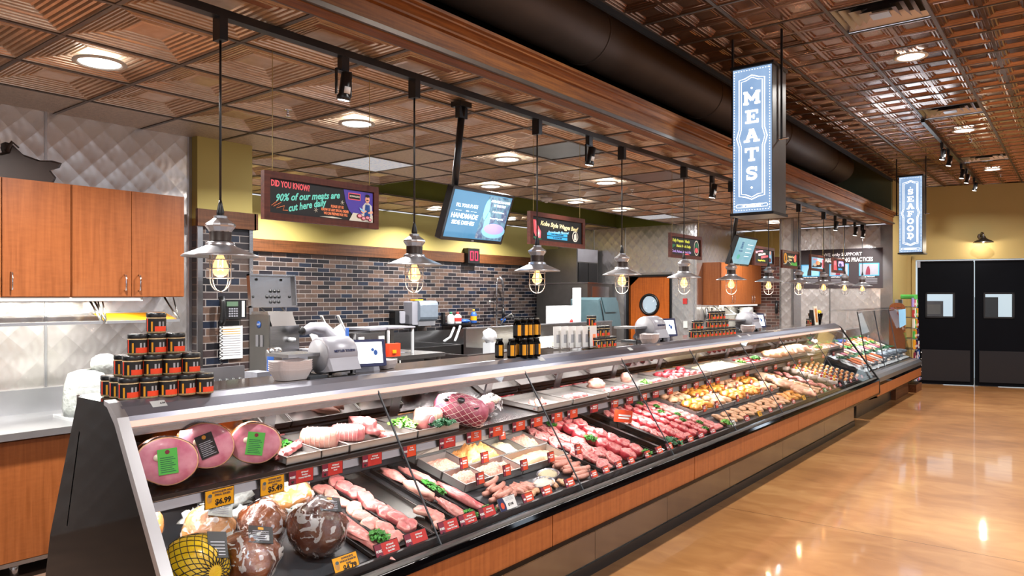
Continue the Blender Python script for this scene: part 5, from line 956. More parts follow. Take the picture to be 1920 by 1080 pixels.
# sinks and faucet
t = thing('sink_unit', 'long stainless sink unit along the brick wall', 'sink', (9.3, 7.9, 0)); 
MB().box((7.0, 7.5, .0), (11.0, 7.53, .98)).box((7.0, 8.38, 0), (11.0, 8.42, 1.16)).box((7.0, 7.5, .6), (11.0, 8.4, .62)).box((7.0, 7.5, .0), (7.03, 8.4, .98)).box((10.97, 7.5, 0), (11.0, 8.4, .98)).box((8.3, 7.5, .62), (8.36, 8.4, .98)).box((9.6, 7.5, .62), (9.66, 8.4, .98)).build('basin', 'steel', t)
t = thing('prerinse_faucet', 'tall chrome spring faucet arching above the sink', 'faucet', (10.2, 8.3, 1.16))
MB().tube([(10.13, 8.3, 1.16), (10.13, 8.3, 1.95), (10.15, 8.3, 2.03), (10.21, 8.3, 2.06), (10.28, 8.3, 2.02), (10.32, 8.3, 1.90), (10.32, 8.3, 1.45)], .014, 8).build('riser', 'chrome', t); MB().tube([(10.21, 8.3, 2.06), (10.28, 8.3, 2.02), (10.33, 8.3, 1.88)], .024, 8).build('spring', 'alu', t); MB().cyl((10.32, 8.3, 1.33), (10.32, 8.3, 1.50), .026, 10).build('grip', 'black', t); MB().lathe([(.02, 0), (.05, .04), (.05, .07)], (10.32, 8.3, 1.24), 12).build('spray_head', 'bluec', t)
MB().tube([(10.10, 8.3, 1.62), (9.95, 8.3, 1.62)], .012, 8).build('stay', 'chrome', t); MB().blob((9.93, 8.3, 1.62), .035, amp=0).build('valve', 'chrome', t); MB().tube([(10.2, 8.3, 1.16), (10.24, 8.2, 1.34), (10.30, 8.1, 1.40), (10.33, 8.05, 1.34)], .014, 8).build('spout', 'chrome', t)
solo(MB().tube([(8.9, 8.2, 1.2), (8.75, 8.15, 1.05), (8.5, 8.05, 1.0)], .02, 6).tube([(9.05, 8.2, 1.22), (8.85, 8.1, 1.05), (8.7, 8.0, 1.0)], .02, 6), 'white_hose', 'white', 'white hose looping down from the wall shelf to the sink', 'hose')
for k, x in enumerate((8.45, 8.75)): solo(MB().box((x, 7.62, .98), (x+.2, 7.64, 1.10), 0).box((x+.02, 7.64, .98), (x+.16, 7.9, 1.12), 0), 'knife_block', 'black' if k == 0 else 'dgrey', ['black knife block leaning on the sink edge', 'dark grey block right of the black knife block'][k], 'knife block') if False else None
t = thing('white_pump', 'white plastic pump unit with a square tub at the end of the sink', 'pump', (7.75, 6.6, 0))
# island with tall steel splash, seen over the case top
t = thing('sink_island', 'stainless island sink with tall back splash behind the gold-labelled bottles', 'sink', (8.6, 6.1, 0))
MB().box((6.95, 6.2, 0), (10.6, 6.24, 1.30)).box((6.95, 5.5, .0), (6.98, 6.2, 1.07)).box((6.2, 5.5, 0), (10.6, 5.53, 1.05)).box((6.2, 5.5, .95), (10.6, 6.2, .97)).box((6.2, 5.53, 0), (6.23, 6.2, 1.05)).build('body', 'steel', t); MB().box((6.95, 6.18, 1.30), (10.6, 6.26, 1.315)).build('rim', 'steel_l', t)
solo(MB().rbox((8.0, 5.6, .97), (8.9, 5.95, 1.16), .05, axis=0), 'long_tub', 'cream', 'cream plastic tub in the island sink right of the gold-labelled bottles', 'tub')
t.location = (8.4, 5.85, 0)
for c_ in t.children: c_.data.transform(Matrix.Translation(Vector((8.6, 6.1, 0))-Vector((8.4, 5.85, 0))))
o = bpy.data.objects['white_pump']; MB().box((6.72, 5.6, .97), (6.88, 5.72, 1.16)).build('tub', 'white', o); MB().blob((6.78, 5.66, 1.23), (.09, .07, .09), amp=.25).build('pump_head', 'white', o); o.location = (6.8, 5.66, .97)
for c_ in o.children: c_.data.transform(Matrix.Translation(Vector((7.75, 6.6, 0))-Vector((6.8, 5.66, .97))))
# ice machine, bin, dispensers
t = thing('ice_machine', 'tall two-tier stainless ice machine in front of the dark quilted wall', 'ice machine', (11.75, 7.7, 0))
MB().box((11.35, 7.15, 0), (12.25, 8.30, 1.955)).build('bin', 'steel_d', t); MB().box((11.33, 7.13, 1.955), (12.27, 8.32, 1.975)).build('bin_top', 'steel', t)
MB().box((11.45, 7.45, 1.975), (12.2, 8.2, 2.62)).build('head', 'steel_d', t); MB().box((11.47, 7.44, 2.37), (12.18, 7.45, 2.61)).build('head_panel', 'steel_l', t)
g = MB()
for k in range(2): g.box((11.50+.34*k, 7.435, 1.99), (11.82+.34*k, 7.45, 2.35))
g.build('grille', 'black', t); MB().box((11.5, 7.14, 1.4), (12.1, 7.15, 1.9)).build('bin_door', 'steel', t)
t = thing('ice_scoop_dispenser', 'tall white dispenser with a rounded head beside the slate-green bin', 'dispenser', (10.25, 6.6, 0)); MB().rbox((10.18, 6.6, 1.22), (10.30, 6.72, 1.86), .03).build('tube', 'white', t); MB().box((10.2, 6.62, 0), (10.28, 6.7, 1.22)).build('stand', 'steel_d', t)
t = thing('towel_dispenser', 'white folded-towel dispenser with small red printed mark above the island sink', 'dispenser', (9.85, 6.65, 0)); MB().box((9.55, 6.6, 1.18), (10.14, 6.8, 1.565)).build('cabinet', 'white', t); MB().box((9.8, 6.65, 0), (9.9, 6.75, 1.18)).build('stand', 'steel_d', t); MB().lathe([(.045, 0), (.045, .004)], n=16, mat=Matrix.Translation((9.98, 6.598, 1.30)) @ RX).build('mark', 'red', t); text('i', .06, 'bluec', t, (9.98, 6.596, 1.45))
t = thing('ice_bin', 'slate-green plastic bin with sloping lid left of the orange door', 'bin', (10.8, 6.6, 0)); MB().prism([(10.42, 1.22), (10.42, 1.66), (10.50, 1.70), (10.98, 1.70), (11.06, 1.62), (11.16, 1.3), (11.17, 1.2)], 6.35, 6.9, 1).build('body', 'teal', t); MB().box((10.45, 6.4, 0), (11.1, 6.85, 1.22)).build('stand', 'steel_d', t); MB().prism([(10.50, 1.70), (10.62, 1.45), (10.98, 1.45), (10.98, 1.70)], 6.335, 6.35, 1).build('lid', 'tealgrey' if 'tealgrey' in M else 'teal', t)
MB().tube([(10.47, 6.34, 1.65), (10.60, 6.34, 1.25)], .008, 5).build('lid_edge', 'black', t)
# alcove cabinets at the far side
t = thing('wall_cabinet', 'orange wood wall cabinet with two doors in the far alcove', 'cabinet', (13.3, 5.2, 1.56)); MB().box((12.55, 5.12, 1.56), (14.6, 5.45, 2.33)).build('body', 'cabx', t)
for k in range(4):
    a = 12.56+.51*k; dd = MB().box((a, 5.10, 1.565), (a+.505, 5.12, 2.325)).build('door', 'cabx', t)
    hx = a+.45 if k % 2 == 0 else a+.06; MB().tube([(hx, 5.10, 1.60), (hx, 5.07, 1.61), (hx, 5.07, 1.72), (hx, 5.10, 1.73)], .006, 6).build('handle', 'chrome', dd)
t['label'] = 'orange wood wall cabinet with chrome handles in the far alcove'
t = thing('cabinet_light', 'glowing strip light under the far alcove cabinets', 'strip light', (13.5, 5.2, 1.54)); MB().box((12.7, 5.14, 1.535), (14.5, 5.2, 1.56)).build('lens', 'glow2', t); lamp('cabinet_strip', 'AREA', (13.5, 5.2, 1.53), 16, 1.7, (1, .98, .8), sy=.05)
t = thing('steel_worktop', 'stainless counter under the far alcove cabinets', 'countertop', (13.5, 5.1, .9)); MB().box((12.5, 4.8, .88), (14.6, 5.44, .92)).build('top', 'steel', t); MB().box((12.5, 4.85, 0), (14.6, 5.44, .88)).build('base', 'cabx', t)
for k in range(2): solo(MB().tube([(12.9+.5*k, 5.40, 1.54), (12.9+.5*k, 5.15, 1.38), (13.35+.5*k, 5.15, 1.38), (13.35+.5*k, 5.40, 1.54)], .008, 6), 'folding_rack_frame', 'alu', ['left', 'right'][k]+' of two folding rack frames below the far cabinet', 'rack')
solo(MB().rbox((14.2, 5.2, .92), (14.45, 5.4, 1.50), .02), 'coffee_maker', 'white', 'white appliance standing on the far counter', 'appliance')
t = thing('knives_on_rack', 'white-lit utensils hanging under the left end of the far cabinet', 'utensils', (12.7, 5.35, 1.2)); MB().tube([(12.62, 5.4, 1.5), (12.68, 5.4, 1.35), (12.64, 5.4, 1.2)], [.02, .05, .02], 6).build('ladle', 'alu', t); MB().tube([(12.85, 5.4, 1.5), (12.9, 5.4, 1.3), (12.95, 5.4, 1.18)], [.015, .04, .02], 6).build('scoop', 'alu', t)
t = thing('wall_phone', 'black phone with green display on the far brick wall by the column', 'phone', (14.6, 4.6, 1.4)); MB().box((14.58, 4.5, 1.40), (14.66, 4.74, 1.60)).build('body', 'black', t); MB().box((14.57, 4.52, 1.52), (14.58, 4.68, 1.57)).build('display', 'lcd', t); MB().tube([(14.56, 4.78, 1.38), (14.54, 4.78, 1.5), (14.56, 4.78, 1.63)], .028, 8).build('handset', 'black', t)
solo(MB().box((12.28, 5.62, 1.15), (12.30, 5.70, 1.27)), 'light_switch', 'wht2', 'small white switch plate on the quilted wall right of the orange door', 'switch')
solo(MB().box((12.28, 5.63, 1.58), (12.30, 5.71, 1.68)), 'alarm_switch', 'red', 'small red alarm plate on the quilted wall right of the orange door', 'switch')
# rack of packaged goods and orange end panel past the fish case
t = thing('packet_display_rack', 'narrow wire rack crammed with colourful packets beside the black doors', 'display rack', (15.0, 2.5, 0))
MB().rbox((14.60, 2.52, 0), (14.64, 2.78, 1.60), .1, axis=0).build('end_panel', 'cabw', t); MB().box((14.66, 2.35, .0), (15.2, 2.70, .14)).build('base', 'trimw', t); MB().box((14.70, 2.66, .14), (15.2, 2.70, 1.66)).build('back', 'grey', t)
k = 0
for z in [.20+.19*i for i in range(8)]:
    MB().box((14.70, 2.33+.012*(z*5), z-.01), (15.2, 2.66, z)).build('wire_shelf', 'steel_d', t)
    for i in range(4):
        x = 14.72+.12*i; mt = ['wht_ink', 'yelc', 'red', 'bluec', 'maroon', 'cream', 'orange', 'navyc', 'limec', 'lilac'][(k*7+i*3) % 10]; y = 2.36+.03*z
        solo(MB().box((x, y, z), (x+.09, y+.03, z+.13+.03*((k+i) % 2)), 0).box((x+.02, y-.002, z+.03), (x+.07, y, z+.07), 1), 'packet', [mt, 'wht_ink' if mt != 'wht_ink' else 'red'], '%s packet, %s from the left on the %s shelf of the narrow rack' % ({'wht_ink': 'white', 'yelc': 'yellow', 'red': 'red', 'bluec': 'blue', 'maroon': 'maroon', 'cream': 'cream', 'orange': 'orange', 'navyc': 'navy', 'limec': 'green', 'lilac': 'lilac'}[mt], ORD[i], ORD[int(round((z-.2)/.19))]), 'packet', 'packets in the narrow rack')
    k += 1
solo(MB().rbox((14.75, 2.4, 1.67), (15.1, 2.62, 1.75), .03, axis=1), 'green_box', 'limec', 'green box lying on top of the narrow packet rack', 'box')
# ================================================================ on the counter top
TZ = 1.332
def make_jar():
    t = thing('spice_jar', '', 'jar', (0, 0, 0), 'rub jars stacked on the counter')
    R = .0355
    MB().lathe([(R*.93, 0), (R, .004), (R, .060), (R*.93, .064)], n=20).build('jar', 'tan', t)
    MB().lathe([(R+.0006, .008), (R+.0006, .028), (R+.0006, .046), (R+.0006, .058)], n=32, cap=False, mats=lambda i, a: 1 if (i == 0 and .655 < a < .86) or .47 < a < .53 else (2 if i < 2 and .565 < a < .625 else (3 if i == 1 and .70 < a < .82 and int(a*32) % 2 else 0))).build('label', ['blk_ink', 'orange', 'gold', 'grey', 'brat'], t)
    MB().lathe([(R*1.0, .063), (R*1.02, .065), (R*1.02, .0785), (R*.96, .080)], n=24).build('lid', 'black', t)
    return t
jar0 = make_jar(); first = [True]
def put_jar(x, y, z, lab, grp, rz=0, s=1):
    if first[0]: o = jar0; first[0] = False; o.location = (x, y, z); o.rotation_euler.z = rz; o['label'] = lab; o['group'] = grp; return o
    return dup(jar0, (x, y, z), lab, rz, grp, s)
JH = .0800
G1 = 'jars in the tall pyramid by the black end panel'
dx, dy = .0715, -.016
pos = ['leftmost', 'second from the left', 'middle', 'second from the right', 'rightmost']
for row in range(3):
    for k in range(5): put_jar(1.262+dx*k*.93, 2.815+dy*k*.9+.074*row, TZ+.003, 'orange-labelled spice jar, %s, bottom layer\'s %s row, tall pyramid' % (pos[k], ['front', 'middle', 'back'][row]), G1, .1-.25*rnd.random())
for row in range(2):
    for k in range(4): put_jar(1.290+dx*k*.95, 2.845+dy*k+.072*row, TZ+.003+JH, 'orange-labelled spice jar, %s, second layer\'s %s row, tall pyramid' % (['leftmost', 'second', 'third', 'rightmost'][k], ['front', 'back'][row]), G1, .1-.25*rnd.random())
for k in range(3): put_jar(1.322+dx*k*.93, 2.875+dy*k, TZ+.003+2*JH, 'orange-labelled spice jar, %s of the third layer in the tall pyramid' % ['left', 'middle', 'right'][k], G1, 0)
put_jar(1.392, 2.87, TZ+.003+3*JH, 'orange-labelled spice jar topping the tall pyramid', G1, 0)
G2 = 'jars in the small stack by the recipe cards'
for row in range(2):
    for k in range(4): put_jar(4.62+.078*k, 2.84+.078*row, TZ+.003, 'orange-labelled jar, bottom layer %s row, %s, beside the recipe cards' % (['front', 'back'][row], ORD[k]), G2, 0)
for k in range(4): put_jar(4.60+.078*k, 2.885, TZ+.003+JH, 'orange-labelled jar, second layer, %s, beside the recipe cards' % ORD[k], G2, 0)
put_jar(4.66, 2.9, TZ+.003+2*JH, 'orange-labelled jar topping the small stack beside the recipe cards', G2, 0)
G3 = 'jars in the wide stack before the far cabinets'
for k in range(11): put_jar(6.30+.085*k, 2.83-.004*k, TZ+.003, 'orange-labelled jar, bottom layer, %s from the left in the wide stack' % ORD[k], G3, -.1)
for k in range(2): put_jar(6.36+.085*k, 2.83, TZ+.003+JH, 'orange-labelled jar, second layer left pair, %s, in the wide stack' % ORD[k], G3, -.1)
for k in range(5): put_jar(6.68+.085*k, 2.83-.004*k, TZ+.003+JH, 'orange-labelled jar, second layer right group, %s, in the wide stack' % ORD[k], G3, -.1)
for k in range(4): put_jar(6.72+.085*k, 2.83, TZ+.003+2*JH, 'orange-labelled jar, top layer, %s from the left in the wide stack' % ORD[k], G3, -.1)
put_jar(10.3, 2.95, TZ+.003, 'single orange-labelled jar near the far end of the meat counter', 'single jar at the far end', 0)
# gold labelled bottles
def make_btl():
    t = thing('sauce_bottle', '', 'bottle', (0, 0, 0)); R = .028
    MB().lathe([(R*.9, 0), (R, .006), (R, .088), (R*.8, .100), (R*.66, .106), (R*.66, .110)], n=18).build('bottle', 'gblack', t)
    MB().lathe([(R+.0006, .016), (R+.0006, .082)], n=30, cap=False, mats=lambda i, a: 1 if (.60 < a < .74 or .80 < a < .86 or .1 < a < .25) else 0).build('label', ['blk_ink', 'gold'], t); MB().lathe([(R*.75, .108), (R*.75, .122)], n=14).build('cap', 'black', t); return t
bt = make_btl(); n_ = 0
for (x, y, z, lab) in [(3.53, 2.87, 0, 'leftmost at the back of the lower row'), (3.565, 2.80, 0, 'second, lower row')] + [(3.59+.058*k, 2.775-.006*k, 0, '%s in the front lower row' % ORD[k]) for k in range(1, 4)] + [(3.60+.058*k, 2.84-.006*k, 0, '%s in the rear lower row' % ORD[k]) for k in range(1, 4)] + [(3.625+.058*k, 2.80-.006*k, .122, '%s in the upper row' % ORD[k]) for k in range(4)]:
    o = bt if n_ == 0 else dup(bt, (0, 0, 0)); o.location = (x, y, TZ+.003+z); o['label'] = 'dark sauce bottle with gold label, '+lab; o['group'] = 'gold-labelled bottles on the counter'; o.rotation_euler.z = rnd.uniform(-.6, .6); n_ += 1
# scales
def make_scale():
    t = thing('deli_slicer_scale', '', 'counter scale', (0, 0, 0))
    q = Matrix.Translation((0, 0, .098)) @ Matrix.Rotation(PI/2, 4, 'Y')
    MB().lathe([(.078, 0), (.090, .008), (.090, .17), (.084, .18), (.02, .18)], n=40, mat=q @ Matrix.Translation((0, 0, -.02))).build('drum', 'lgrey', t)
    MB().lathe([(.078, -.022), (.078, -.019)], n=40, mat=q).build('drum_face', 'grey', t)
    MB().prism([(-.12, .03), (-.06, .02), (.10, .02), (.10, .035), (.06, .09), (-.09, .09)], -.02, .15, 0).build('body', 'lgrey', t)
    for x, y in ((-.0, -.07), (.13, -.07), (0, .09), (.13, .09)): MB().lathe([(.02, 0), (.02, .006), (.007, .008), (.007, .03)], (x, y, 0), 10).build('foot', 'steel_d', t)
    s_ = MB(); q2 = Matrix.Translation((.255, -.04, .098)) @ Matrix.Rotation(math.radians(-22), 4, 'Z') @ Matrix.Rotation(math.radians(-14), 4, 'X')
    s_.rbox((-.10, 0, -.07), (.10, .016, .07), .006, 0, q2, axis=1); sc = s_.build('screen_case', 'navyc', t); MB().box((-.088, -.002, -.055), (.082, 0, .056), 0, q2).build('screen', 'scr', sc)
    MB().prism(circ(.03, .015, .008), -.004, -.002, 1, 0, q2).prism(circ(.045, .0, .01, .014), -.004, -.002, 1, 0, q2).build('screen_icon', 'bluec', sc)
    MB().prism([(-.02, .0), (.10, .0), (.06, .12), (.02, .12)], .20, .36, 0).build('stand', 'lgrey', t)
    text('METTLER TOLEDO', .016, 'navyc', t, (.075, -.0885, .122), FRONT @ Matrix.Rotation(math.radians(-16), 4, 'X'), bold=.0006, sx=.95)
    MB().box((-.13, -.09, .0), (-.03, .14, .012)).build('platter_base', 'dgrey', t); MB().box((-.20, -.02, .10), (-.02, .16, .115)).build('platter', 'steel', t); pass
    return t
sc0 = make_scale(); sc0.location = (2.225, 2.93, TZ); sc0['label'] = 'grey drum-shaped scale with bright touch screen, nearest the camera beside the foam trays'; sc0['group'] = 'drum scales on the counter'
dup(sc0, (5.62, 2.95, TZ), 'grey drum-shaped scale in front of the orange door', scale=1.15); dup(sc0, (7.95, 2.96, TZ), 'grey drum-shaped scale farthest along the counter, near the column', scale=1.15)
def tray_mb(n_=6, w=.15, l=.22):
    m = MB()
    for k in range(n_):
        z = .010*k; vs = []
        for q_, zz in ((.72, 0), (1.0, .045), (.97, .045), (.69, .004)):
            for i in range(24):
                a = 2*PI*i/24; ca, sa = math.cos(a), math.sin(a); sx = math.copysign(abs(ca)**.45, ca); sy = math.copysign(abs(sa)**.45, sa)
                vs.append((sx*l/2*q_, sy*w/2*q_, z+zz+(.012*abs(ca)*abs(sa) if zz > .03 else 0)))
        m.add(vs, [(r*24+i, r*24+(i+1) % 24, (r+1)*24+(i+1) % 24, (r+1)*24+i) for r in range(3) for i in range(24)] + [tuple(range(24))[::-1], tuple(range(72, 96))])
    return m
o = tray_mb(5, .13, .19).build('foam_tray_stack', 'foam'); o.location = (2.03, 2.90, TZ+.002); tag(o, 'stack of white foam trays left of the nearest scale', 'tray stack', 'foam tray stacks')
for x, y, s_, lab in ((2.66, 2.95, .75, 'small stack of pinkish foam trays right of the nearest touch screen'), (5.45, 2.83, 1.2, 'stack of white foam trays before the middle scale'), (7.72, 2.84, 1.2, 'stack of foam trays before the farthest scale'), (6.1, 2.98, .8, 'short stack of foam trays right of the middle scale')):
    c_ = o.copy(); C.objects.link(c_); c_.location = (x, y, TZ+.002); c_.scale = (s_*.95, s_*.95, s_*.7); c_['label'] = lab; c_.rotation_euler.z = .3
solo(MB().cyl((5.14, 2.78, TZ+.004), (5.14, 2.78, TZ+.07), .006, 8).box((5.09, 2.77, TZ), (5.19, 2.79, TZ+.006)), 'bag_rod', 'black', 'short black upright rod on the counter left of the white foam trays', 'rod')
# recipe card rack
t = thing('recipe_card_rack', 'wire rack of white recipe cards beside the small jar stack', 'card rack', (4.45, 2.95, TZ))
MB().tube([(4.30, 2.86, TZ+.02), (4.58, 2.80, TZ+.02), (4.58, 3.0, TZ+.02), (4.30, 3.05, TZ+.02)], .003, 5, closed=True).tube([(4.30, 2.86, TZ+.004), (4.30, 2.86, TZ+.06)], .003, 5).tube([(4.58, 2.80, TZ+.004), (4.58, 2.80, TZ+.06)], .003, 5).build('wire_frame', 'chrome', t)
for k in range(6):
    x = 4.30+.05*k; y = 2.99-.03*k; h = .16
    o = solo(MB().prism([(x, TZ+.01), (x+.09, TZ+.01), (x+.085, TZ+.01+h), (x-.005, TZ+.01+h)], y, y+.006, 1).box((x+.03, y-.001, TZ+.05), (x+.07, y, TZ+.11), 1), 'recipe_card', ['wht_ink', 'neonorange' if k == 5 else 'grey'], 'white recipe card, %s from the left in the wire rack' % ORD[k] if k < 5 else 'front recipe card with an orange dish picture in the wire rack', 'card', 'recipe cards')
# things at the far end of the counter
t = thing('lemon_pail', 'black pail heaped with yellow lemons at the far end of the counter', 'pail', (10.55, 2.95, TZ)); MB().lathe([(.07, 0), (.10, .15), (.097, .15)], (10.62, 2.95, TZ), 16).build('pail', 'gblack', t)
for k in range(7): solo(MB().blob((10.62+.05*math.cos(k*1.05)*(k > 0), 2.95+.05*math.sin(k*1.05)*(k > 0), TZ+.165+(.02 if k == 0 else 0)), (.038, .03, .03), 10, 7, .04, seed=k), 'lemon', 'lemon', 'yellow lemon, %s in the black pail' % ('topmost' if k == 0 else ORD[k-1]+' round the rim'), 'lemon', 'lemons in the pail')
t = thing('food_photo_card', 'leaning food photo card with an orange dish left of the lemon pail', 'card', (10.35, 2.95, TZ)); MB().prism([(10.36, TZ), (10.52, TZ), (10.44, TZ+.25), (10.28, TZ+.25)], 2.88, 2.888, 1).build('card', 'cream', t); MB().prism([(10.39, TZ+.03), (10.48, TZ+.03), (10.42, TZ+.22), (10.32, TZ+.22)], 2.879, 2.88, 1).build('picture', 'marin', t); MB().box((10.33, 2.888, TZ), (10.36, 2.95, TZ+.2)).build('easel', 'black', t)
o = solo(MB().blob((10.85, 3.0, TZ+.10), (.10, .08, .095), 16, 10, 0), 'white_scale_head', 'white', 'round white scale head right of the lemon pail', 'scale'); 
t = thing('fish_scale_stand', 'bent steel stand with small white tag above the fish ice', 'stand', (11.2, 2.95, 1.0)); MB().tube([(11.15, 3.2, 1.15), (11.15, 3.2, 1.34), (11.3, 3.05, 1.33), (11.7, 2.85, 1.16), (11.7, 2.85, iceZ(2.85))], .010, 6).build('arm', 'steel', t); MB().box((11.68, 2.82, 1.1), (11.74, 2.84, 1.2)).build('tag', 'wht_ink', t)
t = thing('spray_bottle', 'white spray bottle standing on the counter by the column', 'bottle', (8.72, 3.02, TZ)); MB().lathe([(.03, 0), (.03, .10), (.012, .13), (.012, .15)], (8.72, 3.02, TZ), 12).build('body', 'white', t); MB().box((8.68, 3.0, TZ+.15), (8.76, 3.04, TZ+.18)).build('trigger', 'white', t)
t = thing('ice_cream_cone_display', 'brown patterned cap and cone-shaped item behind the farthest scale', 'display', (8.5, 3.0, TZ)); MB().lathe([(.012, 0), (.045, .10), (.0, .10)], (8.42, 3.0, TZ), 12).build('cone', 'brat', t); MB().blob((8.38, 3.0, TZ+.14), (.08, .06, .05), amp=.2).build('cap', 'duct', t)
# ================================================================ food in the meat case
TA = math.atan(.247)
DK = Matrix.Translation((0, 2.33, .606)) @ Matrix.Rotation(TA, 4, 'X')         # local frame of the sloping deck: x along, y up the slope, z off it
SA = math.atan(.08)
SK = Matrix.Translation((0, 2.67, .993)) @ Matrix.Rotation(SA, 4, 'X')         # the shelf
def put(proto, frame, x, s, h, label, group=None, rz=0, sc=1, flip=0, cat=None):
    """copy a food piece (and its parts) onto the deck or the shelf"""
    if not proto.get('used'): o = proto; proto['used'] = 1; 
    else: o = dup(proto, (0, 0, 0))
    if 'used' in o.keys() and o is not proto: del o['used']
    o.matrix_basis = frame @ Matrix.Translation((x, s, h)) @ Matrix.Rotation(flip, 4, 'X') @ Matrix.Rotation(rz, 4, 'Z') @ Matrix.Diagonal((*( (sc,)*3 if not isinstance(sc, tuple) else sc), 1))
    o['label'] = label
    if group: o['group'] = group
    return o
def proto(mb, name, mats, cat):
    o = mb.build(name, mats); o['category'] = cat; return o
PR = {}
for k in range(3):
    PR['chop%d' % k] = proto(MB().slab((0, 0, 0), .050, .040, .018, 18, seed=k*2+1, amp=.15, pinch=.25), 'pork_chop', ['pork', 'fat'], 'meat')
    PR['dchop%d' % k] = proto(MB().slab((0, 0, 0), .048, .038, .026, 18, seed=k*3+2, amp=.18, side=0), 'pork_chop', ['porkd', 'fat'], 'meat')
    PR['steak%d' % k] = proto(MB().slab((0, 0, 0), .068, .050, .022, 20, seed=k+11, amp=.26, pinch=.2, rim=.88, side=0), 'beef_steak', ['beef', 'beeffat'], 'meat')
    PR['filet%d' % k] = proto(MB().slab((0, 0, 0), .040, .036, .030, 16, seed=k+21, amp=.12, rim=.9), 'beef_fillet', ['beef', 'beefd'], 'meat')
    PR['thigh%d' % k] = proto(MB().blob((0, 0, .022), (.075, .05, .026), 16, 10, .22, 2.2, seed=k+31, flat=.02), 'chicken_piece', ['marin'], 'meat')
    PR['pthigh%d' % k] = proto(MB().blob((0, 0, .02), (.07, .042, .024), 16, 10, .22, 2.2, seed=k+41, flat=.018), 'chicken_piece', ['paleck'], 'meat')
PR['sausage'] = proto(MB().tube([(-.075, .01, .016), (-.07, .008, .016), (-.04, 0, .016), (0, -.004, .016), (.04, 0, .016), (.07, .008, .016), (.075, .01, .016)], [.004, .013, .015, .016, .015, .013, .004], 10), 'sausage', ['sausage'], 'meat')
PR['bratwurst'] = proto(MB().tube([(-.055, .01, .016), (-.05, .008, .016), (-.03, 0, .016), (0, -.004, .016), (.03, 0, .016), (.05, .008, .016), (.055, .01, .016)], [.004, .014, .017, .018, .017, .014, .004], 10), 'bratwurst', ['brat'], 'meat')
def leafy(n_, r, seed, wide=1):
    m = MB(); rr = random.Random(seed)
    for k in range(n_):
        a, d_ = rr.uniform(0, 2*PI), r*rr.random()**.6; c = Vector((d_*math.cos(a)*wide, d_*math.sin(a), .01+.022*rr.random()*(1-d_/r*.6)))
        q = Matrix.Translation(c) @ Matrix.Rotation(rr.uniform(0, 6), 4, 'Z') @ Matrix.Rotation(rr.uniform(-.9, .9), 4, 'X'); s_ = rr.uniform(.007, .012)
        vs = [(0, 0, .002)]; vs += [(s_*(1+.25*math.cos(4*j*2*PI/12))*math.cos(j*2*PI/12), s_*(1+.25*math.cos(4*j*2*PI/12))*math.sin(j*2*PI/12), .003*math.sin(j*2.2)) for j in range(12)]
        m.add(vs, [(0, j+1, (j+1) % 12+1) for j in range(12)], 0, q, True)
    return m
PR['parsley'] = proto(leafy(70, .035, 1), 'parsley_sprig', ['green'], 'garnish'); PR['kale'] = proto(leafy(110, .055, 2, 1.2), 'kale_garnish', ['kale'], 'garnish'); PR['lettuce'] = proto(leafy(90, .05, 3), 'lettuce_garnish', ['lettuce'], 'garnish')
def tray(x0, x1, s0, s1, h, mat, lab, frame=DK, z=0, name='tray', group=None, th=.003):
    """a shallow open pan lying on the deck or shelf"""
    t = thing(name, lab, 'tray', (0, 0, 0), group)
    m = MB().box((x0, s0, z), (x1, s1, z+.004)).box((x0, s0, z), (x0+th, s1, z+h)).box((x1-th, s0, z), (x1, s1, z+h)).box((x0, s0, z), (x1, s0+th, z+h)).box((x0, s1-th, z), (x1, s1, z+h))
    m.build('pan', mat, t); MB().box((x0-.003, s0-.003, z+h-.003), (x1+.003, s0+th, z+h)).box((x0-.003, s1-th, z+h-.003), (x1+.003, s1+.003, z+h)).box((x0-.003, s0, z+h-.0031), (x0+th, s1, z+h)).box((x1-th, s0, z+h-.0031), (x1+.003, s1, z+h)).build('rim', mat, t)
    c = Vector(((x0+x1)/2, s0, z)); 
    for ch in t.children: ch.data.transform(Matrix.Translation(-c))
    t.matrix_basis = frame @ Matrix.Translation(c); return t
def heap(x0, x1, s0, s1, z, hh, mat, lab, name, frame=DK, seed=0, lump=.4, nx=18, ny=12, fr=55):
    vs = []; fs = []; cx, cs = (x0+x1)/2, (s0+s1)/2
    for i in range(nx+1):
        for j in range(ny+1):
            u, v = i/nx*2-1, j/ny*2-1; x, s_ = cx+u*(x1-x0)/2, cs+v*(s1-s0)/2
            e = max(0, 1-max(abs(u), abs(v))**4); h = z+hh*e*((1-.5*u*u)*(1-.5*v*v)+lump*noise.noise(Vector((x*fr, s_*fr, seed))))
            vs.append((x-cx, s_-cs, max(z, h)-z))
    for i in range(nx):
        for j in range(ny): a = i*(ny+1)+j; fs.append((a, a+ny+1, a+ny+2, a+1))
    m = MB().add(vs, fs, 0, None, True); o = m.build(name, mat); o.matrix_basis = frame @ Matrix.Translation((cx, cs, z)); return tag(o, lab, 'food', kind='stuff')
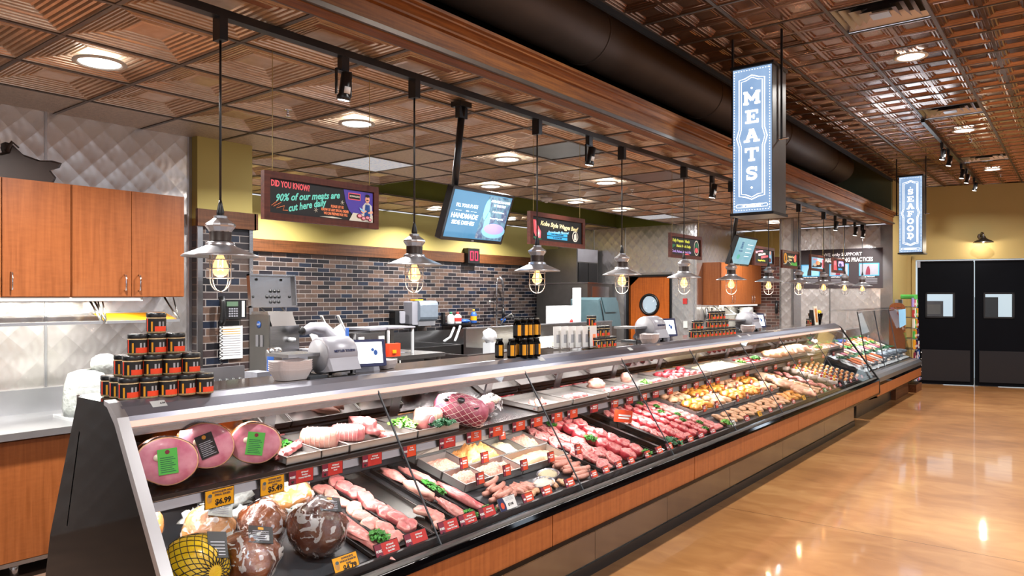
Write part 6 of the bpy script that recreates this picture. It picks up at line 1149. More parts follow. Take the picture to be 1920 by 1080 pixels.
# ---- whole hams at the near end of the deck
def ham_whole(x, y, z, r, mat, lab, label_mat=None, seed=0, wrapm=True, rx=0, lz=None):
    t = thing('smoked_ham', lab, 'ham', (x, y, z-r[2]*.85), 'wrapped hams at the near end')
    MB().blob((x, y, z), r, 26, 16, .10, 1.6, seed=seed, flat=r[2]*.85).build('ham', mat, t)
    if wrapm: MB().blob((x, y, z+.003), (r[0]*1.05, r[1]*1.05, r[2]*1.05), 26, 16, .10, 1.6, seed=seed).build('plastic_wrap', 'wrap', t)
    if wrapm: MB().blob((x-.02, y+r[1]*.95, z+r[2]*.3), (.05, .05, .04), 12, 8, .5, 4, seed=seed+3).build('wrap_knot', 'paleamber', t)
    if label_mat:
        q = Matrix.Translation((x+.02, y-r[1]*.42, z+r[2]*.93)) @ Matrix.Rotation(math.radians(28), 4, 'X') @ Matrix.Rotation(-.5, 4, 'Z')
        lb = MB().box((-.045, -.045, 0), (.045, .045, .002), 0, q).build('label', label_mat, t)
        for k in range(5): MB().box((-.03, -.03+.011*k, .0021), (.03, -.026+.011*k, .0026), 0, q).build('text_line', 'lgrey', lb)
        MB().box((-.01, .025, .0021), (.01, .038, .0026), 0, q).build('crest', 'gold', lb)
    return t
def netted_turkey():
    x, y, z, r = 1.352, 2.49, .765, (.105, .135, .105)
    t = thing('netted_turkey', 'yellow turkey in black net with a black label, lowest left in the case', 'turkey', (x, y, z-.09)); MB().blob((x, y, z), r, 28, 18, .05, 1.4, seed=4, flat=.09).build('bird', 'turkey', t)
    nt_ = MB()
    for sgn in (-1, 1):
        for k in range(22):
            pts = []
            for j in range(15):
                th = .25+(PI-.5)*j/14; ph = 2*PI*k/22+sgn*th*.85; d = Vector((math.sin(th)*math.cos(ph), math.cos(th), math.sin(th)*math.sin(ph))); q = 1+.05*noise.noise(Vector((d.x, d.y, d.z))*1.4+Vector((14.8, 4, 0)))*2
                p = Vector((d.x*r[0]*q*1.006, d.y*r[1]*q*1.006, d.z*r[2]*q*1.006))
                if p.z > -.06: pts.append(Vector((x, y, z))+p)
            if len(pts) > 2: nt_.tube(pts, .0016, 4)
    nt_.build('net', 'net', t)
    q = Matrix.Translation((x+.03, y-.085, z+.078)) @ Matrix.Rotation(math.radians(48), 4, 'X') @ Matrix.Rotation(-.3, 4, 'Z'); lb = MB().box((-.034, -.05, 0), (.034, .05, .003), 0, q).build('label', 'blk_ink', t)
    for k in range(5): MB().box((-.025, -.04+.012*k, .003), (.025, -.037+.012*k, .0035), 0, q).build('text_line', 'lgrey', lb)
netted_turkey()
ham_whole(1.545, 2.475, .735, (.115, .125, .10), 'crust', 'wrapped brown smoked ham with black label, front row beside the netted turkey', 'blk_ink', 2)
ham_whole(1.885, 2.50, .755, (.125, .12, .115), 'crustd', 'very dark round smoked ham with black label above the yellow $4.79 card', 'blk_ink', 5)
ham_whole(1.735, 2.68, .765, (.10, .11, .10), 'crust', 'brown smoked ham half hidden between the two front hams', None, 8)
ham_whole(1.52, 2.70, .80, (.10, .10, .095), 'gold_ham', 'golden glazed ham in the second row below the yellow $6.99 card', 'paleamber', 9)
ham_whole(1.97, 2.84, .815, (.115, .10, .10), 'gold_ham', 'golden wrapped ham at the back below the yellow $5.49 card', None, 12)
ham_whole(1.32, 2.82, .85, (.07, .07, .08), 'gold_ham', 'small pink wrapped ham against the left end of the case', None, 14)
solo(MB().blob((1.74, 2.95, .83), (.12, .06, .05), 14, 9, .4, 3, seed=5), 'ice_bag', 'paleamber', 'crumpled clear plastic bag behind the golden hams', 'bag')
# ---- cut ham halves on the shelf
def ham_cut(x, y, z, r, yaw, lmat, lab, tilt, lrot=0):
    """half a ham standing with its pink cut face towards the shopper"""
    t = thing('ham_half', lab, 'ham', (x, y, z-r), 'cut ham halves on the shelf'); q = Matrix.Translation((x, y, z)) @ Matrix.Rotation(yaw, 4, 'Z') @ Matrix.Rotation(tilt, 4, 'X') @ RX
    n = 36
    def rad(a, k): return r*(1+.07*math.cos(2*a+.6)+.05*noise.noise(Vector((math.cos(a)*1.5, math.sin(a)*1.5, x*9))))*k
    def ringz(zz, k): return [(rad(2*PI*j/n, k)*math.cos(2*PI*j/n), rad(2*PI*j/n, k)*.93*math.sin(2*PI*j/n), zz) for j in range(n)]
    lv = [(0, .985), (-.012, 1.02), (-.06, 1.03), (-.11, .95), (-.15, .75), (-.175, .4), (-.18, .1)]
    vs = [p for zz, k in lv for p in ringz(zz, k)]; fs = [(i*n+(j+1) % n, i*n+j, (i+1)*n+j, (i+1)*n+(j+1) % n) for i in range(len(lv)-1) for j in range(n)]
    MB().add(vs, fs, 0, q, True).build('rind', 'crust', t)
    vs = ringz(0, .985)+ringz(.004, .94)+ringz(.006, .5)+[(0, 0, .005)]; fs = [(i*n+j, i*n+(j+1) % n, (i+1)*n+(j+1) % n, (i+1)*n+j) for i in range(2) for j in range(n)]+[(2*n+j, 2*n+(j+1) % n, 3*n) for j in range(n)]
    MB().add(vs, fs, [1]*n+[0]*(2*n), q, True).build('cut_face', ['ham', 'hamrim'], t)
    MB().lathe([(.014, .004), (.012, .008)], n=12, mat=q @ Matrix.Translation((-r*.35, r*.15, 0))).build('bone', 'bone', t)
    q3 = q @ Matrix.Rotation(lrot, 4, 'Z'); lb = MB().box((-.034, -.048, .007), (.034, .046, .009), 0, q3).build('label', lmat, t); im = 'lgrey' if lmat != 'limec' else 'kale'
    for k in range(8): MB().box((-.026, -.04+.0075*k, .009), (.026-.006*(k % 3), -.037+.0075*k, .0094), 0, q3).build('text_line', im, lb)
    MB().prism(circ(0, .034, .008), .009, .0095, 2, 0, q3).build('crest', 'maroon' if lmat == 'limec' else 'gold', lb)
    MB().add([(p[0]*1.01, p[1]*1.01, p[2]+.012) for p in ringz(0, .98)]+ringz(-.03, 1.05), [(j, (j+1) % n, n+(j+1) % n, n+j) for j in range(n)], 0, q, True).build('plastic_wrap', 'wrap', t)
    return t
ham_cut(1.352, 2.70, 1.103, .103, -.35, 'limec', 'cut ham half with green label, leftmost on the shelf', -.12, .05)
ham_cut(1.535, 2.755, 1.125, .105, -.30, 'blk_ink', 'cut ham half with black label, between the two green-labelled ones', -.15, .3)
ham_cut(1.738, 2.73, 1.105, .098, -.55, 'limec', 'cut ham half with green label, right-hand one beside the trays', -.10, -.15)
t = ham_whole(1.50, 2.93, 1.11, (.10, .07, .09), 'gold_ham', 'golden ham lying behind the leftmost cut half on the shelf', None, 21, False)
t = ham_whole(1.72, 2.94, 1.13, (.09, .06, .09), 'gold_ham', 'golden ham behind the right-hand cut half on the shelf', None, 22, False)
# ---- shelf trays
def shtray(x0, x1, lab, s1=.33, h=.035): return tray(x0, x1, .012, s1, h, 'panm', lab, SK, .004, 'steel_tray', 'steel trays on the shelf')
shtray(1.855, 2.035, 'steel tray with pink meat strips and parsley right of the cut hams')
def strip(x, s, l, w_, mat, lab, name, fr=SK, rz=0, z=.008, h=.02, seed=0, mats=None):
    m = MB().blob((0, 0, 0), (w_/2, l/2, h), 16, 10, .22, 2.4, seed=seed, flat=h*.5); o = m.build(name, mats or [mat]); o.matrix_basis = fr @ Matrix.Translation((x, s, z+h*.5)) @ Matrix.Rotation(rz, 4, 'Z'); return tag(o, lab, 'meat')
for k in range(3): strip(1.90+.05*k, .11+.02*k, .16, .045, 'porkd', 'pink pork strip, %s of three in the tray right of the cut hams' % ['left', 'middle', 'right'][k], 'pork_strip', rz=-.9, seed=k, z=.012+.006*k)
put(PR['parsley'], SK, 1.975, .20, .012, 'parsley sprig behind the pork strips', sc=1.3)
shtray(2.04, 2.19, 'steel tray holding the tied pork roast')
def roast(x, s, l, r, yaw, mat, face, lab, net=True, fr=SK, z=.008):
    t = thing('boneless_roast', lab, 'meat', (0, 0, 0)); MB().tube([(0, -l/2, r), (0, -l/2+.01, r), (0, -l/4, r), (0, l/4, r), (0, l/2-.01, r), (0, l/2, r)], [r*.8, r*.97, r*1.04, r, r*.85, r*.5], 22).build('meat', mat, t)
    MB().lathe([(r*.8, 0), (r*.78, .004), (r*.3, .006)], n=22, mat=Matrix.Translation((0, -l/2, r)) @ RX).build('cut_face', face, t)
    if net:
        m = MB()
        for k in range(6): y = -l/2+.03+(l-.06)*k/5; m.tube([(r*1.055*math.cos(j*PI/8), y, r+r*1.055*math.sin(j*PI/8)) for j in range(16)], .0012, 4, closed=True)
        m.build('string', 'wnet', t)
    t.matrix_basis = fr @ Matrix.Translation((x, s, z)) @ Matrix.Rotation(yaw, 4, 'Z'); return t
roast(2.125, .15, .17, .047, .75, 'fat', 'pork', 'pale rolled pork loin roast tied with string, right of the parsley tray')
shtray(2.20, 2.63, 'wide steel tray of pork cuts at the first pane joint')
roast(2.30, .16, .16, .042, .8, 'porkd', 'porkd', 'pink rolled roast right of the pale tied loin', True)
o = solo(MB().blob((0, 0, 0), (.065, .09, .045), 18, 12, .28, 2.2, seed=3, flat=.03), 'pork_shoulder', 'porkd', 'lumpy deep pink pork shoulder in the wide tray', 'meat'); o.matrix_basis = SK @ Matrix.Translation((2.40, .16, .035))
strip(2.47, .07, .09, .05, 'beef', 'small red meat cut at the front of the wide tray', 'beef_cut', seed=9, z=.012)
strip(2.51, .19, .20, .07, 'fat', 'pale pork belly slab with a thick white rind in the wide tray', 'pork_belly', rz=-.5, seed=5, z=.014, h=.028); strip(2.45, .27, .16, .045, 'fat', 'cream coloured fat piece at the back of the wide tray', 'fat_piece', rz=-1.2, seed=6, z=.012)
shtray(2.64, 2.95, 'steel tray with two pork roasts and kale')
roast(2.76, .10, .10, .045, .3, 'porkd', 'ham', 'short pink pork roast with a round cut face, above the kale', False); roast(2.86, .17, .15, .048, .9, 'fat', 'pork', 'netted marbled roast behind the kale', True)
put(PR['kale'], SK, 2.835, .035, .03, 'dark kale bunch draped over the front of the pork roast tray', sc=(1.4, .9, 1.3)); put(PR['lettuce'], SK, 2.685, .17, .02, 'bright green lettuce leaves left of the pork roasts', sc=1.5)
def lamb_leg():
    t = thing('netted_lamb_leg', 'large purple-red netted leg of lamb with three black round labels leaning over the shelf edge', 'meat', (0, 0, 0))
    q = Matrix.Rotation(-.05, 4, 'Y'); L_ = [(-.15, 0, .075), (-.13, 0, .08), (-.06, 0, .085), (.02, 0, .08), (.10, 0, .07), (.14, 0, .06), (.155, 0, .055)]; R_ = [.02, .058, .078, .086, .078, .055, .02]
    MB().tube(L_, R_, 24).build('leg', 'lamb', t); m = MB()
    def prof_(x):
        for (a, b), (r0, r1) in zip(zip(L_, L_[1:]), zip(R_, R_[1:])):
            if a[0] <= x <= b[0]: f_ = (x-a[0])/(b[0]-a[0]); return r0+(r1-r0)*f_, a[2]+(b[2]-a[2])*f_
        return R_[-1], L_[-1][2]
    for sg in (-1, 1):
        for k in range(14):
            pts = []
            for j in range(19): x_ = -.145+.29*j/18; r_, z_ = prof_(x_); a_ = 2*PI*k/14+sg*j*.15; pts.append((x_, (r_+.001)*math.cos(a_), z_+(r_+.001)*math.sin(a_)))
            m.tube(pts, .0013, 4)
    m.build('net', 'wnet', t)
    for k in range(3):
        lb = MB().lathe([(.021, 0), (.021, .002)], n=18, mat=Matrix.Translation((-.085+.085*k, [-.053, -.063, -.055][k], [.135, .142, .122][k])) @ Matrix.Rotation(math.radians(36), 4, 'X')).build('round_label', 'blk_ink', t)
        MB().box((-.013, -.003, .0021), (.013, .003, .0026), 0, Matrix.Translation((-.085+.085*k, [-.053, -.063, -.055][k], [.135, .142, .122][k])) @ Matrix.Rotation(math.radians(36), 4, 'X')).build('label_mark', 'lgrey', lb)
    t.matrix_basis = SK @ Matrix.Translation((3.02, .085, .012)) @ Matrix.Rotation(-.95, 4, 'Z') @ Matrix.Rotation(.12, 4, 'Y')
lamb_leg()
def lamb_rack(x, s, yaw, lab, seed):
    t = thing('lamb_rack', lab, 'meat', (0, 0, 0)); MB().blob((0, 0, .045), (.10, .055, .05), 20, 12, .12, 2, seed=seed, flat=.04).build('meat', 'lamb', t)
    for k in range(6): MB().tube([(-.075+.03*k, .0, .07), (-.07+.03*k, -.05, .10), (-.06+.03*k, -.075, .085)], .006, 6).build('rib_bone', 'bone', t)
    MB().blob((0, -.01, .052), (.125, .095, .075), 20, 12, .12, 2, seed=seed, flat=.05).build('plastic_wrap', 'wrap', t); t.matrix_basis = SK @ Matrix.Translation((x, s, .01)) @ Matrix.Rotation(yaw, 4, 'Z')
lamb_rack(3.17, .19, -.2, 'vacuum-packed rack of lamb with white bones beside the netted leg', 1); lamb_rack(3.33, .15, .5, 'smaller wrapped rack of lamb at the edge of the bare shelf', 4)
shtray(3.68, 4.06, 'steel tray with thin pink shanks, right of the bare shelf'); [strip(3.76+.06*k, .12, .20, .035, 'fat' if k % 2 else 'pork', '%s thin pink lamb shank in the tray right of the bare shelf' % ['leftmost', 'middle', 'rightmost'][k], 'lamb_shank', rz=-.8, seed=k+3, z=.012) for k in range(3)]
shtray(4.08, 4.52, 'steel tray with ribbed red meat'); [strip(4.16+.055*k, .11, .10, .05, 'beef' if k % 2 == 0 else 'porkd', 'ribbed red meat piece, %s of four in its steel tray' % ORD[k], 'rib_piece', rz=.3, seed=k+7, z=.012) for k in range(4)]
shtray(4.55, 4.98, 'steel tray with white fat-capped roast'); o = strip(4.66, .20, .12, .16, 'fat', 'white fat-capped beef roast sitting high at the back of its tray', 'beef_roast', seed=4, z=.03, h=.045); [strip(4.66+.08*k, .08, .10, .06, 'beefd' if k % 2 else 'beef', 'red beef strip %s in front of the white fat-capped roast' % ORD[k], 'beef_strip', rz=-.5, seed=k+2, z=.012) for k in range(4)]
shtray(5.0, 5.55, 'steel tray with oxtail pieces and lettuce'); o = strip(5.12, .20, .09, .09, 'fat', 'pale square bone-in roast behind the lettuce', 'beef_roast', seed=8, z=.03, h=.05); put(PR['lettuce'], SK, 5.25, .10, .02, 'lettuce leaves in the oxtail tray'); [strip(5.33+.05*k, .09, .05, .045, 'beef', 'oxtail slice %s right of the lettuce' % ORD[k], 'oxtail_slice', seed=k, z=.012) for k in range(4)]
shtray(5.58, 6.35, 'long steel tray heaped with deep red stew beef')
for k in range(16): strip(5.68+.045*(k % 13)+.01*(k//13), .06+.085*(k % 3), .085, .06, 'beefd' if k % 3 else 'beef', 'deep red beef chunk, %s along the long stew tray' % ORD[k], 'beef_chunk', rz=k*.9, seed=k, z=.012+.012*(k % 2), h=.026)
shtray(6.38, 7.35, 'long tray of white seafood salad'); heap(6.42, 7.30, .03, .31, .008, .05, 'shrimp', 'pale creamy seafood salad heaped in the long shelf tray', 'seafood_salad', SK, 2, .5, 40, 12, 40); put(PR['lettuce'], SK, 7.2, .06, .05, 'lettuce leaves at the right end of the seafood salad')
shtray(7.38, 8.1, 'tray of small purple-red onions and greens on the shelf')
for k in range(14): put(PR['filet%d' % (k % 3)], SK, 7.45+.045*k, .06+.09*(k % 3), .01, 'small red-white meat cube, %s along the onion and greens tray' % ORD[k], 'cubes on the shelf', rz=k, sc=.8)
put(PR['parsley'], SK, 7.75, .1, .035, 'parsley among the small meat cubes', sc=1.5)
shtray(8.13, 9.3, 'long tray of pale whole birds')
def bird(x, s, fr, yaw, lab, sc=1, mat='chick', z=.01):
    t = thing('whole_chicken', lab, 'chicken', (0, 0, 0), 'whole chickens'); MB().blob((0, 0, .05), (.075, .10, .052), 22, 14, .10, 1.8, seed=2, flat=.045).build('body', mat, t)
    for sx in (-1, 1):
        MB().tube([(sx*.045, -.03, .055), (sx*.055, -.09, .06), (sx*.03, -.125, .045), (sx*.015, -.15, .04)], [.03, .034, .02, .012], 10).build('leg', mat, t); MB().tube([(sx*.06, .05, .05), (sx*.09, .03, .045), (sx*.085, -.02, .04)], [.022, .018, .010], 8).build('wing', mat, t)
    t.matrix_basis = fr @ Matrix.Translation((x, s, z)) @ Matrix.Rotation(yaw, 4, 'Z') @ Matrix.Diagonal((sc, sc, sc, 1)); return t
for k in range(3): bird(8.3+.2*k, .14, SK, .2*k, 'pale yellow plucked bird, %s from the left in the long shelf tray' % ORD[k], .9, 'paleck')
for k in range(3): bird(8.95+.22*k, .16, SK, -.5+.3*k, 'pinkish whole chicken, %s of three toward the far end of the shelf' % ORD[k], 1.05)
shtray(9.65, 10.85, 'last steel tray on the shelf with small pink pieces')
for k in range(18): put(PR['dchop%d' % (k % 3)], SK, 9.72+.062*k, .07+.08*(k % 3), .01, 'small pink poultry piece, %s along the last shelf tray' % ORD[k], 'poultry pieces on the shelf', rz=k*1.3, sc=.8)
put(PR['parsley'], SK, 10.0, .08, .03, 'parsley in the last shelf tray', sc=1.6)
# ---- deck, from left to right
BT = 'black trays on the deck'
def btray(x0, x1, lab, s0=.02, s1=.70, h=.022, mat='rubber'): return tray(x0, x1, s0, s1, h, mat, lab, DK, .002, 'meat_tray', BT)
btray(2.045, 2.165, 'narrow dark tray under the slab of pork ribs right of the dark ham')
o = strip(2.105, .34, .64, .10, 'pork', 'long pale slab of pork ribs right of the very dark ham', 'rib_slab', DK, seed=3, z=.01, h=.022); put(PR['parsley'], DK, 2.14, .10, .03, 'parsley sprig at the front of the pork rib slab', sc=1.2)
btray(2.175, 2.285, 'black tray with the left row of pork chops'); btray(2.29, 2.40, 'black tray with the right row of pork chops'); btray(2.41, 2.53, 'grey steel tray mostly bare, right of the pork chops', mat='steel_d'); btray(2.54, 2.60, 'black divider tray beside the bare steel tray')
for k in range(8): put(PR['chop%d' % (k % 3)], DK, 2.232+.010*math.sin(k*2.1), .095+.076*k, .010, 'pale pork chop, %s from the front in the left chop tray' % ORD[k], 'pork chops, left row', rz=k*1.7, flip=.22, sc=1.04)
for k in range(8): put(PR['dchop%d' % (k % 3)], DK, 2.345+.010*math.sin(k*1.7), .14+.074*k, .010, 'thick pork chop, %s from the front in the right chop tray' % ORD[k], 'pork chops, right row', rz=k*1.9, flip=.22, sc=1.1)
for k in range(3): put(PR['chop%d' % k], DK, 2.50+.02*(k % 2), .07+.055*k, .012+.008*k, 'pink boneless chop, %s at the front of the bare steel tray' % ORD[k], 'chops at the front of the bare tray', rz=k, sc=1.05)
btray(2.61, 2.72, 'black tray with the long pork belly'); strip(2.665, .15, .26, .055, 'pork', 'striped pork belly strip at the front of its black tray', 'pork_belly', DK, rz=-.1, seed=12, z=.012, h=.02); strip(2.645, .38, .22, .075, 'fat', 'thick marbled pork shank in the middle of the belly tray', 'pork_shank', DK, rz=.1, seed=13, z=.012, h=.032); strip(2.66, .58, .18, .07, 'pork', 'pale pork piece at the back of the belly tray', 'pork_piece', DK, seed=14, z=.012, h=.022); put(PR['parsley'], DK, 2.69, .05, .02, 'parsley at the front of the pork belly tray')
btray(2.73, 2.86, 'black tray with two pork tenderloins'); strip(2.80, .22, .36, .06, 'porkd', 'deep pink pork tenderloin, front one of its tray', 'pork_tenderloin', DK, rz=.05, seed=15, z=.012, h=.024); strip(2.775, .50, .30, .05, 'pork', 'slim pink pork tenderloin, rear one of its tray', 'pork_tenderloin', DK, rz=.1, seed=16, z=.012, h=.022); put(PR['parsley'], DK, 2.74, .36, .02, 'parsley strip between the belly and the tenderloins', sc=(.6, 2.4, 1)); put(PR['parsley'], DK, 2.82, .04, .02, 'parsley at the front of the tenderloin tray', sc=.9)
# stainless pans with ground and prepared meats
pans = [('ground_pork', 'ground', 'pale ground pork'), ('salmon_cubes', 'scal', 'orange salmon-coloured cubes'), ('chopped_onion', 'paleck', 'pale yellow chopped filling'), ('ground_turkey', 'ground', 'light pink ground turkey')]
PANS = 'steel pans left of the steaks'
def pan(x0, x1, s0, s1, mat, nm, lab, hh=.045, lump=.35, fr=55, gr=PANS): tray(x0, x1, s0, s1, .05, 'panm', 'steel pan of '+lab, DK, .004, 'steel_pan', gr); heap(x0+.006, x1-.006, s0+.006, s1-.006, .012, hh, mat, lab[0].upper()+lab[1:]+' heaped in its steel pan', nm, DK, x0*7, lump, 20, 16, fr)
pan(2.89, 3.09, .27, .44, 'ground', 'ground_pork', 'pale ground pork behind the front sausages', .05)
pan(3.095, 3.40, .27, .44, 'ground', 'ground_turkey', 'coarse pink ground turkey in the middle pan row', .05, .5)
pan(3.405, 3.86, .27, .44, 'paleck', 'pale_strips', 'pale yellow strips in the middle pan row')
pan(2.89, 3.12, .45, .64, 'ground', 'ground_chicken', 'pale ground chicken in the back pan row', .04)
pan(3.125, 3.46, .45, .66, 'scal', 'salmon_cubes', 'glossy orange cubes piled high in the back pan row', .075, .8, 90)
pan(3.465, 3.66, .45, .66, 'shrimp', 'grey_filling', 'beige minced filling in the back pan row', .04)
pan(3.665, 3.88, .45, .66, 'ground', 'ground_beef', 'pink ground meat at the right of the back pan row', .05, .5)
pan(2.90, 3.88, .665, .78, 'cheese', 'white_mushrooms', 'white round pieces at the very back of the pan block', .04, .7, 70)
for k in range(9): put(PR['sausage'], DK, 2.97+.02*(k % 3)+.008*k, .06+.022*k, .004+.012*(k % 3), 'raw pink sausage, %s in the left front pile' % ORD[k], 'raw sausages, left pile', rz=.3+.2*math.sin(k*2))
for k in range(8): strip(3.06+.03*k, .12+.012*(k % 3), .10, .035, 'sausage', 'pink rolled meat piece, %s beside the left sausages' % ORD[k], 'meat_roll', DK, rz=.5, seed=k, z=.012)
for k in range(12): put(PR['sausage'], DK, 3.70+.022*(k % 4), .05+.018*k, .004+.013*(k % 3), 'raw pale sausage, %s in the right pile before the steaks' % ORD[k], 'raw sausages, right pile', rz=-.15+.2*math.sin(k*1.7), sc=1.05)
for (x, s_, lab, c_) in ((3.50, .16, 'white oval foil dish with pale filling at the front of the pans', 'shrimp'), (3.37, .10, 'long oval fish-shaped foil tray with green and white topping', 'cheese')):
    t = thing('oval_dish', lab, 'dish', (0, 0, 0)); MB().lathe([(.8, 0), (1, .03), (.97, .03), (.78, .004)], n=24, mat=Matrix.Diagonal((.10, .055, 1, 1))).build('dish', 'steel_l', t); MB().blob((0, 0, .018), (.085, .045, .018), 16, 9, .2).build('filling', c_, t); t.matrix_basis = DK @ Matrix.Translation((x, s_, .008)) @ Matrix.Rotation(.1, 4, 'Z')
for k in range(5): put(PR['pthigh%d' % (k % 3)], DK, 3.20+.08*k, .06+.02*(k % 2), .006, 'pale stuffed piece, %s along the deck edge before the oval dishes' % ORD[k], 'stuffed pieces at the deck edge', rz=.4*k, sc=.6)
# steaks
tray(3.92, 4.62, .02, .72, .024, 'rubber', 'wide black tray of marbled beef steaks', DK, .002, 'meat_tray', BT); n_ = 0
for c_ in range(4):
    for k in range(9):
        if k > 6: continue
        x = 4.01+.150*c_+.014*math.sin(k*2.3+c_); s_ = .09+.095*k+.02*(c_ % 2)
        if c_ == 2 and k > 1: PRN, sc_x = 'dchop%d' % (k % 3), 1.05
        PRN = ('steak%d' % ((k+c_) % 3)) if c_ < 2 else ('filet%d' % ((k+c_) % 3)); put(PR[PRN], DK, x, s_, .010+.008*(k % 2), 'marbled beef %s, %s from the front, %s column of the wide steak tray' % ('steak' if c_ < 2 else 'fillet', ORD[k], ORD[c_]), 'beef in the wide steak tray', rz=k*1.8+c_, sc=(1.12 if c_ < 2 else 1.5), flip=.2); n_ += 1
put(PR['parsley'], DK, 4.27, .36, .04, 'parsley between the steaks, middle of the wide tray', sc=1.2); put(PR['parsley'], DK, 4.22, .66, .04, 'parsley at the back of the wide steak tray'); put(PR['parsley'], DK, 4.48, .03, .03, 'parsley at the front of the wide steak tray')
t = thing('meat_tray', 'empty black tray with ridged lettuce-like dividers right of the wide steak tray', 'tray', (0, 0, 0)); MB().box((4.64, .02, .002), (4.93, .72, .02)).build('pan', 'gblack', t)
for x in (4.66, 4.84): MB().box((x, .02, .02), (x+.03, .72, .05)).build('divider', 'black', t)
t.matrix_basis = DK
M['grass'] = M['mblack']
tag(leafy(10, .01, 5).build('divider_foliage', 'black'), None) if False else None
btray(4.95, 5.17, 'black tray with the second group of steaks'); btray(5.19, 5.40, 'black tray with the third row of steaks'); btray(5.42, 5.62, 'black tray with wrapped fillets and parsley'); btray(5.64, 5.86, 'tray of stuffed pale fillets')
for c_, x0 in enumerate((5.02, 5.12, 5.25, 5.34)):
    for k in range(8): put(PR['steak%d' % ((k+c_) % 3)] if c_ % 2 == 0 else PR['filet%d' % (k % 3)], DK, x0, .08+.084*k, .010, 'beef cut, %s from the front, %s column, steak trays right of the empty tray' % (ORD[k], ORD[c_]), 'beef in the two narrow steak trays', rz=k*1.9, sc=.85 if c_ % 2 == 0 else 1.2, flip=.2)
for c_, x0 in enumerate((5.49, 5.57, 5.72, 5.80)):
    for k in range(9): put(PR['filet%d' % (k % 3)] if c_ < 2 else PR['dchop%d' % (k % 3)], DK, x0, .06+.073*k, .010, '%s, %s from the front, %s column of the fillet trays' % ('bacon-wrapped fillet' if c_ < 2 else 'pale stuffed fillet', ORD[k], ORD[c_]), 'fillets in the fillet trays', rz=k*1.1, sc=1.0)
for k in range(7): put(PR['parsley'], DK, 5.53+.11*(k % 2), .06+.10*k, .035, 'parsley sprig, %s from the front among the fillets' % ORD[k], 'parsley among the fillets', sc=.8)
put(PR['kale'], DK, 4.93, .05, .03, 'dark kale bunch at the deck front right of the empty black tray', sc=1.2)
put(PR['lettuce'], DK, 5.95, .05, .03, 'lettuce at the deck front before the marinated chicken')
# marinated chicken
GC = 'marinated chicken pans'
for r_, (s0, s1) in enumerate(((.30, .50), (.52, .76))):
    for c_ in range(5):
        x0 = 5.90+.43*c_; tray(x0, x0+.42, s0, s1, .045, 'panm', 'steel pan of marinated chicken, %s from the left, %s row' % (ORD[c_], ['front', 'back'][r_]), DK, .004, 'steel_pan', 'pans of marinated chicken')
        for k in range(6):
            pk = 'thigh' if (c_+r_) % 3 != 1 else 'pthigh'; put(PR[pk+str(k % 3)], DK, x0+.09+.115*(k % 3), s0+.06+.09*(k//3), .03, '%s chicken piece, %s in the %s pan of the %s row' % ('orange marinated' if pk == 'thigh' else 'pale breaded', ORD[k], ORD[c_], ['front', 'back'][r_]), GC, rz=k*1.1, sc=(.9, .95, 1.2))
for c_ in range(5):
    for k in range(6): put(PR['pthigh%d' % (k % 3)] if c_ < 4 else PR['thigh%d' % (k % 3)], DK, 6.0+.43*c_+.075*k, .09+.09*(k % 2), .006, 'chicken cutlet, %s, %s group along the front of the deck' % (ORD[k], ORD[c_]), 'cutlets along the deck front', rz=.5+k, sc=.85)
# whole chickens, pieces, crowns, kabobs
btray(8.08, 8.48, 'black tray of whole chickens'); btray(8.52, 8.86, 'black tray of chicken pieces'); btray(8.90, 9.22, 'black tray of pale thin cuts'); btray(9.26, 9.72, 'black tray of stuffed crowns'); btray(9.76, 10.85, 'long black tray of kabobs')
for k in range(3): bird(8.18+.04*k, .12+.22*k, DK, .25, 'raw whole chicken, %s from the front on the deck' % ORD[k], 1.05)
for c_ in range(2):
    for k in range(8): put(PR['pthigh%d' % (k % 3)], DK, 8.60+.16*c_, .07+.08*k, .006, 'raw chicken wing piece, %s from the front, %s column' % (ORD[k], ['left', 'right'][c_]), 'chicken wing pieces', rz=.9+.5*k, sc=.85)
for k in range(9): put(PR['dchop%d' % (k % 3)], DK, 9.0+.10*(k % 2), .07+.07*k, .006, 'pale pink thin cut, %s from the front left of the stuffed crowns' % ORD[k], 'pale thin cuts', rz=k, sc=1.1)
def crown(x, s, lab):
    t = thing('stuffed_crown', lab, 'food', (0, 0, 0), 'stuffed crowns'); MB().blob((0, 0, .035), (.075, .06, .042), 18, 11, .14, seed=int(x*90), flat=.03).build('body', 'cheese', t)
    for k in range(5): a = k*1.26; MB().blob((.035*math.cos(a), .03*math.sin(a), .075), (.02, .016, .012), 9, 6, .2, seed=k).build('pepper_piece', 'redpep' if k % 3 else 'yelpep', t)
    t.matrix_basis = DK @ Matrix.Translation((x, s, .012))
for k in range(6): crown(9.37, .09+.115*k, 'white stuffed crown topped with red peppers, %s from the front, left row' % ORD[k])
for k in range(5): crown(9.58, .14+.115*k, 'white stuffed crown topped with red peppers, %s from the front, right row' % ORD[k])
def kabob(x, s, yaw, lab, first_=[None]):
    if first_[0] is None:
        t = thing('kabob', lab, 'kabob', (0, 0, 0), 'kabobs'); MB().cyl((-.12, 0, .02), (.13, 0, .02), .002, 5).build('skewer', 'bone', t)
        for k in range(6): MB().blob((-.09+.036*k, 0, .02), (.020, .020, .018), 9, 6, .2, seed=k).build('chunk', 'kab' if k % 2 == 0 else ('redpep' if k == 1 else 'yelpep' if k == 3 else 'cheese'), t)
        first_[0] = t
    else: t = dup(first_[0], (0, 0, 0), lab)
    t.matrix_basis = DK @ Matrix.Translation((x, s, .012)) @ Matrix.Rotation(yaw, 4, 'Z')
for k in range(30): kabob(9.92+.30*(k % 3), .07+.066*(k//3), .15, 'brown kabob on a skewer, %s row from the front, %s' % (ORD[k//3], ['left', 'middle', 'right'][k % 3]))
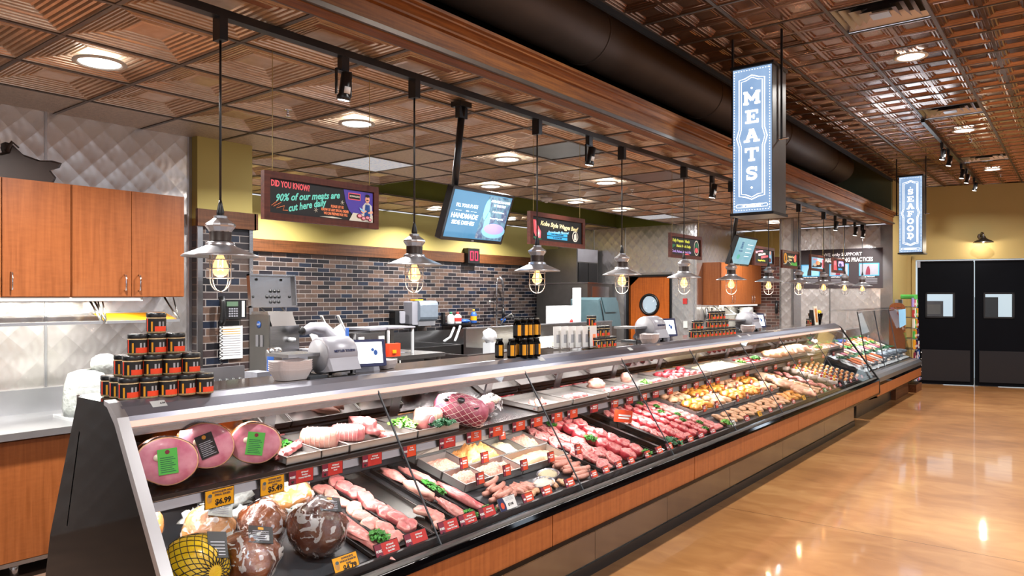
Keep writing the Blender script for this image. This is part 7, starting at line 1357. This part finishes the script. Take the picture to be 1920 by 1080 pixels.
# ---- price cards
def card(x, s_y, z, w_, h, kind, lab, tilt, lines=(), price=None, main=None, big=True, frame=None, wtype='ticket'):
    """a printed card held upright; kind picks its colours"""
    t = thing('price_card', lab, 'price card', (x, s_y, z)); q = Matrix.Translation((x, s_y, z)) @ Matrix.Rotation(tilt, 4, 'X')
    cm = {'y': 'yelc', 'r': 'red', 'o': 'redor', 'w': 'wht_ink', 'g': 'grnc'}[kind]
    MB().box((-w_/2-.003, .0005, -h/2-.003), (w_/2+.003, .003, h/2+.003), 0, q).build('holder', 'black' if kind != 'w' else 'dgrey', t)
    c_ = MB().box((-w_/2, -.0005, -h/2), (w_/2, .0005, h/2), 0, q).build('card', cm, t)
    if kind in 'ro': MB().box((-w_/2, -.0008, -h/2), (-w_/2+w_*.28, -.0005, h/2), 0, q).build('side_band', 'maroon', c_)
    if big:
        if kind in 'ro':
            text(main or 'PORK', h*.24, 'wht_ink', c_, q @ Vector((-w_*.36, -.0012, h*.02)), q.to_3x3().to_4x4() @ FRONT, bold=.0006, sx=.8)
            MB().lathe([(h*.12, 0), (h*.12, .001)], n=12, mat=q @ Matrix.Translation((-w_*.36, -.0008, -h*.32)) @ RX).build('round_mark', 'blk_ink', c_)
            for i, s in enumerate(lines): text(s, h*.17, 'wht_ink', c_, q @ Vector((w_*.14, -.0012, h*.28-.2*h*i)), q.to_3x3().to_4x4() @ FRONT, bold=.0003, sx=.85)
        elif kind == 'y':
            for i, s in enumerate(lines): text(s, h*.15, 'duct', c_, q @ Vector((w_*.10, -.0012, h*.36-.17*h*i)), q.to_3x3().to_4x4() @ FRONT, bold=.0003)
            text(price, h*.44, 'blk_ink', c_, q @ Vector((w_*.12, -.0012, -h*.22)), q.to_3x3().to_4x4() @ FRONT, bold=.001)
            m = MB(); m.prism(circ(-w_*.36, h*.05, w_*.09, h*.26), -.0012, -.0006, 1, 0, q); m.build('picture', 'brat', c_); MB().prism(circ(-w_*.34, h*.2, w_*.07, h*.10), -.0014, -.0008, 1, 0, q).build('picture_top', 'teal', c_)
        elif kind == 'w':
            MB().prism([(-w_/2, -h/2), (-w_*.15, -h/2), (-w_*.12, 0), (-w_*.2, h/2), (-w_/2, h/2)], -.0012, -.0006, 1, 0, q).build('side_band', 'navyc', c_); MB().prism(circ(-w_*.32, 0, w_*.1, h*.22), -.0016, -.0012, 1, 0, q).build('picture', 'redor', c_); text('$7.98', h*.25, 'blk_ink', c_, q @ Vector((w_*.16, -.0012, -h*.05)), q.to_3x3().to_4x4() @ FRONT, bold=.0003)
            for i in range(3): MB().box((-w_*.05, -.0012, h*(.25+.08*i)), (w_*.4, -.0006, h*(.27+.08*i)), 0, q).build('text_line', 'lgrey', c_)
    else:
        MB().box((-w_/2+w_*.34, -.001, h*.12), (w_*.40, -.0005, h*.26), 0, q).box((-w_/2+w_*.34, -.001, -h*.1), (w_*.32, -.0005, h*.03), 0, q).build('text_line', 'wht_ink' if kind in 'rog' else 'duct', c_)
        if kind in 'ro': MB().box((-w_/2+w_*.05, -.0011, -h*.05), (-w_/2+w_*.24, -.0008, h*.12), 0, q).build('band_mark', 'wht_ink', c_)
    return t
TL = math.radians(8)
card(1.535, 2.655, .934, .118, .068, 'y', 'yellow price card reading $6.99 below the cut hams', 0, ("KOWALSKI'S HALF", 'SPIRAL SLICED'), '$6.99')
card(1.770, 2.655, .934, .110, .070, 'y', 'yellow price card reading $5.49 on the shelf rail', 0, ("KOWALSKI'S", 'UNCUT HALF', 'HAM'), '$5.49')
RC = [(1.912, 'r', ('All Natural', 'Boneless', 'Country Style Ribs'), 'PORK', .122), (2.078, 'r', ('All Natural', 'Boneless Loin', 'Roast'), 'PORK', .112), (2.31, 'r', ('All Natural', 'Shoulder Roast'), 'PORK', .118), (2.555, 'o', ('Fresh', 'Pork Belly'), '', .085), (2.83, 'r', ('All Natural', 'Rack of Pork Loin'), 'PORK', .12), (3.045, 'o', ('All Natural', 'Boneless', 'Leg of Lamb'), 'LAMB', .12), (3.235, 'o', ('All Natural', 'Rack of Lamb'), 'LAMB', .12), (3.45, 'o', ('All Natural', 'Lamb Shank'), 'LAMB', .12), (3.63, 'o', ('All Natural', 'Lamb Stew'), 'LAMB', .12), (3.85, 'o', ('All Natural', 'Beef Ribs'), 'BEEF', .12), (4.03, 'o', ('All Natural', 'Beef Roast'), 'BEEF', .12)]
for i, (x, kd, ln, mn, w_) in enumerate(RC): card(x, 2.655, .945, w_, .056, kd, 'red card %s on the shelf rail, reading %s' % (ORD[i], ' '.join(ln)), 0, ln, main=mn)
xs2 = [4.30, 4.58, 4.80, 5.02, 5.22, 5.47, 5.74, 5.98, 6.25, 6.45, 6.85, 7.2, 7.75, 8.05, 8.5, 8.9, 9.4, 9.9, 10.4]
for i, x in enumerate(xs2): card(x, 2.655, .950, .10, .058, 'o' if i % 2 else 'r', 'small red price card, %s along the shelf rail after the BEEF cards' % ORD[i], 0, big=False)
DC = [(2.105, 'r', ('All Natural', 'St. Louis Style', 'Spare Ribs'), 'PORK', .13), (2.275, 'r', ('All Natural', 'Rib Chops'), 'PORK', .13), (2.485, 'r', ('All Natural', 'Boneless', 'Center Cut Chops'), 'PORK', .125), (2.62, 'r', ('All Natural', 'Center Cut Boneless', 'Loin Chops'), 'PORK', .115), (2.765, 'r', ('All Natural', 'Baby Back Ribs'), 'PORK', .115)]
card(1.885, 2.322, .650, .12, .068, 'y', 'yellow price card reading $4.79 at the deck front', -TL-.3, ("KOWALSKI'S", 'WHOLE BONE IN', 'HAM'), '$4.79')
for i, (x, kd, ln, mn, w_) in enumerate(DC): card(x, 2.322, .648, w_, .062, kd, 'red PORK card %s at the deck front, reading %s' % (ORD[i], ' '.join(ln)), -TL-.3, ln, main=mn)
card(2.925, 2.322, .655, .135, .075, 'w', 'white and navy price card reading $7.98 at the deck front', -TL-.3)
for i, (x, w_, h) in enumerate(((3.10, .09, .06), (3.27, .09, .06), (3.50, .09, .06), (3.76, .075, .05), (3.90, .075, .05), (4.06, .075, .05), (4.22, .08, .055), (4.45, .08, .055), (4.62, .09, .06), (4.78, .09, .06), (4.95, .09, .06), (5.13, .09, .06), (5.32, .1, .06), (5.55, .1, .06), (5.98, .09, .06), (6.3, .11, .06), (6.62, .09, .06), (6.9, .09, .06), (7.2, .09, .06), (7.6, .09, .06), (7.95, .09, .06), (8.35, .09, .06), (8.6, .09, .06), (8.75, .11, .065), (8.95, .09, .06), (9.15, .09, .06), (9.4, .09, .06), (9.65, .09, .06), (9.9, .09, .06), (10.2, .09, .06), (10.5, .09, .06))):
    kd = 'o' if i < 12 else ('y' if i in (16, 20) else 'g' if i == 23 else 'w' if i in (14, 27) else 'r')
    card(x, 2.322, .645, w_, h, kd, '%s price card, %s along the deck front right of the $7.98 card' % ({'o': 'orange-red', 'r': 'red', 'y': 'yellow', 'g': 'green', 'w': 'white'}[kd], ORD[i]), -TL-.3, big=False)
for i, (x, s_, h) in enumerate(((2.97, .255, .07), (3.20, .255, .07), (3.36, .255, .07), (3.63, .255, .07), (3.04, .44, .07), (3.22, .44, .07), (3.62, .64, .07), (3.92, .25, .07), (5.98, .29, .07), (6.25, .29, .07), (6.75, .29, .07), (7.0, .29, .07), (7.4, .29, .07), (7.7, .29, .07), (6.3, .50, .07), (6.6, .50, .07), (7.0, .51, .07), (7.3, .51, .07), (7.7, .51, .07))):
    p = DK @ Vector((x, s_-.012, h+.012)); card(p.x, p.y, p.z, .062, .058, 'o', 'upright orange-red card clipped to a steel pan, %s from the left' % ORD[i], -.15, big=False)
    MB().cyl(p-Vector((0, -.004, .0)), DK @ Vector((x, s_, .03)), .002, 5).build('card_stem', 'alu', None) if False else None
t = thing('folded_price_card', 'large tilted orange-red card with its clear holder standing above the empty black tray', 'price card', DK @ Vector((4.78, .45, .11)))
q = DK @ Matrix.Translation((4.80, .42, .12)) @ Matrix.Rotation(-.6, 4, 'Z') @ Matrix.Rotation(-.25, 4, 'X'); MB().box((-.075, 0, -.045), (.075, .003, .045), 0, q).build('card', 'redor', t); MB().box((-.04, -.002, .0), (.06, 0, .012), 0, q).box((-.04, -.002, -.02), (.05, 0, -.008), 0, q).build('text_line', 'wht_ink', t); MB().box((-.09, .03, -.11), (.07, .033, .03), 0, q).build('holder', 'glass', t)
# ---- fish counter goods on ice
def fish(x, y, yaw, mat, lab, l=.30, grp='fish on the ice'):
    t = thing('whole_fish', lab, 'fish', (x, y, iceZ(y)), grp); MB().tube([(-l/2, 0, .03), (-l*.42, 0, .032), (-l*.2, 0, .035), (l*.1, 0, .034), (l*.38, 0, .03), (l*.44, 0, .03)], [.006, .026, .034, .03, .012, .008], 12).build('body', mat, t); MB().prism([(l*.42, 0), (l*.54, .035), (l*.50, 0), (l*.54, -.035)], .026, .034, 2).build('tail', mat, t)
    t.children; t.rotation_euler = (math.atan(.4)*math.cos(yaw), 0, yaw)
    for c_ in t.children: c_.data.transform(Matrix.Translation(t.location))
    return t
for k in range(7): fish(13.0+.22*k, 2.58+.02*(k % 2), 1.4, 'fishs', 'silver whole fish, %s from the left at the front of the ice' % ORD[k])
def fillet(x, y, yaw, mat, lab, seed=0):
    m = MB().blob((0, 0, .02), (.05, .13, .018), 14, 9, .15, seed=seed, flat=.015); o = m.build('fish_fillet', mat); o.matrix_basis = Matrix.Translation((x, y, iceZ(y))) @ Matrix.Rotation(math.atan(.4), 4, 'X') @ Matrix.Rotation(yaw, 4, 'Z'); return tag(o, lab, 'fish', 'fillets on the ice')
n_ = 0
for r_, y in enumerate((2.62, 2.84, 3.06)):
    for k in range(13):
        x = 11.35+.24*k+.05*r_; mt = ['salmon', 'cheese', 'salmon', 'lamb', 'cheese', 'paleck'][(k*2+r_) % 6]
        if r_ == 0 and k > 6: continue
        fillet(x, y, .3, mt, '%s fillet on the ice, %s from the left, %s row' % ({'salmon': 'orange salmon', 'cheese': 'white fish', 'lamb': 'dark red tuna', 'paleck': 'pale fish'}[mt], ORD[k], ['front', 'middle', 'back'][r_]), n_); n_ += 1
for k in range(22): 
    x = 11.25+.145*k; y = 2.74+.21*(k % 3); o = put(PR[['kale', 'lettuce', 'parsley'][k % 3]], Matrix.Identity(4), x, y, iceZ(y)+.012, 'green garnish on the fish ice, %s from the left' % ORD[k], 'greens on the ice', rz=k, sc=1.5)
for k in range(2): solo(MB().blob((12.55+.22*k, 3.12, iceZ(3.12)+.035), (.06, .05, .035), 12, 8, .1), 'blue_bowl', 'bluec', ['left', 'right'][k]+' blue and red tub among the greens on the fish ice', 'tub')
for k in range(30):
    x = 11.2+.108*k; y = 2.47+.03*(k % 2); solo(MB().blob((x, y, iceZ(y)+.012), (.04, .03, .018), 9, 6, .3, seed=k), 'oyster', ['shell', 'cheese', 'fishs'][k % 3:k % 3+1], '%s shellfish, %s from the left along the front of the ice' % (['dark', 'white', 'grey'][k % 3], ORD[k]), 'shellfish', 'shellfish along the front of the ice')
for k in range(12):
    x = 11.45+.24*k; y = 2.70+.16*(k % 3); z = iceZ(y); solo(MB().box((x, y, z), (x+.006, y+.004, z+.12)).box((x-.03, y-.002, z+.07), (x+.035, y+.002, z+.12)), 'ice_price_tag', 'lgrey', 'clear grey price tag standing in the ice, %s from the left' % ORD[k], 'price tag', 'price tags in the ice')
solo(MB().prism([(13.85, 1.18), (14.4, 1.22), (14.36, 1.50), (13.75, 1.49)], 2.47, 2.474, 1), 'posted_sheet', 'paleblue', 'pale blue paper sheet on the glass of the fish counter', 'sheet')
for k, p in enumerate(list(PR.values())):
    if 'used' in p.keys(): del p['used']
    elif p.location.length == 0: bpy.data.objects.remove(p)
